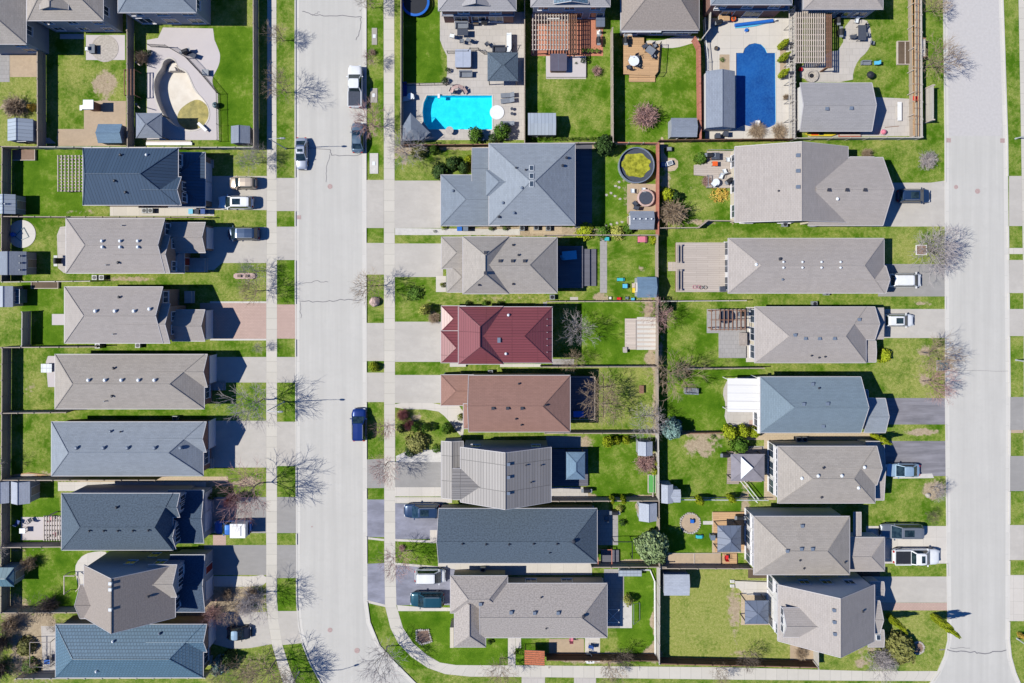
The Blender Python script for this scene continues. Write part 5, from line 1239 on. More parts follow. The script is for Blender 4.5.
deck('tan wooden deck with a grill and two table sets', [(623.5, 34), (644, 37), (644, 43), (660, 44), (658, 72), (655, 76), (623.5, 74)], .5, 'deck_tan', rail=('black_metal', [3, 4]), steps=[(629, 74, 655, 82, 'S')])
deck('large square weathered grey deck with built in benches', [(676, 242.5), (728, 242.5), (728, 292), (676, 292)], .7, 'deck_grey', steps=[(668, 262, 676, 271, 'W')])
deck('stone coloured raised terrace deck under the small pergola', [(707, 309), (746, 309), (746, 358), (719, 358), (719, 333), (707, 333)], .25, 'patio_grey', 'stone')
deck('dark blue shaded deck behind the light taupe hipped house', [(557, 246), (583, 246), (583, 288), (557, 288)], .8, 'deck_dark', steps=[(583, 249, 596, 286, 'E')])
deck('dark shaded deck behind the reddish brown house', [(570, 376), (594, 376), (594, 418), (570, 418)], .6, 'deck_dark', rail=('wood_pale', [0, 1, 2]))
deck('pale timber garden platform with wide slatted step', [(625, 318.5), (657, 318.5), (657, 349), (625, 349)], .3, 'wood_pale')
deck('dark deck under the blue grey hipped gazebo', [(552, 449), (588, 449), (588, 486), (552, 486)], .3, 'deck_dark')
deck('white furniture patio raised deck beside the large gabled house', [(707, 151), (734, 151), (734, 188), (706.5, 188), (706.5, 176), (694, 175), (694, 165), (707, 163)], .35, 'deck_grey', rail=('grey_metal', [3, 0]))
deck('grey deck under the taupe canopy gazebo', [(728, 452), (762, 447), (762, 482), (739, 482), (739, 484), (727, 484)], .25, 'deck_weather')
deck('raised cedar deck panel beside the metal ribbed gazebo', [(713, 512), (745, 512), (745, 550), (715, 552)], .25, 'deck_tan')
deck('pink brick platform under the folded tub cover', [(563, 56), (586, 56), (586, 77), (546, 77), (546, 56)], .3, 'patio_pink', 'stone')
deck('small tan landing with a red chair below the vegetable bed', [(722.5, 553.5), (737, 553.5), (737, 565.5), (722.5, 565.5)], .2, 'deck_tan')
deck('cream landing steps beside the dark hipped metal gazebo', [(735, 581), (774, 582.5), (774, 596), (747, 595), (746, 590), (736, 588)], .3, 'patio_cream', 'stone')
deck('timber steps and posts below the shaded patio of the blue bungalow', [(601, 550), (619, 550), (619, 564), (601, 564)], .3, 'deck_dark')
# white ribbed patio cover
def cover(label, x0, y0, x1, y1, h, mat, name='patio_cover', post='white_plastic', slope=.25):
    a = W(x0, y1, h); b = W(x1, y0, h); o = thing(name, (a.x, a.y, 0), label, 'patio cover'); org = o.location.copy()
    m = MB(); m.poly([(a.x, a.y, h), (b.x, a.y, h + slope), (b.x, b.y, h + slope), (a.x, b.y, h)]); m.poly([(a.x, b.y, h - .08), (b.x, b.y, h + slope - .08), (b.x, a.y, h + slope - .08), (a.x, a.y, h - .08)])
    for p, q in (((a.x, a.y, h), (b.x, a.y, h + slope)), ((b.x, b.y, h + slope), (a.x, b.y, h)), ((a.x, b.y, h), (a.x, a.y, h))): m.poly([Vector(p) - Vector((0, 0, .08)), Vector(q) - Vector((0, 0, .08)), Vector(q), Vector(p)])
    o1 = m.build('panel', mat, o, org=org)
    rb = MB(); n = 7
    for i in range(n + 1):
        y = a.y + (b.y - a.y) * i / n; rb.rod((a.x, y, h + .02), (b.x, y, h + slope + .02), .04)
    rb.build('rib', post, o, org=org)
    for y in (a.y + .15, b.y - .15): MB().box(a.x + .1, y - .05, 0, a.x + .2, y + .05, h - .05).build('post', post, o, org=org)
    return o
cover('white ribbed patio cover attached to the pale blue shingled house', 727.5, 378.5, 757, 411.5, 2.5, 'metal_white')
cover('narrow white rear roof strip of the pale blue shingled house', 757.4, 377, 760.2, 433, 2.9, 'metal_white', slope=.05)
cover('orange brown wooden roofed playhouse panel by the bottom sidewalk', 524.5, 650, 544.5, 664.5, 1.8, 'sh_cedar', name='playhouse', post='wood_brown')
# ================================================================ POOLS
def pool(label, pl, depth, basin, fluid=None, fz=-.12, coping='patio_cream', name='swimming_pool', cw=2.0, top=.03):
    c = (sum(p[0] for p in pl) / len(pl), sum(p[1] for p in pl) / len(pl)); o = thing(name, (W(*c).x, W(*c).y, 0), label, 'pool'); org = o.location.copy()
    A = P2(pl); m = MB(); n = len(A)
    area = sum(A[i].x * A[(i + 1) % n].y - A[(i + 1) % n].x * A[i].y for i in range(n))
    if area < 0: A = A[::-1]
    for i in range(n):
        p, q = A[i], A[(i + 1) % n]; m.poly([(q.x, q.y, -depth), (p.x, p.y, -depth), (p.x, p.y, top), (q.x, q.y, top)])
    m.sheet([(p.x, p.y) for p in A], -depth); m.build('basin', basin, o, org=org)
    B = [W(c[0] + (x - c[0]) * (1 + cw / max(8, abs(x - c[0]) + abs(y - c[1]))), c[1] + (y - c[1]) * (1 + cw / max(8, abs(x - c[0]) + abs(y - c[1])))) for x, y in pl]
    if area < 0: B = B[::-1]
    cm = MB()
    for i in range(n):
        p, q, r, s_ = A[i], A[(i + 1) % n], B[(i + 1) % n], B[i]
        cm.poly([(p.x, p.y, .05), (s_.x, s_.y, .05), (r.x, r.y, .05), (q.x, q.y, .05)]); cm.poly([(s_.x, s_.y, .0), (r.x, r.y, .0), (r.x, r.y, .05), (s_.x, s_.y, .05)]); cm.poly([(q.x, q.y, .0), (p.x, p.y, .0), (p.x, p.y, .05), (q.x, q.y, .05)])
    cm.build('coping', coping, o, org=org)
    if fluid: 
        k = MB().sheet([(p.x, p.y) for p in A], fz).build('water' if 'water' in fluid else 'solar_cover', fluid, o, org=org)
    return o
o = pool('empty kidney shaped pool with a brown puddle at its deep end', KID, 1.35, 'pool_plaster')
MB().sheet([(p.x, p.y) for p in P2([(x, y, ) for x, y in smoothp([(174, 108), (184, 100), (194, 96), (203, 103), (208, 112), (207, 123), (200, 129), (188, 130), (179, 126), (172, 119)], 2)])], -1.3).build('puddle', 'pool_sludge', o, org=o.location)
m = MB(); p = W(171.5, 70)
for i in range(4): m.prism([(p.x + (1.5 - .3 * i) * math.cos(k * .314) * .72, p.y + (1.55 - .32 * i) * math.sin(k * .314)) for k in range(11)], -1.3, -.3 - .25 * (3 - i))
m.build('pool_step', 'pool_plaster', o, org=o.location)
o = pool('bright cyan rectangular pool with a curved end and a white round step', CYAN, 1.1, 'pool_cyan', 'water_cyan')
p = W(497, 112.5); MB().cyl(p.x, p.y, 0, .1, 1.0, n=28).build('round_step', 'white_plastic', o, org=o.location)
o = pool('dark blue covered pool with a rounded bay', DEEP, 1.2, 'pool_cyan', 'solar_cover', -.06)
p = W(757, 125); MB().box(p.x - .28, p.y - .55, .06, p.x + .28, p.y + .55, .35).build('ladder', 'white_plastic', o, org=o.location)
# ================================================================ CARS
def loft(m, secs, closed_ends=True):
    b = len(m.v); k = len(secs[0])
    for s_ in secs: m.v += [Vector(p) for p in s_]
    for i in range(len(secs) - 1):
        for j in range(k): m.f.append([b + i * k + j, b + i * k + (j + 1) % k, b + (i + 1) * k + (j + 1) % k, b + (i + 1) * k + j])
    m.f.append([b + j for j in range(k)][::-1]); m.f.append([b + (len(secs) - 1) * k + j for j in range(k)])
def car_builder(kind, color, roofmat=None, sun=False, cover_=None):
    def fn():
        root = empty('parked_' + {'pickup': 'pickup_truck', 'van': 'van'}.get(kind, 'car'))
        L = {'sedan': 4.6, 'suv': 4.6, 'van': 4.9, 'pickup': 5.8}[kind]; hw = .92 if kind != 'pickup' else .97
        bz = {'sedan': .9, 'suv': 1.02, 'van': 1.05, 'pickup': 1.1}[kind]; tz = {'sedan': 1.42, 'suv': 1.68, 'van': 1.75, 'pickup': 1.82}[kind]
        hood = bz - (.12 if kind != 'pickup' else .04); X = L / 2
        st = [(-X, .68, bz - .36, .0), (-X + .05, .8, bz - .24, 0), (-X + .18, .91, bz - .08, 0), (-X + .5, .98, bz, 0), (-X * .4, 1, bz, 0), (X * .25, 1, bz - .01, 0), (X * .55, .99, hood, 0), (X - .6, .97, hood - .05, 0), (X - .3, .91, hood - .1, 0), (X - .13, .82, hood - .17, 0), (X - .04, .72, hood - .27, 0), (X, .6, hood - .4, 0)]
         
        secs = []
        for x, f, zt, _ in st:
            w_ = hw * f; secs.append([(x, -w_ * .9, .25), (x, -w_, .5), (x, -w_, zt - .22), (x, -w_ * .93, zt - .05), (x, -w_ * .6, zt), (x, w_ * .6, zt), (x, w_ * .93, zt - .05), (x, w_, zt - .22), (x, w_, .5), (x, w_ * .9, .25)])
        m = MB(); loft(m, [s_ for s_ in secs]); m.f = [f[::-1] for f in m.f]
        body = m.build('body', color, root, smooth=True); bpy_smooth(body)
        if kind == 'sedan': xf, xb, rf, rb = 1.1, -1.85, .1, -1.0
        elif kind == 'suv': xf, xb, rf, rb = 1.25, -2.17, .3, -1.97
        elif kind == 'van': xf, xb, rf, rb = 1.8, -2.3, .8, -1.95
        else: xf, xb, rf, rb = 1.6, -.8, .75, -.4
        wb_, wr = hw * .93, hw * .74; z0 = bz - .06
        bot = [Vector((xb, -wb_, z0)), Vector((xf, -wb_, z0 - .02)), Vector((xf, wb_, z0 - .02)), Vector((xb, wb_, z0))]
        mid_ = [Vector((xf + .12, 0, z0))]
        topq = [Vector((rb, -wr, tz - .05)), Vector((rf, -wr, tz - .06)), Vector((rf, wr, tz - .06)), Vector((rb, wr, tz - .05))]
        m = MB()
        for i in range(4): j = (i + 1) % 4; m.poly([bot[i], bot[j], topq[j], topq[i]])
        m.build('pillars', color, root)
        def glass(name, i, j, inset=.1, lo=.1, hi=.93):
            a, b_, c, d = bot[i], bot[j], topq[j], topq[i]; nrm = (b_ - a).cross(d - a).normalized() * .02
            P_ = lambda u, v: (a * (1 - u) + b_ * u) * (1 - v) + (d * (1 - u) + c * u) * v + nrm
            MB().poly([P_(inset, lo), P_(1 - inset, lo), P_(1 - inset, hi), P_(inset, hi)]).build(name, 'car_glass', root)
        glass('side_window', 0, 1, .07); glass('windshield', 1, 2, .05, .05, .97); glass('side_window', 2, 3, .07); glass('rear_window', 3, 0, .08)
        r = MB(); rr = []
        for x, s_, dz in ((rb - .08, .8, -.05), (rb, .93, -.02), (rb + .22, 1, .01), ((rb + rf) / 2, 1.02, .03), (rf - .2, 1, .01), (rf, .93, -.02), (rf + .07, .82, -.05)):
            w_ = wr * s_; rr.append([(x, -w_, tz - .1 + dz), (x, -w_ * .9, tz - .02 + dz), (x, 0, tz + dz), (x, w_ * .9, tz - .02 + dz), (x, w_, tz - .1 + dz), (x, 0, tz - .12)])
        loft(r, rr); r.f = [f[::-1] for f in r.f]; rf_ = r.build('roof', roofmat or color, root, smooth=False)
        if sun:
            MB().box(rb + (rf - rb) * .45, -wr * .6, tz + .02, rf - .2, wr * .6, tz + .05).build('sunroof', 'car_glass', rf_)
        if kind in ('suv', 'van'):
            for s_ in (-1, 1): MB().rod((rb + .2, s_ * wr * .92, tz + .05), (rf - .1, s_ * wr * .92, tz + .05), .03).build('roof_rail', 'grey_metal', rf_)
        for x in (-X + .95, X - .95):
            for s_ in (-1, 1):
                wm = MB(); b = s_ * (hw - .12)
                ring = []
                wl = MB()
                for k in range(18):
                    a0, a1 = 6.28319 * k / 18, 6.28319 * (k + 1) / 18; R_ = .34
                    p0, p1 = (x + R_ * math.cos(a0), .34 + R_ * math.sin(a0)), (x + R_ * math.cos(a1), .34 + R_ * math.sin(a1))
                    y0_, y1_ = b - .11, b + .14
                    wl.poly([(p0[0], y0_, p0[1]), (p1[0], y0_, p1[1]), (p1[0], y1_, p1[1]), (p0[0], y1_, p0[1])])
                    wl.poly([(x, y1_ if s_ > 0 else y0_, .34), (p0[0], y1_ if s_ > 0 else y0_, p0[1]), (p1[0], y1_ if s_ > 0 else y0_, p1[1])])
                t_ = wl.build('wheel', 'tyre', root)
                yy = (b + .15) if s_ > 0 else (b - .12)
                MB().poly([(x + .2 * math.cos(6.28319 * k / 10), yy, .34 + .2 * math.sin(6.28319 * k / 10)) for k in range(10)]).build('rim', 'grey_metal', t_)
        for s_ in (-1, 1):
            MB().box(X - .3, s_ * hw * .66 - .15, hood - .42, X - .035, s_ * hw * .66 + .13, hood - .24).build('headlight', 'lamp_clear', root)
            MB().box(-X - .01, s_ * hw * .66 - .12, bz - .42, -X + .12, s_ * hw * .66 + .12, bz - .2).build('tail_light', 'lamp_red', root)
            MB().box(xf - .4, hw * .86, bz - .06, xf - .28, hw + .14, bz + .08).build('mirror', color, root) if s_ > 0 else MB().box(xf - .4, -(hw + .14), bz - .06, xf - .28, -hw * .86, bz + .08).build('mirror', color, root)
        MB().box(X - .04, -.35, .42, X + .02, .35, .62).build('grille', 'black_plastic', root)
        if kind == 'pickup':
            if cover_: 
                MB().box(-X + .1, -hw * .88, bz - .02, xb + .02, hw * .88, bz + .05).build('bed_cover', cover_, root)
            else: MB().box(-X + .14, -hw * .8, bz - .03, xb - .05, hw * .8, bz + .015).build('bed_floor', 'black_plastic', root)
            bm_ = MB()
            for s_ in (-1, 1): bm_.box(-X + .08, s_ * hw * .9 - .05, bz - .05, xb, s_ * hw * .9 + .05, bz + .1)
            bm_.box(-X + .04, -hw * .85, bz - .05, -X + .13, hw * .85, bz + .09)
            bm_.build('bed_rail', color, root)
        return root
    return fn
def bpy_smooth(o): pass
CN = [0]
def car(kind, x0, y0, x1, y1, front, color, label, sun=False, cover_=None, ang=0, roofmat=None, cat='car', group=None):
    """x0..y1: the box the car fills in the picture; front: which way its nose points"""
    p = W((x0 + x1) / 2, (y0 + y1) / 2, .9); a = {'E': 0, 'N': 90, 'W': 180, 'S': 270}[front] + ang
    Ln = (max(x1 - x0, y1 - y0)) * S * .985; base = {'sedan': 4.6, 'suv': 4.6, 'van': 4.9, 'pickup': 5.8}[kind]
    wd_ = min(x1 - x0, y1 - y0) * S * .97 / (1.96 if kind != 'pickup' else 2.1)
    CN[0] += 1
    return inst('car%d' % CN[0], car_builder(kind, color, roofmat, sun, cover_), (p.x, p.y, .026), label, cat, group, R(a), (Ln / base, max(.9, min(1.12, wd_)), 1))
car('pickup', 347, 65, 363, 107.5, 'N', 'paint_white', 'white pickup truck with a dark bed cover parked on the left road', cover_='dark_fabric', cat='pickup truck')
car('sedan', 350.5, 122, 364, 152.5, 'N', 'paint_slate', 'dark slate car parked under the bare tree behind the white pickup truck')
car('sedan', 294.5, 137, 307.5, 169.5, 'S', 'paint_silver', 'silver blue car parked against the left kerb by the street lamp', sun=True)
car('suv', 350.5, 408.5, 367, 441.5, 'N', 'paint_blue', 'deep blue car alone on the right side of the left road')
car('suv', 229, 176, 256, 189.5, 'W', 'paint_tan', 'tan boxy car at the shaded drive of the navy metal roofed house')
car('suv', 217.5, 195, 252.5, 209.5, 'W', 'paint_white', 'white wagon nose deep in shade in front of the navy metal roofed house', sun=True)
car('van', 227, 226, 259, 241, 'W', 'paint_navy', 'dark blue van parked in front of the house with paired turbine vents', cat='van')
p_ = car('pickup', 214, 520, 251, 535, 'W', 'paint_royal', 'royal blue pickup truck with a big white camper box', cat='pickup truck')
m = MB().box(-2.6, -1.0, 1.15, -.2, 1.0, 2.2); m.box(-1.9, -.7, 2.2, -.6, .7, 2.28); m.build('camper_box', 'white_plastic', p_)
car('sedan', 226, 627, 250, 641, 'E', 'paint_black', 'dark car half in shade beside the sky blue metal roofed bungalow', roofmat='paint_lightblue')
car('suv', 403.5, 503.5, 440, 519, 'W', 'paint_navy', 'dark navy car on the fresh asphalt drive of the speckled blue bungalow', sun=True)
car('van', 414.5, 569, 445.5, 584, 'E', 'paint_white', 'white and silver van upper of two cars by the corner bungalow', cat='van')
car('suv', 410, 592, 444, 608, 'W', 'paint_teal', 'teal car lower of two cars by the corner bungalow')
car('suv', 898, 188, 931, 203.5, 'E', 'paint_navy', 'dark navy car by the large gabled house on the top right drive', sun=True)
car('van', 889, 272.5, 922, 288, 'E', 'paint_white', 'white van on the grey drive beside the large bare tree', cat='van')
car('suv', 884, 313.5, 914.5, 327.5, 'E', 'paint_white', 'white hatchback with a dark sunroof on the pale drive', sun=True)
car('sedan', 887, 463.5, 921, 478, 'W', 'paint_lightblue', 'pale blue sedan at the edge of the dark asphalt drive')
car('suv', 881, 523, 923.5, 540, 'W', 'paint_grey', 'dark grey car with a roof hatch above the white pickup on the cream drive', sun=True)
car('pickup', 893.5, 547, 940, 567, 'E', 'paint_white', 'large white crew cab pickup truck on the cream drive', sun=True, cat='pickup truck')
# ================================================================ TREES
def tube_branch(m, tw, p, d, L, r, lvl, rnd, spread, up):
    q = p + d * L; tgt = m if lvl <= 1 else tw
    mid = p + d * L * .5 + Vector((rnd.uniform(-1, 1), rnd.uniform(-1, 1), rnd.uniform(-.5, 1))) * L * .06
    r1 = r * .62
    tgt.rod(p, mid, r, (r + r1) / 2, 4 if lvl < 2 else 3); tgt.rod(mid, q, (r + r1) / 2, r1, 4 if lvl < 2 else 3)
    if lvl >= 4: return
    n = (7, 4, 4, 5)[lvl]
    for i in range(n):
        f = rnd.uniform(.45, 1) if lvl else rnd.uniform(.6, 1); s_ = p.lerp(mid, f * 2) if f < .5 else mid.lerp(q, f * 2 - 1)
        a = 6.28 * (i + rnd.uniform(-.3, .3)) / n; o1 = d.orthogonal().normalized(); o2 = d.cross(o1)
        k = rnd.uniform(.6, 1.1) * spread
        nd = (d + (o1 * math.cos(a) + o2 * math.sin(a)) * k + Vector((0, 0, up))).normalized()
        tube_branch(m, tw, s_, nd, L * rnd.uniform(.6, .85) * (1.3 if lvl == 0 else 1), max(r1 * .62, .02 if lvl < 3 else .0125), lvl + 1, rnd, spread, up)
def bare(seed, mat='twig_brown', hgt=6, spread=.8, up=.18, thick=.1, name='bare_tree'):
    def fn():
        rnd = random.Random(seed); root = empty(name); m = MB(); tw = MB()
        tube_branch(m, tw, Vector((0, 0, 0)), Vector((0, 0, 1)), hgt * .34, thick, 0, rnd, spread, up)
        m.build('trunk', 'bark', root, uv=False); tw.build('crown', mat, root, uv=False); return root
    return fn
def tree(x, y, h, label, seed=0, mat='twig_brown', spread=.8, rz=None, cat='tree', group='bare young trees along the streets', up=.18, sx=1, name='bare_tree', thick=.085):
    s_ = seed % 5; k = ('bare', s_, mat, spread, up, name, thick)
    rnd = random.Random(int(x * 31 + y)); f = h / 6.0
    return inst(k, bare(s_ + 3, mat, 6, spread, up, thick, name), W(x, y), label, cat, group, rnd.uniform(0, 6.28) if rz is None else rz, (f * sx, f * sx, f))
def crown(seed, mat, shape, n=900, leaf=.12, name='shrub', core=True):
    """shape(u,rnd) gives a point in a unit crown: radius 1, height 1"""
    def fn():
        rnd = random.Random(seed); root = empty(name); m = MB()
        cl = []
        for _ in range(26):
            a = rnd.uniform(0, 6.28); z = rnd.uniform(.08, .95); rr = shape(z) * rnd.uniform(.55, .98); cl.append((rr * math.cos(a), rr * math.sin(a), z, rnd.uniform(.14, .28)))
        for i in range(n):
            if rnd.random() < .6:
                c = rnd.choice(cl); v = Vector((rnd.gauss(0, 1), rnd.gauss(0, 1), rnd.gauss(0, 1))).normalized() * c[3] * rnd.uniform(.7, 1.05)
                p = Vector((c[0] + v.x, c[1] + v.y, max(.02, c[2] + v.z * .8)))
            else:
                z = rnd.uniform(.03, 1); a = rnd.uniform(0, 6.28); rr = shape(z) * math.sqrt(rnd.uniform(.3, 1)); p = Vector((rr * math.cos(a), rr * math.sin(a), z))
            nn = (Vector((p.x, p.y, (p.z - .4) * 1.2)).normalized() + Vector((rnd.uniform(-1, 1), rnd.uniform(-1, 1), rnd.uniform(-.6, 1)))).normalized()
            u = nn.orthogonal().normalized(); w_ = nn.cross(u); a = rnd.uniform(0, 3.14); u, w_ = u * math.cos(a) + w_ * math.sin(a), w_ * math.cos(a) - u * math.sin(a)
            s_ = leaf * rnd.uniform(.5, 1.2)
            m.poly([p - u * s_ - w_ * s_ * .5, p + u * s_ * .2 - w_ * s_ * .7, p + u * s_ + w_ * s_ * .3, p - u * s_ * .3 + w_ * s_ * .7])
        MB().cyl(0, 0, 0, .5, .05, .03, 6).build('stem', 'bark', root, uv=False)
        m.build('foliage', mat, root, uv=False); return root
    return fn
def twigbush(seed, mat, n=340, name='bare_shrub'):
    def fn():
        rnd = random.Random(seed); root = empty(name); m = MB(); st = MB()
        for i in range(n):
            a = rnd.uniform(0, 6.28); q = rnd.uniform(.1, .5); p = Vector((q * math.cos(a) * .6, q * math.sin(a) * .6, rnd.uniform(.05, .45)))
            if i < 16: st.rod((0, 0, 0), p, .03, .02, 3)
            el = rnd.uniform(-.1, 1.5); d = Vector((math.cos(a) * math.cos(el), math.sin(a) * math.cos(el), math.sin(el) * .7)).normalized()
            L = rnd.uniform(.35, .95) * (1 - q * .4)
            for k in range(3):
                e_ = p + (d + Vector((rnd.uniform(-.6, .6), rnd.uniform(-.6, .6), rnd.uniform(-.3, .5)))).normalized() * L * .42
                m.rod(p, e_, .017 - .003 * k, .014 - .003 * k, 3)
                f_ = p.lerp(e_, .6); m.rod(f_, f_ + Vector((rnd.uniform(-1, 1), rnd.uniform(-1, 1), rnd.uniform(-.2, .8))).normalized() * L * .3, .011, .006, 3); p = e_
        st.build('stem', 'bark', root, uv=False); m.build('twigs', mat, root, uv=False); return root
    return fn
SH = {'round': lambda z: math.sqrt(max(0, 1 - (2 * z - 1) ** 2)) * .95 + .05, 'dome': lambda z: math.sqrt(max(0, 1 - z ** 2)), 'cone': lambda z: (1 - z) * .97 + .03,
      'column': lambda z: min(1, 2.4 * (1 - z) + .12) * (.75 + .25 * math.sin(3.1 * z))}
def shrub(x, y, r, h, label, mat='leaf_green', shape='dome', cat='shrub', group=None, leaf=None, n=900, name=None, sq=1.0):
    nm = name or {'cone': 'cone_tree', 'column': 'cedar'}.get(shape, 'shrub')
    k = ('crown', mat, shape, n, nm, int(x + y) % 2)
    if mat.startswith('twig'): return inst(('tb', mat, int(x + y) % 2), twigbush(int(x + y) % 2, mat), W(x, y), label, cat, group, x, (r * S, r * S, max(h, .6)))
    p = W(x, y); rr = r * S
    rnd = random.Random(int(x * 17 + y))
    return inst(k, crown(int(x + y) % 2 + 5, mat, SH[shape], int(n * 1.5), leaf or .1, nm), p, label, cat, group, rnd.uniform(0, 6.28) if sq == 1 else 0, (rr * sq, rr / sq, h))
# ================================================================ PLANT PLACEMENT
TG = 'bare young trees along the streets'
T = [
 (284, 41, 4.4, 'bare young tree on the left road verge, the one nearest the top edge', 0, 'twig_brown', .7),
 (287, 93, 5.2, 'bare tree on the left road verge with a shadow fanning onto the road', 1, 'twig_brown', .8),
 (372, 8, 4.0, 'small bare tree on the middle verge at the top edge of the view', 2, 'twig_brown', .7),
 (373, 63, 3.0, 'tiny bare sapling in a round mulch ring beside the white pickup truck', 3, 'twig_pink', .6),
 (374, 127, 6.0, 'bare tree leaning over the dark slate parked car', 4, 'twig_pink', .85),
 (407, 155, 6.2, 'wide bare tree in the front garden above the large blue grey house', 0, 'twig_grey', .95),
 (265, 158, 3.2, 'thin bare tree beside the left sidewalk across from the silver car', 2, 'twig_grey', .7),
 (256, 163, 4.0, 'bare tree on the front lawn of the navy metal roofed house', 1, 'twig_grey', .8),
 (258, 271, 4.0, 'bare bush-like tree on the lawn above the pink brick driveway', 3, 'twig_grey', .9),
 (260, 291, 5.0, 'bare tree whose shadow crosses the left sidewalk above the pink brick driveway', 4, 'twig_brown', .8),
 (374, 286, 5.6, 'bare tree beside the pink rock on the middle verge', 2, 'twig_brown', .8),
 (262, 347, 2.4, 'thin bare sapling on the grass strip under the pink brick driveway', 0, 'twig_grey', .6),
 (263, 399, 7.0, 'bare tree on the front lawn right of the long taupe bungalow', 1, 'twig_grey', .85),
 (260, 483, 8.2, 'reddish budding tree leaning over the driveway of the dark slate house', 3, 'twig_pink', .8),
 (265, 592, 6.2, 'grey bare tree on the brown bed beside the left sidewalk', 4, 'twig_grey', .95),
 (240, 600, 4.4, 'dense bare tree on the brown bed near the tall gabled house', 2, 'twig_brown', .95),
 (222, 606, 3.6, 'pinkish bare tree in the shade beside the tall gabled house', 1, 'twig_pink', .9),
 (276, 660, 8.4, 'large bare tree at the lower left sidewalk with a wide shadow on the road', 0, 'twig_brown', .95),
 (298, 668, 5.0, 'bare tree in the verge at the bottom bend of the left road', 3, 'twig_dark', .85),
 (387, 646, 6.6, 'bare tree at the inner kerb bend reaching over the left road', 4, 'twig_grey', .9),
 (402, 551, 5.4, 'bare tree in a pink mulch ring between the two fresh asphalt drives', 2, 'twig_pink', .9),
 (500, 658, 4.6, 'bare tree by the bottom sidewalk under the corner bungalow', 1, 'twig_brown', .85),
 (608, 662, 4.6, 'bare tree at the bottom sidewalk beside the white lidded box', 0, 'twig_brown', .85),
 (716, 668, 3.2, 'small bare tree at the bottom sidewalk under the large dry lawn', 3, 'twig_brown', .8),
 (388, 462, 5.0, 'pinkish bare tree over the sidewalk beside the grey asphalt drive', 2, 'twig_pink', .8),
 (389, 425, 4.0, 'thin pinkish bare tree over the sidewalk above the asphalt drives', 4, 'twig_pink', .7),
 (925, 12, 4.4, 'bare tree on the road two verge at the top edge', 2, 'twig_brown', .85),
 (924, 68, 6.2, 'bare tree on the road two verge beside the corner garden fence', 4, 'twig_brown', .85),
 (921, 352, 6.0, 'bare tree in a mulch ring, upper of the pair by the utility lid', 1, 'twig_brown', .85),
 (922, 381, 5.6, 'bare tree with reddish twigs, lower of the pair by the utility lid', 3, 'twig_pink', .85),
 (930, 487, 3.6, 'thin bare sapling in the straw patch below the dark asphalt drive', 0, 'twig_grey', .8),
 (925, 513, 2.4, 'tiny bare sapling above the cream driveway', 2, 'twig_dark', .7),
 (576, 328, 5.0, 'pale bare tree standing in the shade behind the burgundy roofed house', 1, 'twig_grey', .85),
 (571, 358, 3.6, 'smaller pale bare tree low in the shade behind the burgundy roofed house', 3, 'twig_brown', .8),
 (598, 387, 6.4, 'brown bare tree with a wide crown at the edge of the dry lawn', 0, 'twig_brown', 1.0),
 (601, 404, 5.4, 'second brown bare tree beside the dark deck of the brown roofed house', 2, 'twig_brown', 1.0),
 (642, 416, 5.4, 'grey bare tree in the lower right corner of the dry lawn', 4, 'twig_grey', 1.0),
 (654, 314, 4.6, 'purplish bare tree in the fence corner beside the garden platform', 3, 'twig_pink', 1.0),
 (668, 372, 6.6, 'tan bare tree with a broad crown beside the swing bench', 1, 'twig_brown', 1.0),
 (620, 649, 3.4, 'bare tree at the lower edge of the neat bordered lawn', 4, 'twig_dark', .9),
 (742, 652, 3.6, 'dark bare tree near the bottom fence of the large dry lawn', 2, 'twig_dark', .9),
 (868, 652, 5.0, 'pale bare tree spreading over the bottom sidewalk at the lower right', 0, 'twig_grey', 1.0),
 (8, 545, 3.0, 'bare tree at the left edge beside the long fence shadow', 2, 'twig_grey', .9),
 (4, 462, 3.4, 'pale bare tree in the shade of the rear fence by the patchy lawn', 1, 'twig_grey', .9),
 (42, 600, 4.2, 'dark bare tree above the overgrown corner garden', 3, 'twig_dark', 1.0),
 (228, 668, 4.2, 'bare tree on the lawn beside the sky blue metal roofed bungalow', 2, 'twig_brown', 1.0),
 (252, 660, 4.6, 'leaning bare tree on the lower left front lawn', 4, 'twig_brown', 1.0),
 (66, 620, 3.0, 'bare bush tree above the timber frame in the overgrown corner garden', 0, 'twig_brown', 1.0),
 (35, 660, 3.4, 'bare tree in the middle of the overgrown corner garden', 1, 'twig_brown', 1.0),
]
for x, y, h, lab, s_, mt_, sp in T: tree(x, y, h, lab, s_, mt_, sp)
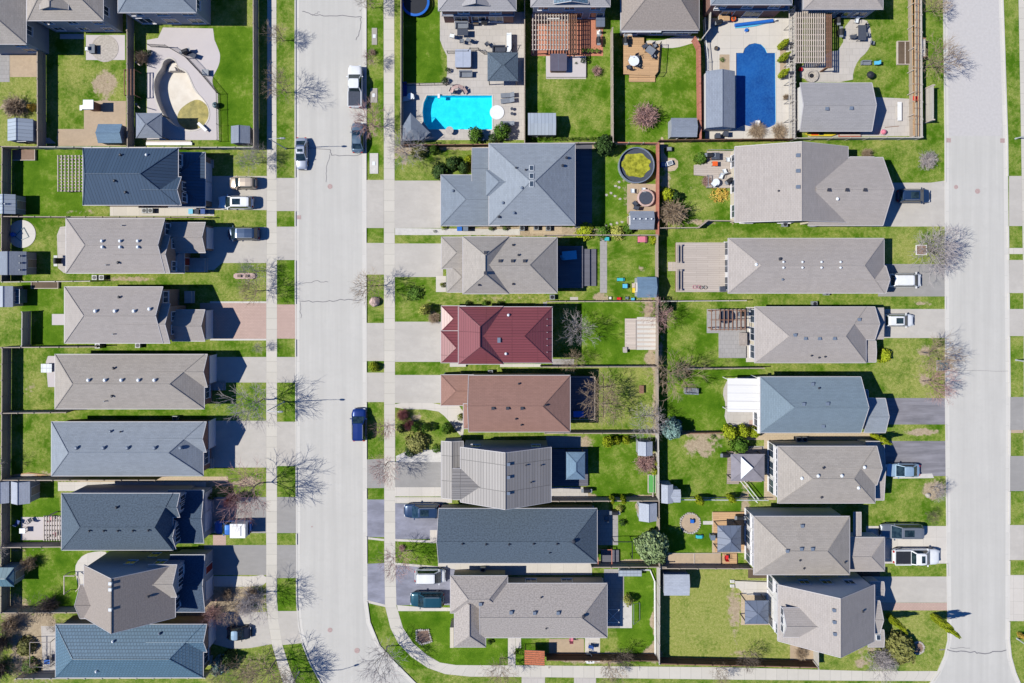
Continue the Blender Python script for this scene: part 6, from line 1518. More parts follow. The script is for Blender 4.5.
# the big dense one
tree(921, 249, 6.6, 'large dense grey bare tree in a square white frame, its crown over road two', 0, 'twig_grey', 1.0, sx=1.12, thick=.12)
tree(923.5, 251.5, 6.2, 'slimmer bare tree tangled into the large grey one at the white frame', 3, 'twig_grey', 1.0, sx=1.15)
B = [
 (643, 118, 14, 2.4, 'round pinkish bare shrub on the tan deck lawn', 'twig_pink', 'dome', 1500), (596, 72, 5.5, 1.0, 'small pinkish bush on the timber pergola lawn', 'twig_pink', 'dome', 500),
 (671, 214, 15, 3.0, 'broad brown bare bush beside the bottom of the white furniture patio garden', 'twig_brown', 'dome', 1500), (666, 195, 8, 1.6, 'lime green bush above the broad brown bush', 'leaf_lime', 'dome', 700),
 (644, 462, 11, 1.7, 'reddish brown bush below the small white shed', 'twig_pink', 'dome', 900), (19, 108, 12, 2.0, 'grey brown bush above the blue metal shed', 'twig_brown', 'dome', 900),
 (34, 108, 4, 1.2, 'small golden bush beside the blue metal shed', 'leaf_gold', 'dome', 400), (146, 60, 7, 1.8, 'brown and green bush at the left of the empty pool', 'twig_brown', 'dome', 700), (148.5, 54, 4, 1.0, 'small green bush at the left of the empty pool patio', 'leaf_green', 'dome', 400),
 (476, 136, 8.5, 1.8, 'round green bush at the bottom edge of the cyan pool', 'leaf_green', 'dome', 900), (502, 133, 9, 2.0, 'larger green bush right of the round one by the cyan pool', 'leaf_green', 'round', 900), (494, 139, 6, 1.4, 'low dark green bush between the two pool bushes', 'leaf_dark', 'dome', 600),
 (415, 139, 4, 1.0, 'small green bush under the shade sail fence', 'leaf_green', 'dome', 300),
 (603.5, 147, 10.5, 2.6, 'dark evergreen shrub at the top of the stepping stone lawn', 'leaf_dark', 'round', 1500), (585, 232, 10, .9, 'lime ground shrub in the bed above the blue deck garden', 'leaf_lime', 'dome', 600),
 (602, 232, 8, .9, 'green bed shrub beside the lime ground shrub', 'leaf_green', 'dome', 500), (617, 233, 8, 1.0, 'yellow twiggy bed shrub at the end of the stepping stones', 'leaf_yellow', 'dome', 500), (628, 229, 6, 1.2, 'dark green shrub beside the four cap shed', 'leaf_green', 'dome', 500), (630, 215, 4, 1.0, 'small lime shrub left of the four cap shed', 'leaf_lime', 'dome', 300),
 (653, 240, 5, 1.0, 'lime shrub beside the pink play table', 'leaf_lime', 'dome', 400), (700, 159, 7, 1.4, 'low green bush left of the white furniture patio', 'leaf_green', 'dome', 700), (719, 194, 10, .5, 'golden flowering bed below the white furniture patio', 'leaf_gold', 'dome', 260), (706, 182, 6, .7, 'brown dead plants in the patio corner bed', 'twig_pink', 'dome', 400),
 (674, 197, 6, 1.6, 'dark green shrub touching the broad brown bush', 'leaf_dark', 'dome', 600),
 (453, 164, 8, 1.5, 'dark green hedge bush in the front bed, middle one', 'leaf_dark', 'dome', 900), (440, 172, 9, 1.5, 'dark green hedge bush in the front bed, nearest the driveway', 'leaf_dark', 'dome', 900), (464, 168, 7, 1.3, 'dark green hedge bush in the front bed, against the garage', 'leaf_dark', 'dome', 900), (435, 149, 6, 1.6, 'green bush at the pool fence in the front garden', 'leaf_green', 'dome', 700), (469, 160, 5, 1.5, 'light green bush in the white ringed corner by the garage', 'leaf_lime', 'dome', 500), (420, 152, 9, 1.2, 'olive scrubby bush under the wide bare tree', 'leaf_olive', 'dome', 700),
 (425.5, 309, 6, 2.0, 'pale yellow bush in front of the burgundy roofed house', 'leaf_yellow', 'round', 800), (434, 317, 7, .8, 'brown low bush in the shade of the pale yellow bush', 'twig_brown', 'dome', 500), (415, 293, 9, .8, 'low green bush on the lawn under the verge tree shadow', 'leaf_green', 'dome', 500), (443, 285, 3, 1.6, 'narrow yellow green hedge by the white framed path', 'leaf_lime', 'dome', 400),
 (403, 414, 7, 1.5, 'purple leafed bush in the front garden above the grey drive', 'twig_red', 'dome', 900), (410, 424, 6, 1.4, 'purple brown bush beside the clipped green row', 'twig_red', 'dome', 700), (402, 427.5, 4.5, 1.4, 'clipped dark green bush, leftmost of the front garden row', 'leaf_dark', 'round', 600), (416, 426, 5, 1.5, 'clipped green bush, second in the front garden row', 'leaf_green', 'round', 700), (427, 426.5, 5, 1.6, 'clipped green bush, third in the front garden row', 'leaf_green', 'round', 700), (448, 427, 6, 1.8, 'larger green bush by the curved cream path', 'leaf_green', 'round', 800), (461, 416, 3.5, 1.8, 'lime bush squeezed beside the reddish brown house entry', 'leaf_lime', 'round', 500),
 (417, 442, 12, 1.3, 'olive spreading juniper below the clipped row', 'leaf_olive', 'dome', 900), (437, 448, 5, 1.0, 'small green bush at the end of the white gravel', 'leaf_green', 'dome', 500), (410, 451, 6, .8, 'small dark bush at the left of the white gravel', 'leaf_dark', 'dome', 500),
 (374.5, 366.5, 5.2, 1.3, 'round golden green bush on the gravel square of the middle verge', 'leaf_lime', 'dome', 700),
 (402, 547, 3.5, .6, 'pink brown ground shrub around the tree between the two drives', 'twig_pink', 'dome', 300), (373, 53, 3.6, .5, 'brown ground shrub above the sapling beside the pickup', 'twig_brown', 'dome', 300),
 (650, 541, 15.5, 4.2, 'big round sage green tree behind the speckled blue bungalow', 'leaf_sage', 'round', 3200), (670, 427, 11, 3.2, 'blue green spruce by the swing bench lawn', 'leaf_blue', 'dome', 1800),
 (627, 597, 5, 1.8, 'yellow green ball bush on the edge of the neat bordered lawn', 'leaf_yellow', 'round', 800), (622, 522, 4, .8, 'dark bed shrub on the curved bed', 'leaf_dark', 'dome', 300), (619, 508, 4, .9, 'pale twiggy shrub at the head of the curved bed', 'leaf_yellow', 'dome', 300),
 (653, 470, 5, 1.3, 'lime bush near the green netted bed', 'leaf_lime', 'dome', 500), (655, 462, 3, 1.2, 'tiny lime bush under the small white shed', 'leaf_lime', 'dome', 300),
 (607, 440, 6, 2.0, 'lime evergreen, first of the row under the dry lawn fence', 'leaf_lime', 'round', 700), (616, 439, 4, 1.6, 'lime evergreen, second of the row under the dry lawn fence', 'leaf_lime', 'round', 600), (625, 439, 4.5, 1.6, 'lime evergreen, third of the row under the dry lawn fence', 'leaf_lime', 'round', 600),
 (728, 431, 8, 2.2, 'lime juniper at the left end of the row by the taupe gazebo', 'leaf_lime', 'dome', 900), (737, 443, 10, 2.4, 'green juniper bulging in front of the row by the taupe gazebo', 'leaf_green', 'dome', 1100), (741, 430, 7, 2.0, 'lime juniper in the middle of the row by the taupe gazebo', 'leaf_lime', 'dome', 800), (752, 431, 6, 2.0, 'lime juniper at the right end of the row by the taupe gazebo', 'leaf_lime', 'dome', 800),
 (712, 436, 3, .5, 'tiny green plant on the bare soil', 'leaf_green', 'dome', 200), (681, 371, 9, 1.2, 'dark green bush on the lawn edge above the swing bench', 'leaf_dark', 'dome', 600), (662, 306, 9, 1.8, 'dark green bush in the corner below the big square deck garden', 'leaf_dark', 'dome', 700),
 (882, 355, 7.5, 1.3, 'yellow green rounded bush at the mauve bungalow front', 'leaf_lime', 'dome', 1100), (925, 161, 10, 1.3, 'grey bare bush on the lawn above the top right drive', 'twig_grey', 'dome', 700), (895, 645, 17, 2.4, 'olive willow like bush at the lower right corner garden', 'leaf_olive', 'dome', 1700), (881, 656, 13, 2.0, 'pale grey bare bush at the bottom sidewalk', 'twig_grey', 'dome', 1300),
 (864, 155, 6, 1.4, 'brown bush in the notch of the large gabled house', 'twig_brown', 'dome', 500),
 (4, 640, 13, 3.0, 'dark brown bare hedge bush at the left edge of the overgrown corner, upper one', 'twig_dark', 'dome', 1300), (3, 665, 13, 2.6, 'dark brown bare hedge bush at the left edge of the overgrown corner, lower one', 'twig_dark', 'dome', 1300), (14, 622, 11, 2.0, 'brown bare bush above the hedge bushes at the left edge', 'twig_brown', 'dome', 900), (28, 645, 10, 1.2, 'olive bush inside the overgrown corner garden', 'leaf_olive', 'dome', 800), (32, 665, 9, 1.0, 'green bush at the bottom of the overgrown corner garden', 'leaf_green', 'dome', 700),
 (52, 603, 11, 1.8, 'dark purple brown bush above the overgrown corner fence', 'twig_dark', 'dome', 1000), (33, 561, 8, 1.6, 'grey bush beside the teal shed lawn corner', 'twig_brown', 'dome', 500),
 (223, 662, 9, 2.4, 'blue green spruce bush on the lower left front lawn', 'leaf_blue', 'dome', 1000), (232, 655, 7, 2.0, 'dark green bush on the lower left front lawn', 'leaf_dark', 'dome', 800), (214, 611, 9, 1.4, 'rust pink bush in the bed below the tall gabled house', 'twig_pink', 'dome', 700), (212, 620, 6, 1.2, 'red brown small bush beside the sky blue roofed bungalow', 'twig_red', 'dome', 500),
 (236, 497, 7, 3.2, 'rust red shrub tree over the shaded drive of the dark slate house', 'twig_red', 'round', 1000),
 (213, 495, 4, 1.5, 'dark bush at the porch of the dark slate house', 'leaf_dark', 'dome', 400), (247, 605, 8, 1.4, 'grey bare ground bush on the brown bed', 'twig_grey', 'dome', 600), (254, 592, 8, 1.6, 'tan bare ground bush on the brown bed beside the sidewalk', 'twig_brown', 'dome', 600), (228, 592, 7, 1.2, 'brown ground bush at the shadow edge on the brown bed', 'twig_brown', 'dome', 600),
 (756, 131, 10, .8, 'brown dry grasses at the bottom left of the dark blue pool', 'twig_brown', 'dome', 500), (778, 132, 9, .9, 'brown dry grasses at the bottom right of the dark blue pool', 'twig_brown', 'dome', 500), (722, 60, 3, .4, 'tiny green plant in the square bed by the pool house', 'leaf_green', 'dome', 200), (784, 98, 3, 1.2, 'thin tan grasses beside the slatted screen', 'twig_brown', 'dome', 300),
 (515, 652, 2, .5, 'tiny bush by the playhouse', 'leaf_olive', 'dome', 200), (490, 641, 3, .7, 'dark shrub under the corner bungalow eave', 'leaf_dark', 'dome', 300), (549, 667, 1, .3, 'sprig beside the bottom sidewalk', 'leaf_olive', 'dome', 100),
 (485, 303, 3.5, .8, 'small green bush above the burgundy roofed house, right one', 'leaf_green', 'dome', 400), (468, 304, 3.5, .8, 'small dark bush above the burgundy roofed house, left one', 'leaf_dark', 'dome', 400), (500, 304, 3.5, .8, 'small dark green bush above the burgundy roofed house, third one', 'leaf_dark', 'dome', 400),
 (443.5, 227.5, 3, .8, 'small lime bush in the gravel under the large blue grey house', 'leaf_lime', 'dome', 300), (491, 228.4, 3, .8, 'small green bush midway along the passage under the large blue grey house', 'leaf_green', 'dome', 300), (505, 228.2, 3, .8, 'second small green bush along the passage under the large blue grey house', 'leaf_green', 'dome', 300), (435, 231.6, 2, .4, 'tiny plant on the white gravel strip', 'leaf_dark', 'dome', 150),
 (1018.5, 634, 3, 1.0, 'orange tan bush by the lamp on the far right verge', 'leaf_gold', 'dome', 400), (806, 581, 5, .8, 'green plants in the side passage of the lower right house', 'leaf_green', 'dome', 300),
 (800, 652, 7, .8, 'dry brown bed plants beside the lower right house', 'twig_brown', 'dome', 500), (445, 81.5, 4, 1.0, 'dark bush at the lawn corner beside the cyan pool patio', 'leaf_dark', 'dome', 400), (448, 71, 3, .8, 'small dark bush under the folded grey tub cover', 'leaf_dark', 'dome', 300),
 (576, 64, 2, .5, 'tiny shrub by the brick platform', 'leaf_dark', 'dome', 200), (583, 62, 3, 1.2, 'dark potted bush on the brick platform corner', 'leaf_dark', 'round', 300),
]
for x, y, r, h, lab, mt_, shp, n in B: shrub(x, y, r, h, lab, mt_, shp, 'tree' if h > 3.9 else 'shrub', n=n)
for i in range(13):
    shrub(532 + i * 6.6, 139.6 - .05 * i, 2.1, .9, 'small green bush in the row behind the low fence under the timber pergola lawn', 'leaf_green', 'round', 'shrub', 'row of small green bushes', n=220)
for x, y, h, lab in [(779.6, 47.4, 3.0, 'lime cedar, top one of three by the slatted screen'), (779.8, 60.5, 3.2, 'lime cedar, middle one of three by the slatted screen'), (779.8, 76.2, 3.0, 'lime cedar, lowest of three by the slatted screen')]: shrub(x, y, 3.6, h, lab, 'leaf_lime', 'column', 'cedar', n=1100)
for x, y, r, h, lab in [(872.5, 436.0, 4.2, 4.2, 'lime cedar leaning between the pale blue house and the dark drive'), (887.5, 615, 3.6, 4.4, 'narrow lime cedar at the corner of the lower right house'), (932.5, 615.5, 4.4, 5.4, 'taller lime cedar near road two with a long pointed shadow'),
        (611, 497, 3.4, 2.2, 'green cone tree, left of the pair on the gazebo lawn'), (622, 497, 3.4, 2.4, 'green cone tree, right of the pair on the gazebo lawn'), (697, 497.5, 4.0, 2.8, 'green cone tree, left of the pair on the wire fence'), (728.5, 495.5, 3.6, 2.6, 'lime cone tree, right of the pair on the wire fence')]:
    shrub(x, y, r, h, lab, 'leaf_lime', 'column', 'cedar', n=1100)
# ================================================================ STREET LAMPS
def lamp_fn():
    o = empty('street_lamp'); MB().rod((0, 0, 0), (0, 0, 6.6), .085, .05, 10).build('pole', 'galvanised', o)
    MB().cyl(0, 0, 0, .35, .14, .1, 10).build('base', 'galvanised', o)
    MB().rod((0, 0, 6.55), (1.0, 0, 6.95), .035, n=6).rod((1.0, 0, 6.95), (1.6, 0, 7.0), .03, n=6).build('arm', 'galvanised', o)
    h = MB(); loft(h, [[(x, -w_, 6.98), (x, w_, 6.98), (x, w_ * .7, 6.98 + t_), (x, -w_ * .7, 6.98 + t_)] for x, w_, t_ in ((1.5, .06, .06), (1.7, .14, .12), (2.1, .13, .11), (2.25, .05, .05))]); h.build('lamp_head', 'grey_metal', o); return o
for x, y, rz, lab in [(286, 148.7, 0, 'grey street lamp beside the silver car on the left verge'), (284, 402, 0, 'grey street lamp on the left verge by the long taupe bungalow driveway'), (299, 672, 20, 'grey street lamp at the bottom bend of the left road'),
                      (1015.5, 138.6, 180, 'grey street lamp at the top of the far right verge'), (1016, 360, 180, 'grey street lamp in the middle of the far right verge'), (1017, 638.5, 180, 'grey street lamp at the bottom of the far right verge')]:
    inst('lamp', lamp_fn, W(x, y), lab, 'street lamp', 'street lamps on the verges', R(rz))
# ================================================================ GARDEN FURNITURE
def chair_fn(mat, metal='black_metal'):
    def fn():
        o = empty('patio_chair')
        for x in (-.22, .22):
            for y in (-.22, .22): MB().rod((x, y, 0), (x, y, .42), .018).build('leg', metal, o)
        MB().box(-.26, -.26, .4, .26, .26, .47).build('seat', mat, o); MB().poly([(-.26, -.27, .45), (.26, -.27, .45), (.26, -.36, .95), (-.26, -.36, .95)]).poly([(-.26, -.4, .95), (.26, -.4, .95), (.26, -.31, .45), (-.26, -.31, .45)]).box(-.26, -.4, .93, .26, -.36, .97).build('backrest', mat, o)
        MB().rod((-.3, -.3, .65), (-.3, .2, .65), .025).rod((.3, -.3, .65), (.3, .2, .65), .025).build('armrest', metal, o); return o
    return fn
def rtable_fn(mat, r=.6):
    def fn():
        o = empty('round_table'); MB().cyl(0, 0, .7, .75, r, n=22).build('tabletop', mat, o); MB().rod((0, 0, 0), (0, 0, .7), .05, n=8).cyl(0, 0, 0, .05, .3, n=14).build('pedestal', 'black_metal', o); return o
    return fn
def table_fn(mat, lx=.9, ly=.5, name='patio_table'):
    def fn():
        o = empty(name); MB().box(-lx, -ly, .7, lx, ly, .75).build('tabletop', mat, o)
        for x in (-lx + .08, lx - .08):
            for y in (-ly + .08, ly - .08): MB().box(x - .03, y - .03, 0, x + .03, y + .03, .7).build('leg', 'black_metal', o)
        return o
    return fn
def lounger_fn(mat):
    def fn():
        o = empty('sun_lounger'); MB().box(-.95, -.32, .28, .35, .32, .36).build('cushion', mat, o); MB().poly([(.35, -.32, .36), (.95, -.32, .75), (.95, .32, .75), (.35, .32, .36)]).poly([(.35, .32, .3), (.95, .32, .68), (.95, -.32, .68), (.35, -.32, .3)]).build('backrest', mat, o)
        for x in (-.85, .75):
            for y in (-.28, .28): MB().rod((x, y, 0), (x, y, .3), .025).build('leg', 'grey_metal', o)
        return o
    return fn
def sofa_fn(mat):
    def fn():
        o = empty('patio_sofa'); MB().box(-.9, -.4, 0, .9, .4, .4).build('seat', mat, o); MB().box(-.9, -.42, .4, .9, -.24, .85).build('backrest', mat, o); MB().box(-.92, -.4, .4, -.76, .4, .62).box(.76, -.4, .4, .92, .4, .62).build('armrest', mat, o); return o
    return fn
def grill_fn(mat='black_plastic'):
    def fn():
        o = empty('barbecue_grill'); MB().box(-.4, -.3, .1, .4, .3, .8).build('cabinet', mat, o)
        m = MB(); loft(m, [[(x, .28 * math.cos(a), .82 + .3 * math.sin(a)) for a in [k * .524 for k in range(7)]] for x in (-.4, .4)]); m.build('lid', mat, o)
        MB().box(-.75, -.25, .8, -.42, .25, .84).box(.42, -.25, .8, .75, .25, .84).build('side_shelf', 'grey_metal', o); return o
    return fn
def tub_fn(lid, w_=1.05, l=1.05):
    def fn():
        o = empty('hot_tub'); pts = [(x * w_ * .96, y * l * .96) for x, y in smoothp([(-1, -1), (1, -1), (1, 1), (-1, 1)], 1)]
        pts = [(-w_ * .9, -l), (w_ * .9, -l), (w_, -l * .9), (w_, l * .9), (w_ * .9, l), (-w_ * .9, l), (-w_, l * .9), (-w_, -l * .9)]
        MB().prism([(x * .96, y * .96) for x, y in pts], 0, .85).build('shell', 'wood_brown', o)
        MB().prism([(min(x, -.02) if False else x, y) for x, y in pts if True], .85, .98).build('cover', lid, o)
        MB().box(-.015, -l * .96, .98, .015, l * .96, .992).build('cover_fold', 'vent_grey', o); return o
    return fn
def ac_fn():
    o = empty('air_conditioner'); MB().box(-.4, -.4, 0, .4, .4, .75).build('casing', 'grey_metal', o); MB().cyl(0, 0, .75, .78, .3, n=16).build('fan_grille', 'black_metal', o); return o
def bin_fn(mat, lid=None):
    def fn():
        o = empty('wheeled_bin'); m = MB(); loft(m, [[(-.24, -.26, 0), (.24, -.26, 0), (.24, .26, 0), (-.24, .26, 0)], [(-.29, -.33, .95), (.29, -.33, .95), (.29, .33, .95), (-.29, .33, .95)]]); m.build('bin_body', mat, o)
        MB().box(-.31, -.36, .95, .31, .34, 1.03).build('lid', lid or mat, o); MB().rod((-.2, -.4, .9), (.2, -.4, .9), .02).build('handle', 'black_plastic', o); return o
    return fn
def umb_fn(mat, open_=True):
    def fn():
        o = empty('parasol'); MB().rod((0, 0, 0), (0, 0, 2.4), .03, n=8).build('pole', 'grey_metal', o); m = MB(); n = 8
        for i in range(n):
            a0, a1 = 6.283 * i / n, 6.283 * (i + 1) / n; m.poly([(0, 0, 2.45), (1.1 * math.cos(a0), 1.1 * math.sin(a0), 2.05), (1.1 * math.cos(a1), 1.1 * math.sin(a1), 2.05)])
        m.build('canopy', mat, o); MB().cyl(0, 0, 0, .08, .25, n=14).build('base', 'stone', o); return o
    return fn
def bush_pot(mat='terracotta'):
    def fn():
        o = empty('plant_pot'); MB().lathe([(.14, 0), (.22, .35), (.24, .38), (.2, .38), (.2, .32)], 14).build('pot', mat, o)
        rnd = random.Random(4); m = MB()
        for i in range(60):
            v = Vector((rnd.gauss(0, .12), rnd.gauss(0, .12), .4 + abs(rnd.gauss(0, .12)))); u = Vector((rnd.uniform(-1, 1), rnd.uniform(-1, 1), rnd.uniform(-.5, .5))).normalized() * .06; w_ = u.orthogonal().normalized() * .04; m.poly([v - u, v + w_, v + u, v - w_])
        m.build('foliage', 'leaf_green', o); return o
    return fn
def put(key, fn, x, y, lab, cat, rz=0, z=0, s_=1, group=None):
    p = W(x, y, z); return inst(key, fn, (p.x, p.y, z), lab, cat, group, R(rz), s_)
CHAIRS = [ # x, y, rot, z, material, label
 (89, 50, 90, .0, 'vent_white', 'white chair beside the round ringed brick circle'),
 (462, 42, 0, .25, 'grey_fabric', 'grey armchair below the small fire table on the raised terrace'), (468, 41, 60, .25, 'grey_fabric', 'grey armchair turned inwards beside the fire table'), (487, 45, 40, .25, 'dark_fabric', 'dark chair at the edge of the raised terrace'), (452, 37, 80, .25, 'vent_white', 'pale chair left of the fire table on the raised terrace'),
 (630, 61, 160, .5, 'vent_white', 'chair left of the white table on the tan deck'), (637, 58, 200, .5, 'dark_fabric', 'chair above the white table on the tan deck'), (637.5, 66, -40, .5, 'dark_fabric', 'chair lower right of the white table on the tan deck'), (628, 68, 20, .5, 'dark_fabric', 'dark chair lower left of the white table on the tan deck'),
 (643.5, 47.5, 120, .5, 'dark_fabric', 'chair at the upper left of the grey table on the tan deck'), (654, 46.5, -150, .5, 'grey_fabric', 'chair at the upper right of the grey table on the tan deck'), (653, 57, -60, .5, 'grey_fabric', 'chair at the lower right of the grey table on the tan deck'),
 (866.5, 36, -80, 0, 'grey_fabric', 'grey chair right of the dark garden table'), (871, 44, -100, 0, 'grey_fabric', 'grey chair on the grass edge below the dark garden table'), (850.5, 38, 90, 0, 'dark_fabric', 'dark chair left of the dark garden table'), (855, 22, 170, 0, 'vent_white', 'white chair above the dark garden table'), (865, 27, -130, 0, 'dark_fabric', 'dark chair at the upper right of the dark garden table'), (874.5, 64, 90, 0, 'sky_plastic', 'pale blue chair on the grass by the black kettle barbecue'),
 (727, 160, 0, .35, 'vent_white', 'white round chair at the top of the furniture patio'), (723.5, 171.5, 20, .35, 'vent_white', 'white chair in the middle of the furniture patio'), (720, 177, 160, .35, 'vent_white', 'white chair below the middle one on the furniture patio'), (712, 184.5, 40, .35, 'vent_white', 'white chair at the lower left of the furniture patio'),
 (562, 257, 20, .8, 'sky_plastic', 'blue chair left of the blue table on the shaded deck'),
 (566, 422, 0, .6, 'blue_plastic', 'blue chair at the deck corner behind the brown roofed house') ,
 (32, 519, 30, 0, 'dark_fabric', 'dark lounge chair at the top of the pink patio, left one'), (20, 521, -20, 0, 'navy_tarp', 'dark blue chair beside the pink patio'), (53, 517, 0, 0, 'pink_plastic', 'pink chair under the open pergola slats'), (57, 533, 60, 0, 'pink_plastic', 'second pink chair lower under the open pergola slats'),
 (51, 656, 10, 0, 'dark_fabric', 'dark chair on the side patio of the sky blue roofed bungalow'), (725.5, 556, 0, .2, 'red_plastic', 'red chair on the small tan landing'), (606, 517, 0, 0, 'grey_fabric', 'grey chair on the shaded patio behind the speckled blue bungalow'),
 (643, 190, 0, 0, 'vent_white', 'white chair left of the round hot tub'), (634, 203.5, 40, 0, 'dark_fabric', 'dark chair below the round hot tub, left one'), (632, 191, 0, 0, 'vent_white', 'white stool beside the round hot tub'), (635, 208, 70, 0, 'dark_fabric', 'dark chair above the four cap shed'),
 (571, 637.5, 0, 0, 'pink_plastic', 'small pink seat on the tan gravel yard'), (590, 645, 80, 0, 'navy_tarp', 'dark blue chair beside the gravel yard'), (588, 653, 80, 0, 'dark_fabric', 'dark chair under the dark blue one beside the gravel yard'),
 (809, 54, 90, 0, 'red_plastic', 'x'),
]
for x, y, rz, z, mt_, lab in CHAIRS:
    if lab != 'x': put('chair' + mt_, chair_fn(mt_), x, y, lab, 'chair', rz, z)
TB = [(463, 34, .25, 'dark_fabric', 'dark square fire table on the raised terrace', .75, .45, 0), (649.5, 52, .5, 'grey_fabric', 'grey slanted table on the tan deck', .6, .5, -35), (859.5, 34.5, 0, 'dark_fabric', 'dark slate garden table in the corner garden', .55, 1.05, 0), (569, 255.5, .8, 'sky_plastic', 'blue table on the shaded deck', 1.0, .6, 5),
 (713.5, 164.5, .35, 'orange_plastic', 'small orange brown table on the furniture patio', .36, .32, 0), (50, 367.5, 0, 'metal_shed', 'pale blue topped table behind the long taupe bungalow', .75, .6, 0), (578, 413, .6, 'blue_plastic', 'bright blue table on the dark shaded deck', .7, .4, 0), (51, 659, 0, 'blue_plastic', 'small blue table on the side patio at the lower left', .45, .3, 0), (26, 529, 0, 'vent_white', 'small white table on the pink patio', .4, .35, 0)]
for i, (x, y, z, mt_, lab, lx, ly, rz) in enumerate(TB): put('tb%d' % i, table_fn(mt_, lx, ly), x, y, lab, 'table', rz, z)
put('rt1', rtable_fn('vent_white', .72), 633, 62.5, 'white table with chairs on the tan deck', 'table', 20, .5); put('rt2', rtable_fn('dark_fabric', .95), 724, 316.5, 'dark round table under the small slatted pergola', 'table', 0, .25); put('rt3', rtable_fn('vent_white', .5), 714.5, 183, 'white round table on the furniture patio', 'table', 0, .35)
put('rt4', rtable_fn('stone', .55), 450, 131.5, 'pale round stone table at the bottom edge of the cyan pool', 'table'); put('rt5', rtable_fn('vent_white', .45), 411, 97.5, 'white round table at the left of the cyan pool', 'table')
for x, y, rz, lab in [(507.5, 95.8, 4, 'grey sun lounger right of the cyan pool, top one'), (507.5, 101.2, 6, 'grey sun lounger right of the cyan pool, second one'), (507.5, 124, -2, 'grey sun lounger right of the cyan pool, lowest one alone')]: put('lounge', lounger_fn('grey_fabric'), x, y, lab, 'sun lounger', rz, 0, 1, 'grey sun loungers by the cyan pool')
put('lounge2', lounger_fn('dark_fabric'), 192, 55, 'dark lounger on the patio of the empty pool', 'sun lounger', -30); put('lounge3', lounger_fn('vent_white'), 408, 99, 'white lounger in the corner left of the cyan pool', 'sun lounger', 10); put('l4', lounger_fn('navy_tarp'), 405, 90, 'blue lounger in the fence shade left of the cyan pool', 'sun lounger', 90)
put('s1', sofa_fn('dark_fabric'), 499, 50, 'dark outdoor sofa at the lower edge of the raised terrace', 'sofa', 180, .2); put('s2', sofa_fn('grey_fabric'), 462, 26.5, 'grey outdoor sofa above the fire table on the raised terrace', 'sofa', 180, .25); put('s3', sofa_fn('wood_grey'), 679, 254, 'grey built in bench at the upper left edge of the big square deck', 'bench', -90, .7, (1.4, .8, .8))
put('s3b', sofa_fn('wood_grey'), 679, 280, 'grey built in bench at the lower left edge of the big square deck', 'bench', -90, .7, (1.6, .8, .8)); put('s5', sofa_fn('grey_fabric'), 865, 63.5, 'dark grey sofa on the grass edge of the corner garden', 'sofa', 180, 0, .7); put('s6', sofa_fn('vent_white'), 509, 44, 'white and grey bench against the right side of the raised terrace', 'sofa', 90, .25, (1.5, .8, .8)); put('s7', sofa_fn('grey_fabric'), 466, 75, 'grey bench behind the folded tub cover by the cyan pool', 'bench', 180)
put('s8', sofa_fn('grey_metal'), 690.5, 390.5, 'grey green garden swing bench on the lawn', 'swing bench', -3, 0, (1.05, 1, 1)); put('s9', sofa_fn('wood_grey'), 742, 339, 'grey bench at the house side of the stone terrace', 'bench', 90, .25)
GR = [(624.8, 42, 90, .5, 'dark barbecue grill at the left edge of the tan deck'), (728, 181.5, 35, .35, 'black covered barbecue on the furniture patio'), (836, 22, 90, 0, 'black covered barbecue beside the brown pergola strip'), (838.5, 34, 90, 0, 'second dark covered barbecue below the first in the corner garden'), (59.5, 261, 90, 0, 'black barbecue on the octagonal terrace of the bungalow with paired turbine vents'),
      (484.5, 23, 0, .25, 'small grill against the brick wall of the raised terrace'), (708.5, 156, 0, .35, 'dark grill box at the top left of the furniture patio'), (741, 314, 0, .25, 'grill under the right end of the small slatted pergola'), (614, 511, 0, 0, 'grill on the light path edge behind the speckled blue bungalow'), (187.5, 53, 20, 0, 'grill on the patio of the empty pool'), (717, 24, 20, 0, 'dark barbecue on the small patio of the dark blue pool garden'), (724, 454, 0, 0, 'small grill beside the taupe canopy gazebo'), (598, 42, 90, 0, 'dark grill on the terracotta terrace edge'), (738, 516, 0, .25, 'dark grill above the metal ribbed gazebo'), (586, 489, 0, 0, 'grill below the blue grey hipped gazebo')]
for x, y, rz, z, lab in GR: put('grill', grill_fn(), x, y, lab, 'barbecue', rz, z)
put('tub1', tub_fn('tub_cover', 1.1, 1.25), 463.5, 60.5, 'hot tub under a pale grey folding cover near the grey roofed gazebo', 'hot tub'); put('tub2', tub_fn('tub_cover_dark', 1.15, 1.2), 558, 64.5, 'hot tub under a dark grey folding cover on the brick platform', 'hot tub', 0, .3)
put('tub3', tub_fn('dark_fabric', .7, .6), 714, 157, 'grey covered box at the top of the furniture patio', 'storage box', 0, .35, .8)
put('tub4', tub_fn('metal_gazebo', .55, .85), 599.5, 23, 'pale blue covered box by the terracotta terrace', 'storage box', 0, 0, 1.1)
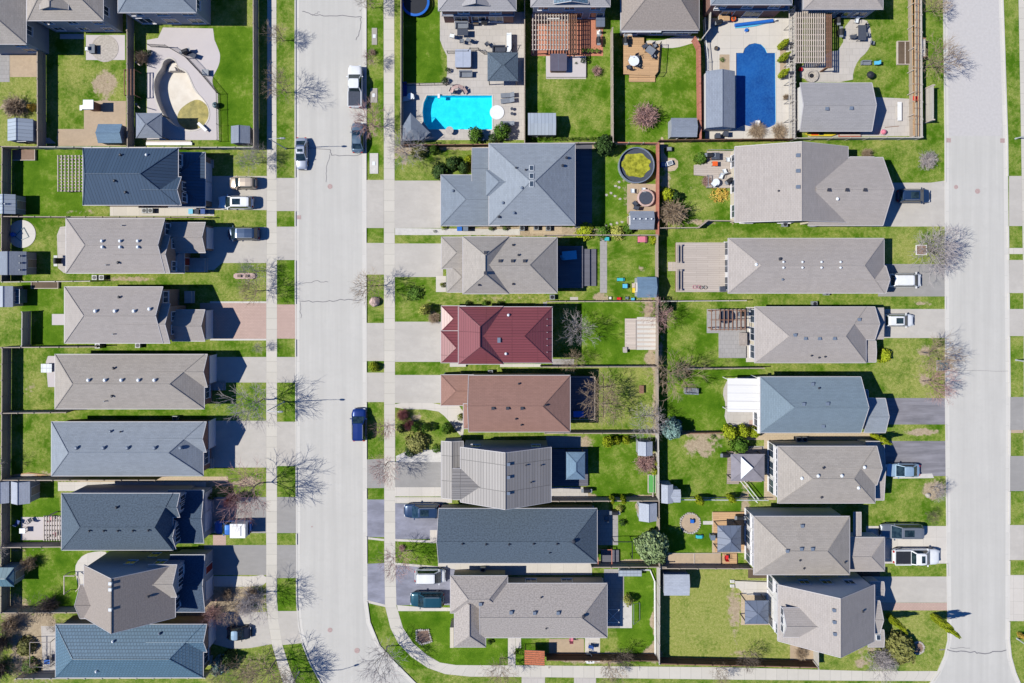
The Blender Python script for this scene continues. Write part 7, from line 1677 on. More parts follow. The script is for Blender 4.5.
AC = [(146.5, 211, 'air conditioner left of the pair in the passage below the navy metal roofed house'), (152.5, 211, 'air conditioner right of the pair in the passage below the navy metal roofed house'), (97, 277.5, 'air conditioner below the bungalow with paired turbine vents'), (104, 277.5, 'second air conditioner below the bungalow with paired turbine vents'), (100, 345.5, 'air conditioner left of the shaded nook above the long taupe bungalow'), (140, 345, 'white air conditioner in the strip above the long taupe bungalow'),
      (177, 417.5, 'white air conditioner above the long blue grey bungalow'), (490.5, 372, 'round topped air conditioner between the burgundy and reddish brown houses'), (522, 228.6, 'air conditioner in the tan passage under the large blue grey house'), (548, 228.6, 'second air conditioner near the end of the tan passage'), (797, 438.5, 'air conditioner left of the pair above the tan hipped house'), (803, 438.5, 'air conditioner right of the pair above the tan hipped house'),
      (483, 568, 'air conditioner in the passage above the corner bungalow'), (783.5, 224.6, 'pale utility box left of the two at the gabled house side'), (812, 224.8, 'pale utility box right of the two at the gabled house side'), (813, 303.6, 'white air conditioner above the mauve bungalow'), (825, 292.8, 'white utility box under the long mauve taupe bungalow'), (552, 297, 'air conditioner in the dark nook beside the blue deck garden'), (536, 228, 'utility unit in the passage end by the fence'), (720, 541, 'small dark unit under the metal ribbed gazebo')]
for x, y, lab in AC: put('ac', ac_fn, x, y, lab, 'air conditioner', 0, 0, .85)
BN = [(460, 229.3, 'blue_plastic', 'blue bin in the passage under the large blue grey house', 90), (466, 229.3, 'vent_grey', 'grey bin right of the blue bin under the large blue grey house', 90), (911, 100.5, 'vent_grey', 'grey bin with a red lid in the corner garden', 0), (194, 212, 'sky_plastic', 'light blue bin, first of three beside the navy metal roofed house', 0), (200, 212, 'dark_fabric', 'dark bin, second of three beside the navy metal roofed house', 0), (206, 212, 'navy_tarp', 'navy bin, third of three beside the navy metal roofed house', 0),
      (212, 423.5, 'blue_plastic', 'blue bin at the front corner of the long blue grey bungalow', 0), (711, 535, 'vent_grey', 'grey bin beside the metal ribbed gazebo', 0), (716, 137, 'dark_fabric', 'dark bin below the long pool house', 0), (724, 135, 'dark_fabric', 'dark bin right of the first one below the long pool house', 0)]
for x, y, mt_, lab, rz in BN: put('bin' + mt_ + ('r' if 'red lid' in lab else ''), bin_fn(mt_, 'red_plastic' if 'red lid' in lab else None), x, y, lab, 'bin', rz)
# ---------------- one-off pieces
def piece(name, x, y, lab, cat, parts, z=0, rz=0):
    o = thing(name, (W(x, y, z).x, W(x, y, z).y, z), lab, cat, None, R(rz))
    for nm, mt_, mb in parts: mb.build(nm, mt_, o)
    return o
def tramp(x, y, r, lab, padc, group=None, z0=.75):
    a = MB(); n = 30
    for i in range(n):
        t0, t1 = 6.28319 * i / n, 6.28319 * (i + 1) / n; a.poly([((r - .32) * math.cos(t0), (r - .32) * math.sin(t0), z0 + .02), (r * math.cos(t0), r * math.sin(t0), z0), (r * math.cos(t1), r * math.sin(t1), z0), ((r - .32) * math.cos(t1), (r - .32) * math.sin(t1), z0 + .02)])
        a.poly([(r * math.cos(t0), r * math.sin(t0), z0 - .1), (r * math.cos(t1), r * math.sin(t1), z0 - .1), (r * math.cos(t1), r * math.sin(t1), z0), (r * math.cos(t0), r * math.sin(t0), z0)])
    L = MB(); [L.rod((r * .95 * math.cos(k), r * .95 * math.sin(k), 0), (r * .95 * math.cos(k), r * .95 * math.sin(k), z0), .03) for k in (0, 1.05, 2.1, 3.14, 4.2, 5.24)]
    return piece('trampoline', x, y, lab, 'trampoline', [('padding', padc, a), ('mat', 'black_plastic', MB().cyl(0, 0, z0 - .03, z0, r - .32, n=30)), ('frame_leg', 'grey_metal', L)])
tramp(416, 4, 1.98, 'round trampoline with a blue rim at the top of the long green lawn', 'blue_plastic')
# half round pad
o = piece('round_pad', 22, 234, 'round white pad with a green star frame and a blue tub at the left edge', 'play pad', [('pad', 'gutter_concrete', MB().cyl(0, 0, 0, .06, 1.95, n=36)), ('frame', 'metal_teal', MB().rod((-.9, -.3, .1), (.3, .9, .1), .05).rod((.3, .9, .1), (1.0, -.4, .1), .05).rod((1.0, -.4, .1), (-.2, -.9, .1), .05).rod((-.2, -.9, .1), (-.9, -.3, .1), .05)), ('tub', 'blue_plastic', MB().cyl(-1.0, -.1, .06, .5, .3, n=16))])
piece('stone_circle', 105, 48.5, 'round ringed brick circle on the pink terrace', 'paving circle', [('paving', 'cobble', MB().cyl(0, 0, 0, .025, 1.75, n=40)), ('rim', 'stone', MB().lathe([(1.9, 0), (1.9, .04), (1.75, .04), (1.75, .026)], 40))])
piece('fire_bowl', 94.5, 50, 'small dark box beside the round ringed brick circle', 'fire pit', [('bowl', 'dark_fabric', MB().box(-.35, -.6, 0, .35, .6, .55)), ('lid', 'grey_fabric', MB().box(-.38, -.63, .55, .38, .63, .6))])
piece('play_structure', 93, 108, 'white and grey covered play slide on the dry circle lawn', 'play slide', [('tower', 'wood_brown', MB().box(.1, -.5, 0, 1.1, .5, 1.5)), ('canopy', 'vent_white', MB().box(-.2, -.65, 1.8, 1.2, .65, 1.9).box(.0, -.6, 1.5, .1, .6, 1.8)), ('slide', 'white_plastic', MB().poly([(-1.6, -.3, .1), (-.2, -.3, 1.4), (-.2, .3, 1.4), (-1.6, .3, .1)]).box(-1.8, -.35, 0, -1.5, .35, .12))])
# above-ground pools
def round_pool(x, y, r, lab, water_m, rim='vent_grey', h=1.2, clumps=None):
    n = 36; a = MB()
    for i in range(n):
        t0, t1 = 6.28319 * i / n, 6.28319 * (i + 1) / n; c = lambda q, t, z: (q * math.cos(t), q * math.sin(t), z)
        a.poly([c(r, t0, 0), c(r, t1, 0), c(r, t1, h), c(r, t0, h)]); a.poly([c(r - .02, t1, 0), c(r - .02, t0, 0), c(r - .02, t0, h), c(r - .02, t1, h)])
    b = MB()
    for i in range(n):
        t0, t1 = 6.28319 * i / n, 6.28319 * (i + 1) / n; c = lambda q, t, z: (q * math.cos(t), q * math.sin(t), z); b.poly([c(r - .06, t0, h), c(r + .07, t0, h), c(r + .07, t1, h), c(r - .06, t1, h)]); b.poly([c(r + .07, t0, h - .08), c(r + .07, t1, h - .08), c(r + .07, t1, h), c(r + .07, t0, h)])
    pa = [('wall', 'metal_shed', a), ('rim', rim, b), ('cover_sheet', 'dark_fabric', MB().cyl(0, 0, h - .45, h - .4, r - .05, n=n))]
    if clumps: pa.append(('algae_water', water_m, MB().sheet(clumps, h - .37)))
    else: pa.append(('water', water_m, MB().cyl(0, 0, h - .3, h - .28, r - .05, n=n)))
    return piece('above_ground_pool', x, y, lab, 'pool', pa)
cl = [(2.42 * k * math.cos(a), 1.9 * k * math.sin(a)) for a, k in [(0, .7), (.35, .95), (.8, .8), (1.2, 1.0), (1.7, .85), (2.2, 1.05), (2.6, .8), (3.0, .98), (3.6, .72), (4.1, .95), (4.6, .8), (5.1, 1.0), (5.6, .75), (6.0, .9)]]
round_pool(635, 166.5, 2.42, 'large round raised pool full of yellow green algae', 'algae', 'vent_grey', 1.2, smoothp(cl, 1))
piece('round_hot_tub', 645, 198.5, 'round pale hot tub with a dark cover under the algae pool', 'hot tub', [('shell', 'rock_pink', MB().lathe([(1.15, 0), (1.2, .7), (1.05, .75), (.95, .72), (.9, .6)], 28)), ('cover', 'dark_fabric', MB().cyl(0, 0, .6, .8, .9, n=28))])
# pool slide, ladders
m = MB(); pts = [(math.cos(a) * .9, math.sin(a) * .9, 1.6 - .5 * i) for i, a in enumerate([3.0, 2.2, 1.4, .7])]
cs = [(-1.3, -.3, .9), (-1.0, .25, 1.1), (-.3, .55, 1.0), (.4, .3, .7), (.8, -.3, .35)]
for i in range(4):
    p, q = Vector(cs[i]), Vector(cs[i + 1]); d = (q - p); nn = Vector((-d.y, d.x, 0)).normalized() * .28; m.poly([p - nn, q - nn, q + nn, p + nn]); m.poly([p + nn, q + nn, q + nn + Vector((0, 0, .15)), p + nn + Vector((0, 0, .15))]); m.poly([q - nn, p - nn, p - nn + Vector((0, 0, .15)), q - nn + Vector((0, 0, .15))])
piece('pool_slide', 460.5, 92, 'curved beige water slide at the top edge of the cyan pool', 'water slide', [('chute', 'rock_pink', m), ('ladder', 'grey_metal', MB().rod((-1.2, -.5, 0), (-1.2, -.4, 1.4), .03).rod((-1.4, 0, 0), (-1.4, 0, 1.4), .03)), ('support', 'rock_pink', MB().box(-1.3, -.3, 0, -.8, .2, .85))])
piece('diving_board', 439, 96.6, 'small white pool step ladder at the top left of the cyan pool', 'pool ladder', [('rail', 'white_plastic', MB().box(-.15, -.3, 0, .15, .3, .4))])
piece('cover_roller', 753.5, 23.5, 'rolled bright blue pool cover lying above the dark blue pool', 'pool cover', [('roll', 'blue_plastic', MB().rod((-2.7, -.35, .28), (2.6, .3, .28), .24, n=10)), ('fold', 'sky_plastic', MB().prism([(-2.6, -.7), (-1.2, -.62), (.3, -.4), (1.2, -.15), (2.5, .1), (2.4, .45), (-.4, .15), (-2.5, -.2)], .02, .14)), ('end_wheel', 'white_plastic', MB().cyl(2.9, .35, 0, .6, .12, n=10))])
piece('pool_cleaner', 746, 30.5, 'small blue and white pool cleaner under the rolled cover', 'pool cleaner', [('body', 'blue_plastic', MB().cyl(0, 0, 0, .28, .24, n=14)), ('hose', 'white_plastic', MB().rod((0, .1, .15), (.25, .45, .05), .05).rod((0, -.1, .2), (-.2, -.4, .05), .04))])
piece('storage_bench', 722.5, 20, 'tan wooden cabinet against the wall by the small pool patio', 'cabinet', [('body', 'wood_pale', MB().box(-.7, -.35, 0, .7, .35, .8)), ('top', 'deck_tan', MB().box(-.75, -.4, .8, .75, .4, .86))])
piece('clay_pot', 732.5, 20, 'round orange clay pot by the brick wall over the dark blue pool', 'pot', [('pot', 'orange_plastic', MB().lathe([(.2, 0), (.36, .4), (.3, .6), (.22, .6), (.22, .5)], 16)), ('soil', 'soil_dark', MB().cyl(0, 0, .45, .52, .22, n=12))])
piece('garden_pot', 715.5, 49, 'small dark pot on the walk beside the square bed', 'pot', [('pot', 'dark_fabric', MB().lathe([(.2, 0), (.3, .4), (.24, .42), (.24, .3)], 14)), ('soil', 'soil_dark', MB().cyl(0, 0, .3, .34, .23, n=12))])
piece('orange_buoy', 796.5, 123, 'orange round float on the ground beside the grey garage', 'float', [('float', 'orange_plastic', MB().lathe([(.1, 0), (.5, .2), (.55, .45), (.3, .8), (.05, .9)], 18)), ('valve', 'white_plastic', MB().cyl(0, 0, .88, .95, .06, n=8))])
piece('red_bucket', 799.5, 70, 'red bucket by the corner garden pergola', 'bucket', [('bucket', 'red_plastic', MB().lathe([(.2, 0), (.28, .4), (.24, .4), (.18, .1)], 14)), ('handle', 'black_metal', MB().rod((-.25, 0, .4), (.25, 0, .45), .015))])
piece('fire_pit', 811, 76, 'round stone fire pit above the grey garage', 'fire pit', [('stones', 'stone', MB().lathe([(.95, 0), (.95, .3), (.55, .32), (.5, .1)], 20)), ('grate', 'black_metal', MB().cyl(0, 0, .12, .2, .3, n=12))])
piece('kettle_barbecue', 867.5, 76.5, 'black round kettle barbecue on the corner garden grass', 'barbecue', [('bowl', 'black_plastic', MB().lathe([(.1, .5), (.4, .6), (.52, .8), (.42, 1.0), (.1, 1.12)], 20)), ('stand', 'black_metal', MB().rod((.3, 0, 0), (.1, 0, .6), .02).rod((-.3, .2, 0), (-.1, .1, .6), .02).rod((-.2, -.3, 0), (-.1, -.1, .6), .02))])
piece('bench_plank', 898, 112, 'long white plank standing on the corner garden patio', 'plank', [('plank', 'white_plastic', MB().box(-.28, -1.3, .35, .28, 1.3, .42)), ('trestle', 'grey_metal', MB().box(-.2, -1, 0, .2, -.9, .35).box(-.2, .9, 0, .2, 1, .35))])
piece('pole_bundle', 892, 127, 'thin brown pole lying on the corner garden patio', 'pole', [('pole', 'wood_brown', MB().rod((-.95, -.05, .05), (.95, .12, .05), .05)), ('tip', 'vent_dark', MB().rod((-1.0, -.055, .05), (-.95, -.05, .05), .055))])
piece('pink_ball', 882, 132.5, 'pink ball toy by the bottom fence of the corner garden', 'toy', [('ball', 'pink_plastic', MB().lathe([(.12, 0), (.36, .18), (.4, .38), (.28, .62), (.05, .72)], 16)), ('stripe', 'white_plastic', MB().cyl(0, 0, .37, .41, .405, n=16))])
piece('kayak', 820, 134.5, 'yellow orange kayak stored beneath the grey garage wall', 'kayak', [('hull', 'yellow_plastic', MB().prism([(-2.3, 0), (-1.4, -.3), (1.4, -.3), (2.3, 0), (1.4, .3), (-1.4, .3)], .1, .4)), ('seat', 'black_plastic', MB().box(-.3, -.18, .35, .3, .18, .45)), ('deck_stripe', 'orange_plastic', MB().box(-1.4, -.22, .4, -.4, .22, .415))])
piece('lumber_pile', 849, 135.5, 'reddish stack of boards beside the kayak', 'lumber', [('boards', 'wood_red', MB().box(-1.5, -.25, 0, 1.5, .25, .3)), ('top_board', 'wood_pale', MB().box(-1.45, -.1, .3, 1.45, .12, .34))])
piece('planter_box', 904, 53.5, 'square raised vegetable box against the corner garden fence', 'planter', [('frame', 'wood_pale', MB().box(-1.1, -1.65, 0, -1.0, 1.65, .35).box(1.0, -1.65, 0, 1.1, 1.65, .35).box(-1, -1.65, 0, 1, -1.55, .35).box(-1, 1.55, 0, 1, 1.65, .35).box(-.04, -1.55, 0, .04, 1.55, .35)), ('soil', 'soil_dark', MB().box(-1, -1.55, 0, 1, 1.55, .25))])
piece('garden_gate', 918, 51, 'pale gate panel set into the corner garden fence', 'gate', [('panel', 'fence_pale', MB().box(-.25, -1.2, .05, .25, 1.2, 1.3)), ('frame', 'wood_brown', MB().box(-.3, -1.35, 0, .3, -1.2, 1.4).box(-.3, 1.2, 0, .3, 1.35, 1.4))])
piece('fence_gate', 925, 106, 'pale tall gate leaning outside the corner garden fence', 'gate', [('panel', 'fence_pale', MB().box(-.05, -2.3, .05, .05, 2.3, 1.9)), ('post', 'wood_pale', MB().box(-.18, -2.45, 0, .18, -2.3, 2.0).box(-.18, 2.3, 0, .18, 2.45, 2.0))])
# toys on the lawn
for x, y, mt_, lab, w_, l_, h_ in [(607, 239, 'teal_plastic', 'small teal toy car by the blue deck garden fence', .45, .3, .45), (642, 239.5, 'pink_plastic', 'pink play table with stools in the blue deck garden', .8, .5, .5), (620.5, 279.5, 'teal_plastic', 'teal paddling toy on the toy strewn lawn', .65, .25, .35), (625, 286, 'sky_plastic', 'pale blue toy house on the toy strewn lawn', .45, .35, .6), (634, 290, 'yellow_plastic', 'yellow ride on toy by the slate blue shed', .35, .45, .5), (633.5, 285.5, 'wood_pale', 'pale play box by the slate blue shed', .3, .4, .5),
   (619, 298.5, 'red_plastic', 'red toy on the toy strewn lawn bottom edge', .4, .2, .3), (610, 298, 'white_plastic', 'white toy at the left of the red toy', .3, .2, .25), (627, 298, 'vent_grey', 'grey toy at the right of the red toy', .3, .2, .3), (633, 299, 'sky_plastic', 'pale blue toy by the fence below the toy strewn lawn', .35, .2, .3), (699, 536, 'teal_plastic', 'bright teal plastic slide on the curved lawn', .62, .26, .4), (692, 520.5, 'blue_plastic', 'blue toy truck in the round sandy patch', .35, .3, .4), (693, 371, 'wood_grey', 'grey wooden stool', .1, .1, .1)]:
    if w_ < .2: continue
    piece('garden_toy', x, y, lab, 'toy', [('toy_body', mt_, MB().box(-w_ * .8, -l_ * .8, .08, w_ * .8, l_ * .8, h_ * .6).box(-w_ * .55, -l_ * .8, h_ * .6, w_ * .5, l_ * .8, h_)), ('wheels', 'black_plastic', MB().box(-w_ * .8, -l_ - .04, 0, -w_ * .5, l_ + .04, .16).box(w_ * .5, -l_ - .04, 0, w_ * .8, l_ + .04, .16))])
# stepping stones
ST = [(619, 182), (615.5, 186), (619, 187.4), (611, 193), (615, 196), (606.5, 195), (620, 199), (622, 222), (617, 223), (611, 224.3), (606, 226)]
for x, y in ST:
    p = W(x, y); q = blob(0, 0, .2, .17, 9, .2, int(x)); o = MB().prism(q, 0, .04).build('stepping_stone', 'stone'); o.location = (p.x, p.y, 0)
    tag(o, 'pale stepping stone in the lawn between dark evergreen and four cap shed', 'stepping stone', 'stepping stones on the lawn')
# verge boxes and bed frames
for x, y, w_, l_, mt_, lab in [(374.5, 36.5, 2.6, 8.4, 'utility', 'long grey utility slab on the middle verge near the top'), (374, 95.5, 3.4, 7.2, 'utility', 'grey utility slab on the middle verge beside the white pickup'), (374, 163.5, 4.2, 10.2, 'gravel_white', 'pale gravel frame on the middle verge above the wide driveway')]:
    piece('utility_slab', x, y, lab, 'utility cover', [('slab', mt_, MB().box(-w_ * S, -l_ * S, 0, w_ * S, l_ * S, .08)), ('lid', 'vent_white', MB().box(-.2, -.25, .08, .2, .25, .13))])
piece('utility_box', 941, 365.5, 'square grey green utility lid between the two verge trees of road two', 'utility cover', [('slab', 'utility', MB().box(-.7, -.75, 0, .7, .75, .1)), ('lid', 'metal_teal', MB().box(-.5, -.55, .1, .5, .55, .75))])
piece('tree_frame', 921, 250, 'square white ground frame around the base of the large grey bare tree', 'bed frame', [('frame', 'white_plastic', MB().box(-.75, -.7, 0, -.67, .7, .12).box(.67, -.7, 0, .75, .7, .12).box(-.67, -.7, 0, .67, -.62, .12).box(-.67, .62, 0, .67, .7, .12)), ('mulch', 'mulch', MB().box(-.67, -.62, 0, .67, .62, .05))])
for x, y, lab in [(402.5, 289, 'x')]: pass
def boulder(x, y, r, h, lab, mt_='rock_pink'):
    m = MB(); rnd = random.Random(int(x)); n = 14; rings = [(1, 0), (1.02, .3), (.8, .75), (.35, 1)]; b = 0
    for k, z in rings: m.v += [Vector((r * S * k * math.cos(6.283 * i / n) * rnd.uniform(.9, 1.1), r * S * k * math.sin(6.283 * i / n) * rnd.uniform(.9, 1.1), h * z)) for i in range(n)]
    for j in range(3):
        for i in range(n): m.f.append([j * n + i, j * n + (i + 1) % n, (j + 1) * n + (i + 1) % n, (j + 1) * n + i])
    m.f.append([3 * n + i for i in range(n)]); o = m.build('boulder', mt_); p = W(x, y); o.location = (p.x, p.y, 0); tag(o, lab, 'boulder')
boulder(375, 301.5, 5, 1.0, 'pink grey boulder on the middle verge casting a round shadow'); boulder(927.5, 495, 2.4, .4, 'pale stone in the straw patch by the sapling', 'stone')
for x, y, lab, n_, r_ in [(423.5, 636, 'grey stone bordered flower bed on the corner lawn', 8, 7), (917.5, 647.5, 'ring of pale stones around a bed at the lower right lawn', 12, 6), (690, 523, 'round sandy patch edged with stones on the curved lawn', 16, 10)]:
    o = thing('stone_bed', W(x, y), lab, 'flower bed'); rnd = random.Random(n_)
    pts = [(-r_, -6), (5, -6.5), (8, 5), (-2, 8), (-7, 4)] if n_ == 8 else [(r_ * math.cos(6.283 * i / 14), r_ * math.sin(6.283 * i / 14)) for i in range(14)]
    MB().sheet([(a * S, -b * S) for a, b in pts], .03).build('bed_soil', 'gravel_tan' if n_ == 16 else 'mulch', o); m = MB()
    for i in range(len(pts)):
        a, b = pts[i], pts[(i + 1) % len(pts)]; k = max(2, int(math.dist(a, b) / 2))
        for j in range(k): f = j / k; cx_, cy_ = (a[0] + (b[0] - a[0]) * f) * S, -(a[1] + (b[1] - a[1]) * f) * S; s_ = rnd.uniform(.08, .14); m.box(cx_ - s_, cy_ - s_, 0, cx_ + s_, cy_ + s_, rnd.uniform(.1, .2), rnd.uniform(0, 1))
    m.build('edging_stones', 'stone', o)
m = MB(); m.rod((-.2, 0, .2), (.9, .05, .3), .12, n=6)
piece('planter_trough', 245, 276, 'small oval planter trough on the front lawn below the dark blue van', 'planter', [('trough', 'rock_pink', MB().prism([(-1.5, -.2), (-1.2, -.4), (1.2, -.4), (1.5, -.2), (1.5, .2), (1.2, .4), (-1.2, .4), (-1.5, .2)], 0, .25)), ('plants', 'twig_dark', MB().box(-.9, -.2, .25, -.4, .2, .45).box(.2, -.2, .25, .6, .2, .42))])
piece('raised_bed', 46, 285, 'long pale edged planter strip above the tall green lawn', 'planter', [('frame', 'wood_pale', MB().box(-1.9, -.5, 0, 1.9, -.42, .3).box(-1.9, .42, 0, 1.9, .5, .3).box(1.82, -.42, 0, 1.9, .42, .3).box(-1.9, -.42, 0, -1.82, .42, .3)), ('soil', 'soil_dark', MB().box(-1.82, -.42, 0, 1.82, .42, .22))])
piece('raised_bed', 25, 155, 'dull planter bed in the top left of the pergola lawn', 'planter', [('frame', 'wood_pale', MB().box(-1.6, -.8, 0, 1.6, -.72, .3).box(1.52, -.72, 0, 1.6, .72, .3)), ('soil', 'mulch', MB().box(-1.6, -.72, 0, 1.52, .72, .2))])
piece('greenhouse', 20.5, 296, 'pale glazed lean to beside the tall green lawn', 'greenhouse', [('frame', 'vent_white', MB().box(-1.2, -1.0, 1.5, 1.0, -.93, 1.57).box(-1.2, .93, 1.5, 1.0, 1.0, 1.57).box(-1.2, -.93, 1.5, -1.13, .93, 1.57).box(-1.13, -.03, 1.5, .93, .03, 1.57).box(.93, -.93, 1.5, 1.0, .93, 1.57)), ('pane', 'metal_teal', MB().box(-1.13, -.93, 0, .93, .93, 1.48))])
piece('log_frame', 46, 648, 'thin timber frame standing in the overgrown corner garden', 'frame', [('rail', 'wood_grey', MB().rod((-1.2, 1.6, 1.5), (1.6, 1.6, 1.5), .05).rod((-1.2, -1.8, 1.5), (1.6, -1.8, 1.5), .05).rod((-1.2, -1.8, 1.5), (-1.2, 1.6, 1.5), .05).rod((1.6, -1.8, 1.5), (1.6, 1.6, 1.5), .05)), ('post', 'wood_grey', MB().rod((-1.2, 1.6, 0), (-1.2, 1.6, 1.5), .05).rod((1.6, 1.6, 0), (1.6, 1.6, 1.5), .05).rod((-1.2, -1.8, 0), (-1.2, -1.8, 1.5), .05).rod((1.6, -1.8, 0), (1.6, -1.8, 1.5), .05))])
m = MB(); [m.rod((.9 * math.cos(a), .9 * math.sin(a) * 1.4, .6), (.9 * math.cos(a + .5), .9 * math.sin(a + .5) * 1.4, .6), .07) for a in (-1.2, -.7, -.2, .3, .8)]
piece('curved_bench', 76, 581, 'curved pale timber bench behind the tall gabled house', 'bench', [('rail', 'wood_pale', m), ('end_post', 'wood_pale', MB().box(-.9, 1.2, 0, -.8, 1.3, 1.2).box(-.9, -1.3, 0, -.8, -1.2, 1.2)), ('beam', 'wood_pale', MB().box(-.9, -1.3, 1.2, -.8, 1.3, 1.3).box(-.8, 1.2, 1.2, .6, 1.3, 1.28))])
m = MB(); [m.box(-.2 + .28 * i, -.3, .0, -.05 + .28 * i, .9, .12, .9) for i in range(-3, 5)]
piece('timber_pile', 45, 143, 'pile of pale slanted boards at the bottom left corner of the dry circle garden', 'lumber', [('boards', 'fence_pale', m), ('pallet', 'wood_grey', MB().box(-1.2, -.5, 0, 1.2, -.4, .1))])
piece('canoe', 29, 475.2, 'pale tan boards lying under the patchy lawn', 'lumber', [('board', 'deck_tan', MB().prism([(-2.6, 0), (0, -.35), (2.6, .1), (0, .42)], 0, .15)), ('top_board', 'wood_pale', MB().prism([(-1.6, .05), (0, -.15), (1.4, .1), (0, .25)], .15, .2))])
piece('pipe_stack', 170, 143, 'long pale boards stacked along the bottom wall of the empty pool garden', 'lumber', [('boards', 'white_plastic', MB().box(-3.2, -.35, 0, 3.2, .05, .3)), ('top_board', 'wood_pale', MB().box(-3.2, .08, 0, 3.0, .3, .2))])
piece('pump_box', 217, 106, 'teal round filter tank at the edge of the empty pool patio', 'filter tank', [('tank', 'metal_teal', MB().lathe([(.3, 0), (.4, .2), (.42, .6), (.3, .85), (.08, .92)], 16)), ('valve', 'vent_dark', MB().cyl(0, 0, .9, 1.05, .08, n=8))])
piece('patio_cube', 207, 73.5, 'grey side table beside the railing of the empty pool', 'table', [('top', 'grey_metal', MB().box(-.45, -.42, .5, .45, .42, .56)), ('leg', 'grey_metal', MB().box(-.4, -.37, 0, .4, .37, .5))])
piece('skimmer_board', 205, 127.5, 'white diving board at the lower end of the empty pool', 'diving board', [('board', 'white_plastic', MB().box(-1.0, -.2, .38, .6, .2, .46, -.75)), ('stand', 'grey_metal', MB().box(.0, -.45, 0, .3, -.15, .38))])
m = MB(); [m.box(-.9 + i * .45, -1.8, 1.8, -.8 + i * .45, 1.8, 1.9) for i in range(4)]
piece('arbor', 138, 86, 'row of dark stepped trellis frames in the shade left of the empty pool', 'trellis', [('rail', 'wood_brown', m), ('post', 'wood_brown', MB().box(-.9, -1.8, 0, -.8, -1.7, 1.8).box(-.9, 1.7, 0, -.8, 1.8, 1.8).box(.45, 1.7, 0, .55, 1.8, 1.8).box(.45, -1.8, 0, .55, -1.7, 1.8))])
for x, y, lab in [(140.5, 66, 'brown leaning post at the upper left of the empty pool'), (140.5, 108, 'brown leaning post at the lower left of the empty pool')]:
    piece('leaning_post', x, y, lab, 'post', [('post', 'wood_pale', MB().rod((-.6, .5, 0), (.8, -.4, 1.6), .07)), ('foot', 'stone', MB().box(-.75, .38, 0, -.45, .65, .12))])
piece('vegetable_bed', 692, 558, 'long shallow vegetable bed with bare soil below the curved lawn', 'planter', [('frame', 'wood_pale', MB().box(-3.7, -.75, 0, 4.0, -.68, .2).box(-3.7, .68, 0, 4.0, .75, .2).box(.2, -.68, 0, .3, .68, .2)), ('soil', 'gravel_tan', MB().box(-3.7, -.68, 0, .2, .68, .12).box(.3, -.68, 0, 4.0, .68, .12))])
piece('netted_bed', 651.5, 483, 'green netted raised bed by the pale fence', 'planter', [('frame', 'wood_pale', MB().box(-.55, -1.3, 0, -.48, 1.3, .4).box(.48, -1.3, 0, .55, 1.3, .4).box(-.48, -1.3, 0, .48, -1.23, .4).box(-.48, 1.23, 0, .48, 1.3, .4)), ('net', 'green_plastic', MB().box(-.48, -1.23, .3, .48, 1.23, .36))])
piece('lattice_roof', 629, 570.5, 'pale green glazed canopy over the bed at the top of the neat bordered lawn', 'canopy', [('panel', 'metal_shed', MB().box(-1.6, -.4, .9, 1.6, .4, .94)), ('leg', 'grey_metal', MB().box(-1.5, -.35, 0, -1.44, .35, .9).box(1.44, -.35, 0, 1.5, .35, .9))])
piece('swing_frame', 622, 543, 'black steel square frame on the curved bed lawn', 'frame', [('rail', 'black_metal', MB().rod((-1.4, .9, 1.9), (1.1, .9, 1.9), .07).rod((1.1, .9, 1.9), (1.1, -1.4, 1.9), .07)), ('post', 'black_metal', MB().rod((-1.4, .9, 0), (-1.4, .9, 1.9), .06).rod((1.1, .9, 0), (1.1, .9, 1.9), .06).rod((1.1, -1.4, 0), (1.1, -1.4, 1.9), .06))])
piece('arch_frame', 604, 556, 'red brown timber frame around the dark step well', 'frame', [('rail', 'wood_red', MB().box(-1.0, -1.3, .9, -.9, 1.3, 1.0).box(.9, -1.3, .9, 1.0, 1.3, 1.0).box(-.9, 1.2, .9, .9, 1.3, .98)), ('post', 'wood_red', MB().box(-1.0, 1.2, 0, -.9, 1.3, .9).box(.9, 1.2, 0, 1.0, 1.3, .9).box(-1, -1.3, 0, -.9, -1.2, .9).box(.9, -1.3, 0, 1.0, -1.2, .9))])
piece('goal_frame', 636, 611, 'thin grey goal frame on the neat bordered lawn', 'frame', [('rail', 'grey_metal', MB().rod((-.5, 1.4, 1), (-.5, -1.4, 1), .035).rod((.5, 1.2, .1), (.5, -1.2, .1), .03)), ('post', 'grey_metal', MB().rod((-.5, 1.4, 0), (-.5, 1.4, 1), .035).rod((-.5, -1.4, 0), (-.5, -1.4, 1), .035).rod((-.5, 1.4, 1), (.5, 1.2, .1), .03).rod((-.5, -1.4, 1), (.5, -1.2, .1), .03))])
piece('dryer_frame', 612, 613, 'folding clothes rack on the shaded grey patio of the corner bungalow', 'clothes rack', [('rail', 'white_plastic', MB().rod((-.9, -.9, .9), (.9, .9, .9), .03).rod((-.9, .9, .9), (.9, -.9, .9), .03).rod((-.9, .9, .9), (.9, .9, .9), .03).rod((-.9, -.9, .9), (.9, -.9, .9), .03)), ('leg', 'white_plastic', MB().rod((-.8, -.8, 0), (-.9, -.9, .9), .03).rod((.8, .8, 0), (.9, .9, .9), .03))])
piece('lidded_box', 590, 659, 'white square box with two dark handles by the bottom sidewalk', 'storage box', [('box', 'white_plastic', MB().box(-.55, -.35, 0, .55, .35, .5)), ('handle', 'black_plastic', MB().box(-.28, -.15, .5, -.2, .12, .54).box(-.2, -.15, .5, -.06, -.08, .54).box(.08, -.15, .5, .16, .12, .54).box(.16, -.15, .5, .3, -.08, .54))])
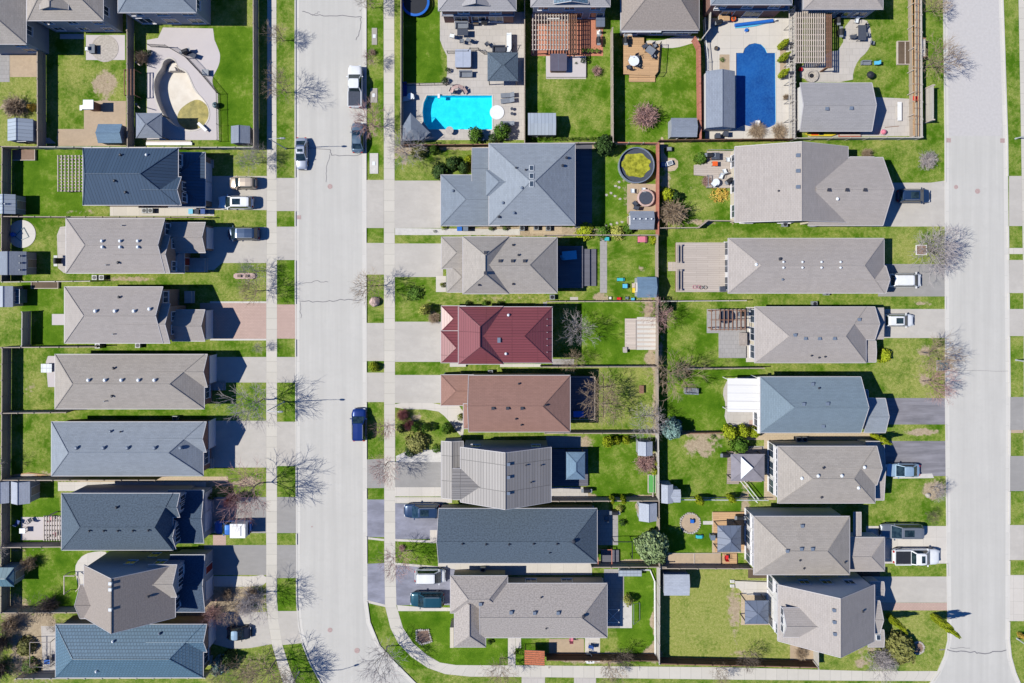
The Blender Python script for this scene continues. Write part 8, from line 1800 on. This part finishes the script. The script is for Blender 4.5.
piece('wood_bench', 641, 389, 'small dark wooden stool on the dry lawn', 'stool', [('seat', 'wood_brown', MB().box(-.3, -.55, .4, .3, .55, .48)), ('leg', 'wood_brown', MB().box(-.25, -.5, 0, -.17, .5, .4).box(.17, -.5, 0, .25, .5, .4))])
piece('post_stump', 624.5, 349.5, 'small grey box at the lower left of the garden platform', 'box', [('box', 'wood_grey', MB().box(-.25, -.35, 0, .25, .35, .5)), ('lid', 'stone', MB().box(-.28, -.38, .5, .28, .38, .55))])
m = MB(); [m.box(-.9 + .0, -2.1 + i * .6, .31, 1.9, -1.75 + i * .6, .36) for i in range(8)]
piece('slatted_rack', 643, 334.5, 'row of pale boards laid on the garden platform', 'lumber', [('boards', 'gutter_concrete', m), ('gap_beam', 'wood_grey', MB().box(-1.1, -2.1, .31, -.95, 2.1, .34))])
for x, y, lab in [(604.5, 248, 'x')]: pass
piece('deck_stair_rail', 745, 487, 'white metal stair rails running down from the taupe gazebo deck', 'stair rail', [('rail', 'white_plastic', MB().rod((-1.2, 1.4, 1.0), (1.4, -1.9, 1.0), .06).rod((-.7, 1.4, 1.0), (1.7, -1.6, 1.0), .06)), ('post', 'white_plastic', MB().rod((-1.2, 1.4, 0), (-1.2, 1.4, 1), .05).rod((1.4, -1.9, 0), (1.4, -1.9, 1), .05).rod((1.7, -1.6, 0), (1.7, -1.6, 1), .05))])
for x, y, lab in [(732, 581, 'two white stepping blocks by the large dry lawn, upper one'), (732, 585.5, 'two white stepping blocks by the large dry lawn, lower one')]:
    piece('step_block', x, y, lab, 'step', [('block', 'white_plastic', MB().box(-.28, -.2, 0, .28, .2, .18)), ('top', 'gutter_concrete', MB().box(-.24, -.17, .18, .24, .17, .2))])
for x, y, mt_, lab, rz in [(668.5, 149.5, 'black_plastic', 'dark cube on the tan path at the top left of the white furniture garden', 0), (669, 163.5, 'white_plastic', 'pale lidded tub beside the tan path', 20), (663, 165, 'navy_tarp', 'dark blue crate under the red brown fence', 0), (691, 138, 'x', '', 0)]:
    if mt_ == 'x': continue
    piece('garden_crate', x, y, lab, 'crate', [('box', mt_, MB().box(-.4, -.32, 0, .4, .32, .5)), ('lid', 'grey_metal', MB().box(-.3, -.24, .5, .3, .24, .54))], 0, rz)
for x, y, lab in [(696.5, 287, 'bicycle with purple wheels lying on the big square deck, left one'), (703, 287.5, 'dark small bicycle on the big square deck, right one')]:
    w1 = MB(); n = 14
    for c_ in (-.3, .3):
        for i in range(n): a0, a1 = 6.283 * i / n, 6.283 * (i + 1) / n; w1.rod((c_ + .24 * math.cos(a0), .24 * math.sin(a0), .1), (c_ + .24 * math.cos(a1), .24 * math.sin(a1), .1), .03)
    piece('small_bicycle', x, y, lab, 'bicycle', [('wheel', 'pink_plastic' if 'purple' in lab else 'tyre', w1), ('frame', 'grey_metal', MB().rod((-.3, 0, .12), (.3, 0, .12), .025).rod((0, 0, .12), (.1, .3, .12), .025))], .7)
piece('storage_chest', 721.5, 289, 'small dark chest against the house on the big square deck', 'chest', [('box', 'grey_metal', MB().box(-.35, -.35, 0, .35, .35, .6)), ('lid', 'dark_fabric', MB().box(-.38, -.38, .6, .38, .38, .66))], .7)
piece('door_mat', 599, 33, 'white statue like ornament on the terracotta terrace', 'ornament', [('figure', 'white_plastic', MB().lathe([(.25, 0), (.28, .15), (.14, .3), (.2, .7), (.12, 1.0), (.04, 1.1)], 14)), ('plinth', 'stone', MB().box(-.35, -.35, 0, .35, .35, .1))])
for i in range(4): put('pot', bush_pot('terracotta'), 583 + i * 4.6, 52, 'potted plants in a row at the bottom edge of the terracotta terrace', 'potted plant', 0, 0, 1.2, 'potted plants on the terracotta terrace')
piece('round_ornament', 476, 24, 'small dark planter against the brick wall of the raised terrace', 'planter', [('pot', 'dark_fabric', MB().box(-.4, -.3, 0, .4, .3, .5)), ('soil', 'soil_dark', MB().box(-.34, -.24, .5, .34, .24, .52))], .0)
for x, y, lab in [(512, 109.5, 'small dark stool between the loungers by the cyan pool, upper one'), (512, 114.3, 'small brown stool between the loungers by the cyan pool, lower one')]:
    piece('pool_stool', x, y, lab, 'stool', [('seat', 'dark_fabric', MB().cyl(0, 0, .4, .48, .22, n=14)), ('leg', 'black_metal', MB().rod((0, 0, 0), (0, 0, .4), .05))])
piece('picnic_mat', 484, 139.5, 'white lawn box cover beside the bottom bushes of the cyan pool', 'box', [('box', 'metal_shed', MB().box(-1.1, -.22, 0, -.0, .22, .5)), ('lid', 'vent_grey', MB().box(-1.15, -.26, .5, .05, .26, .56))])
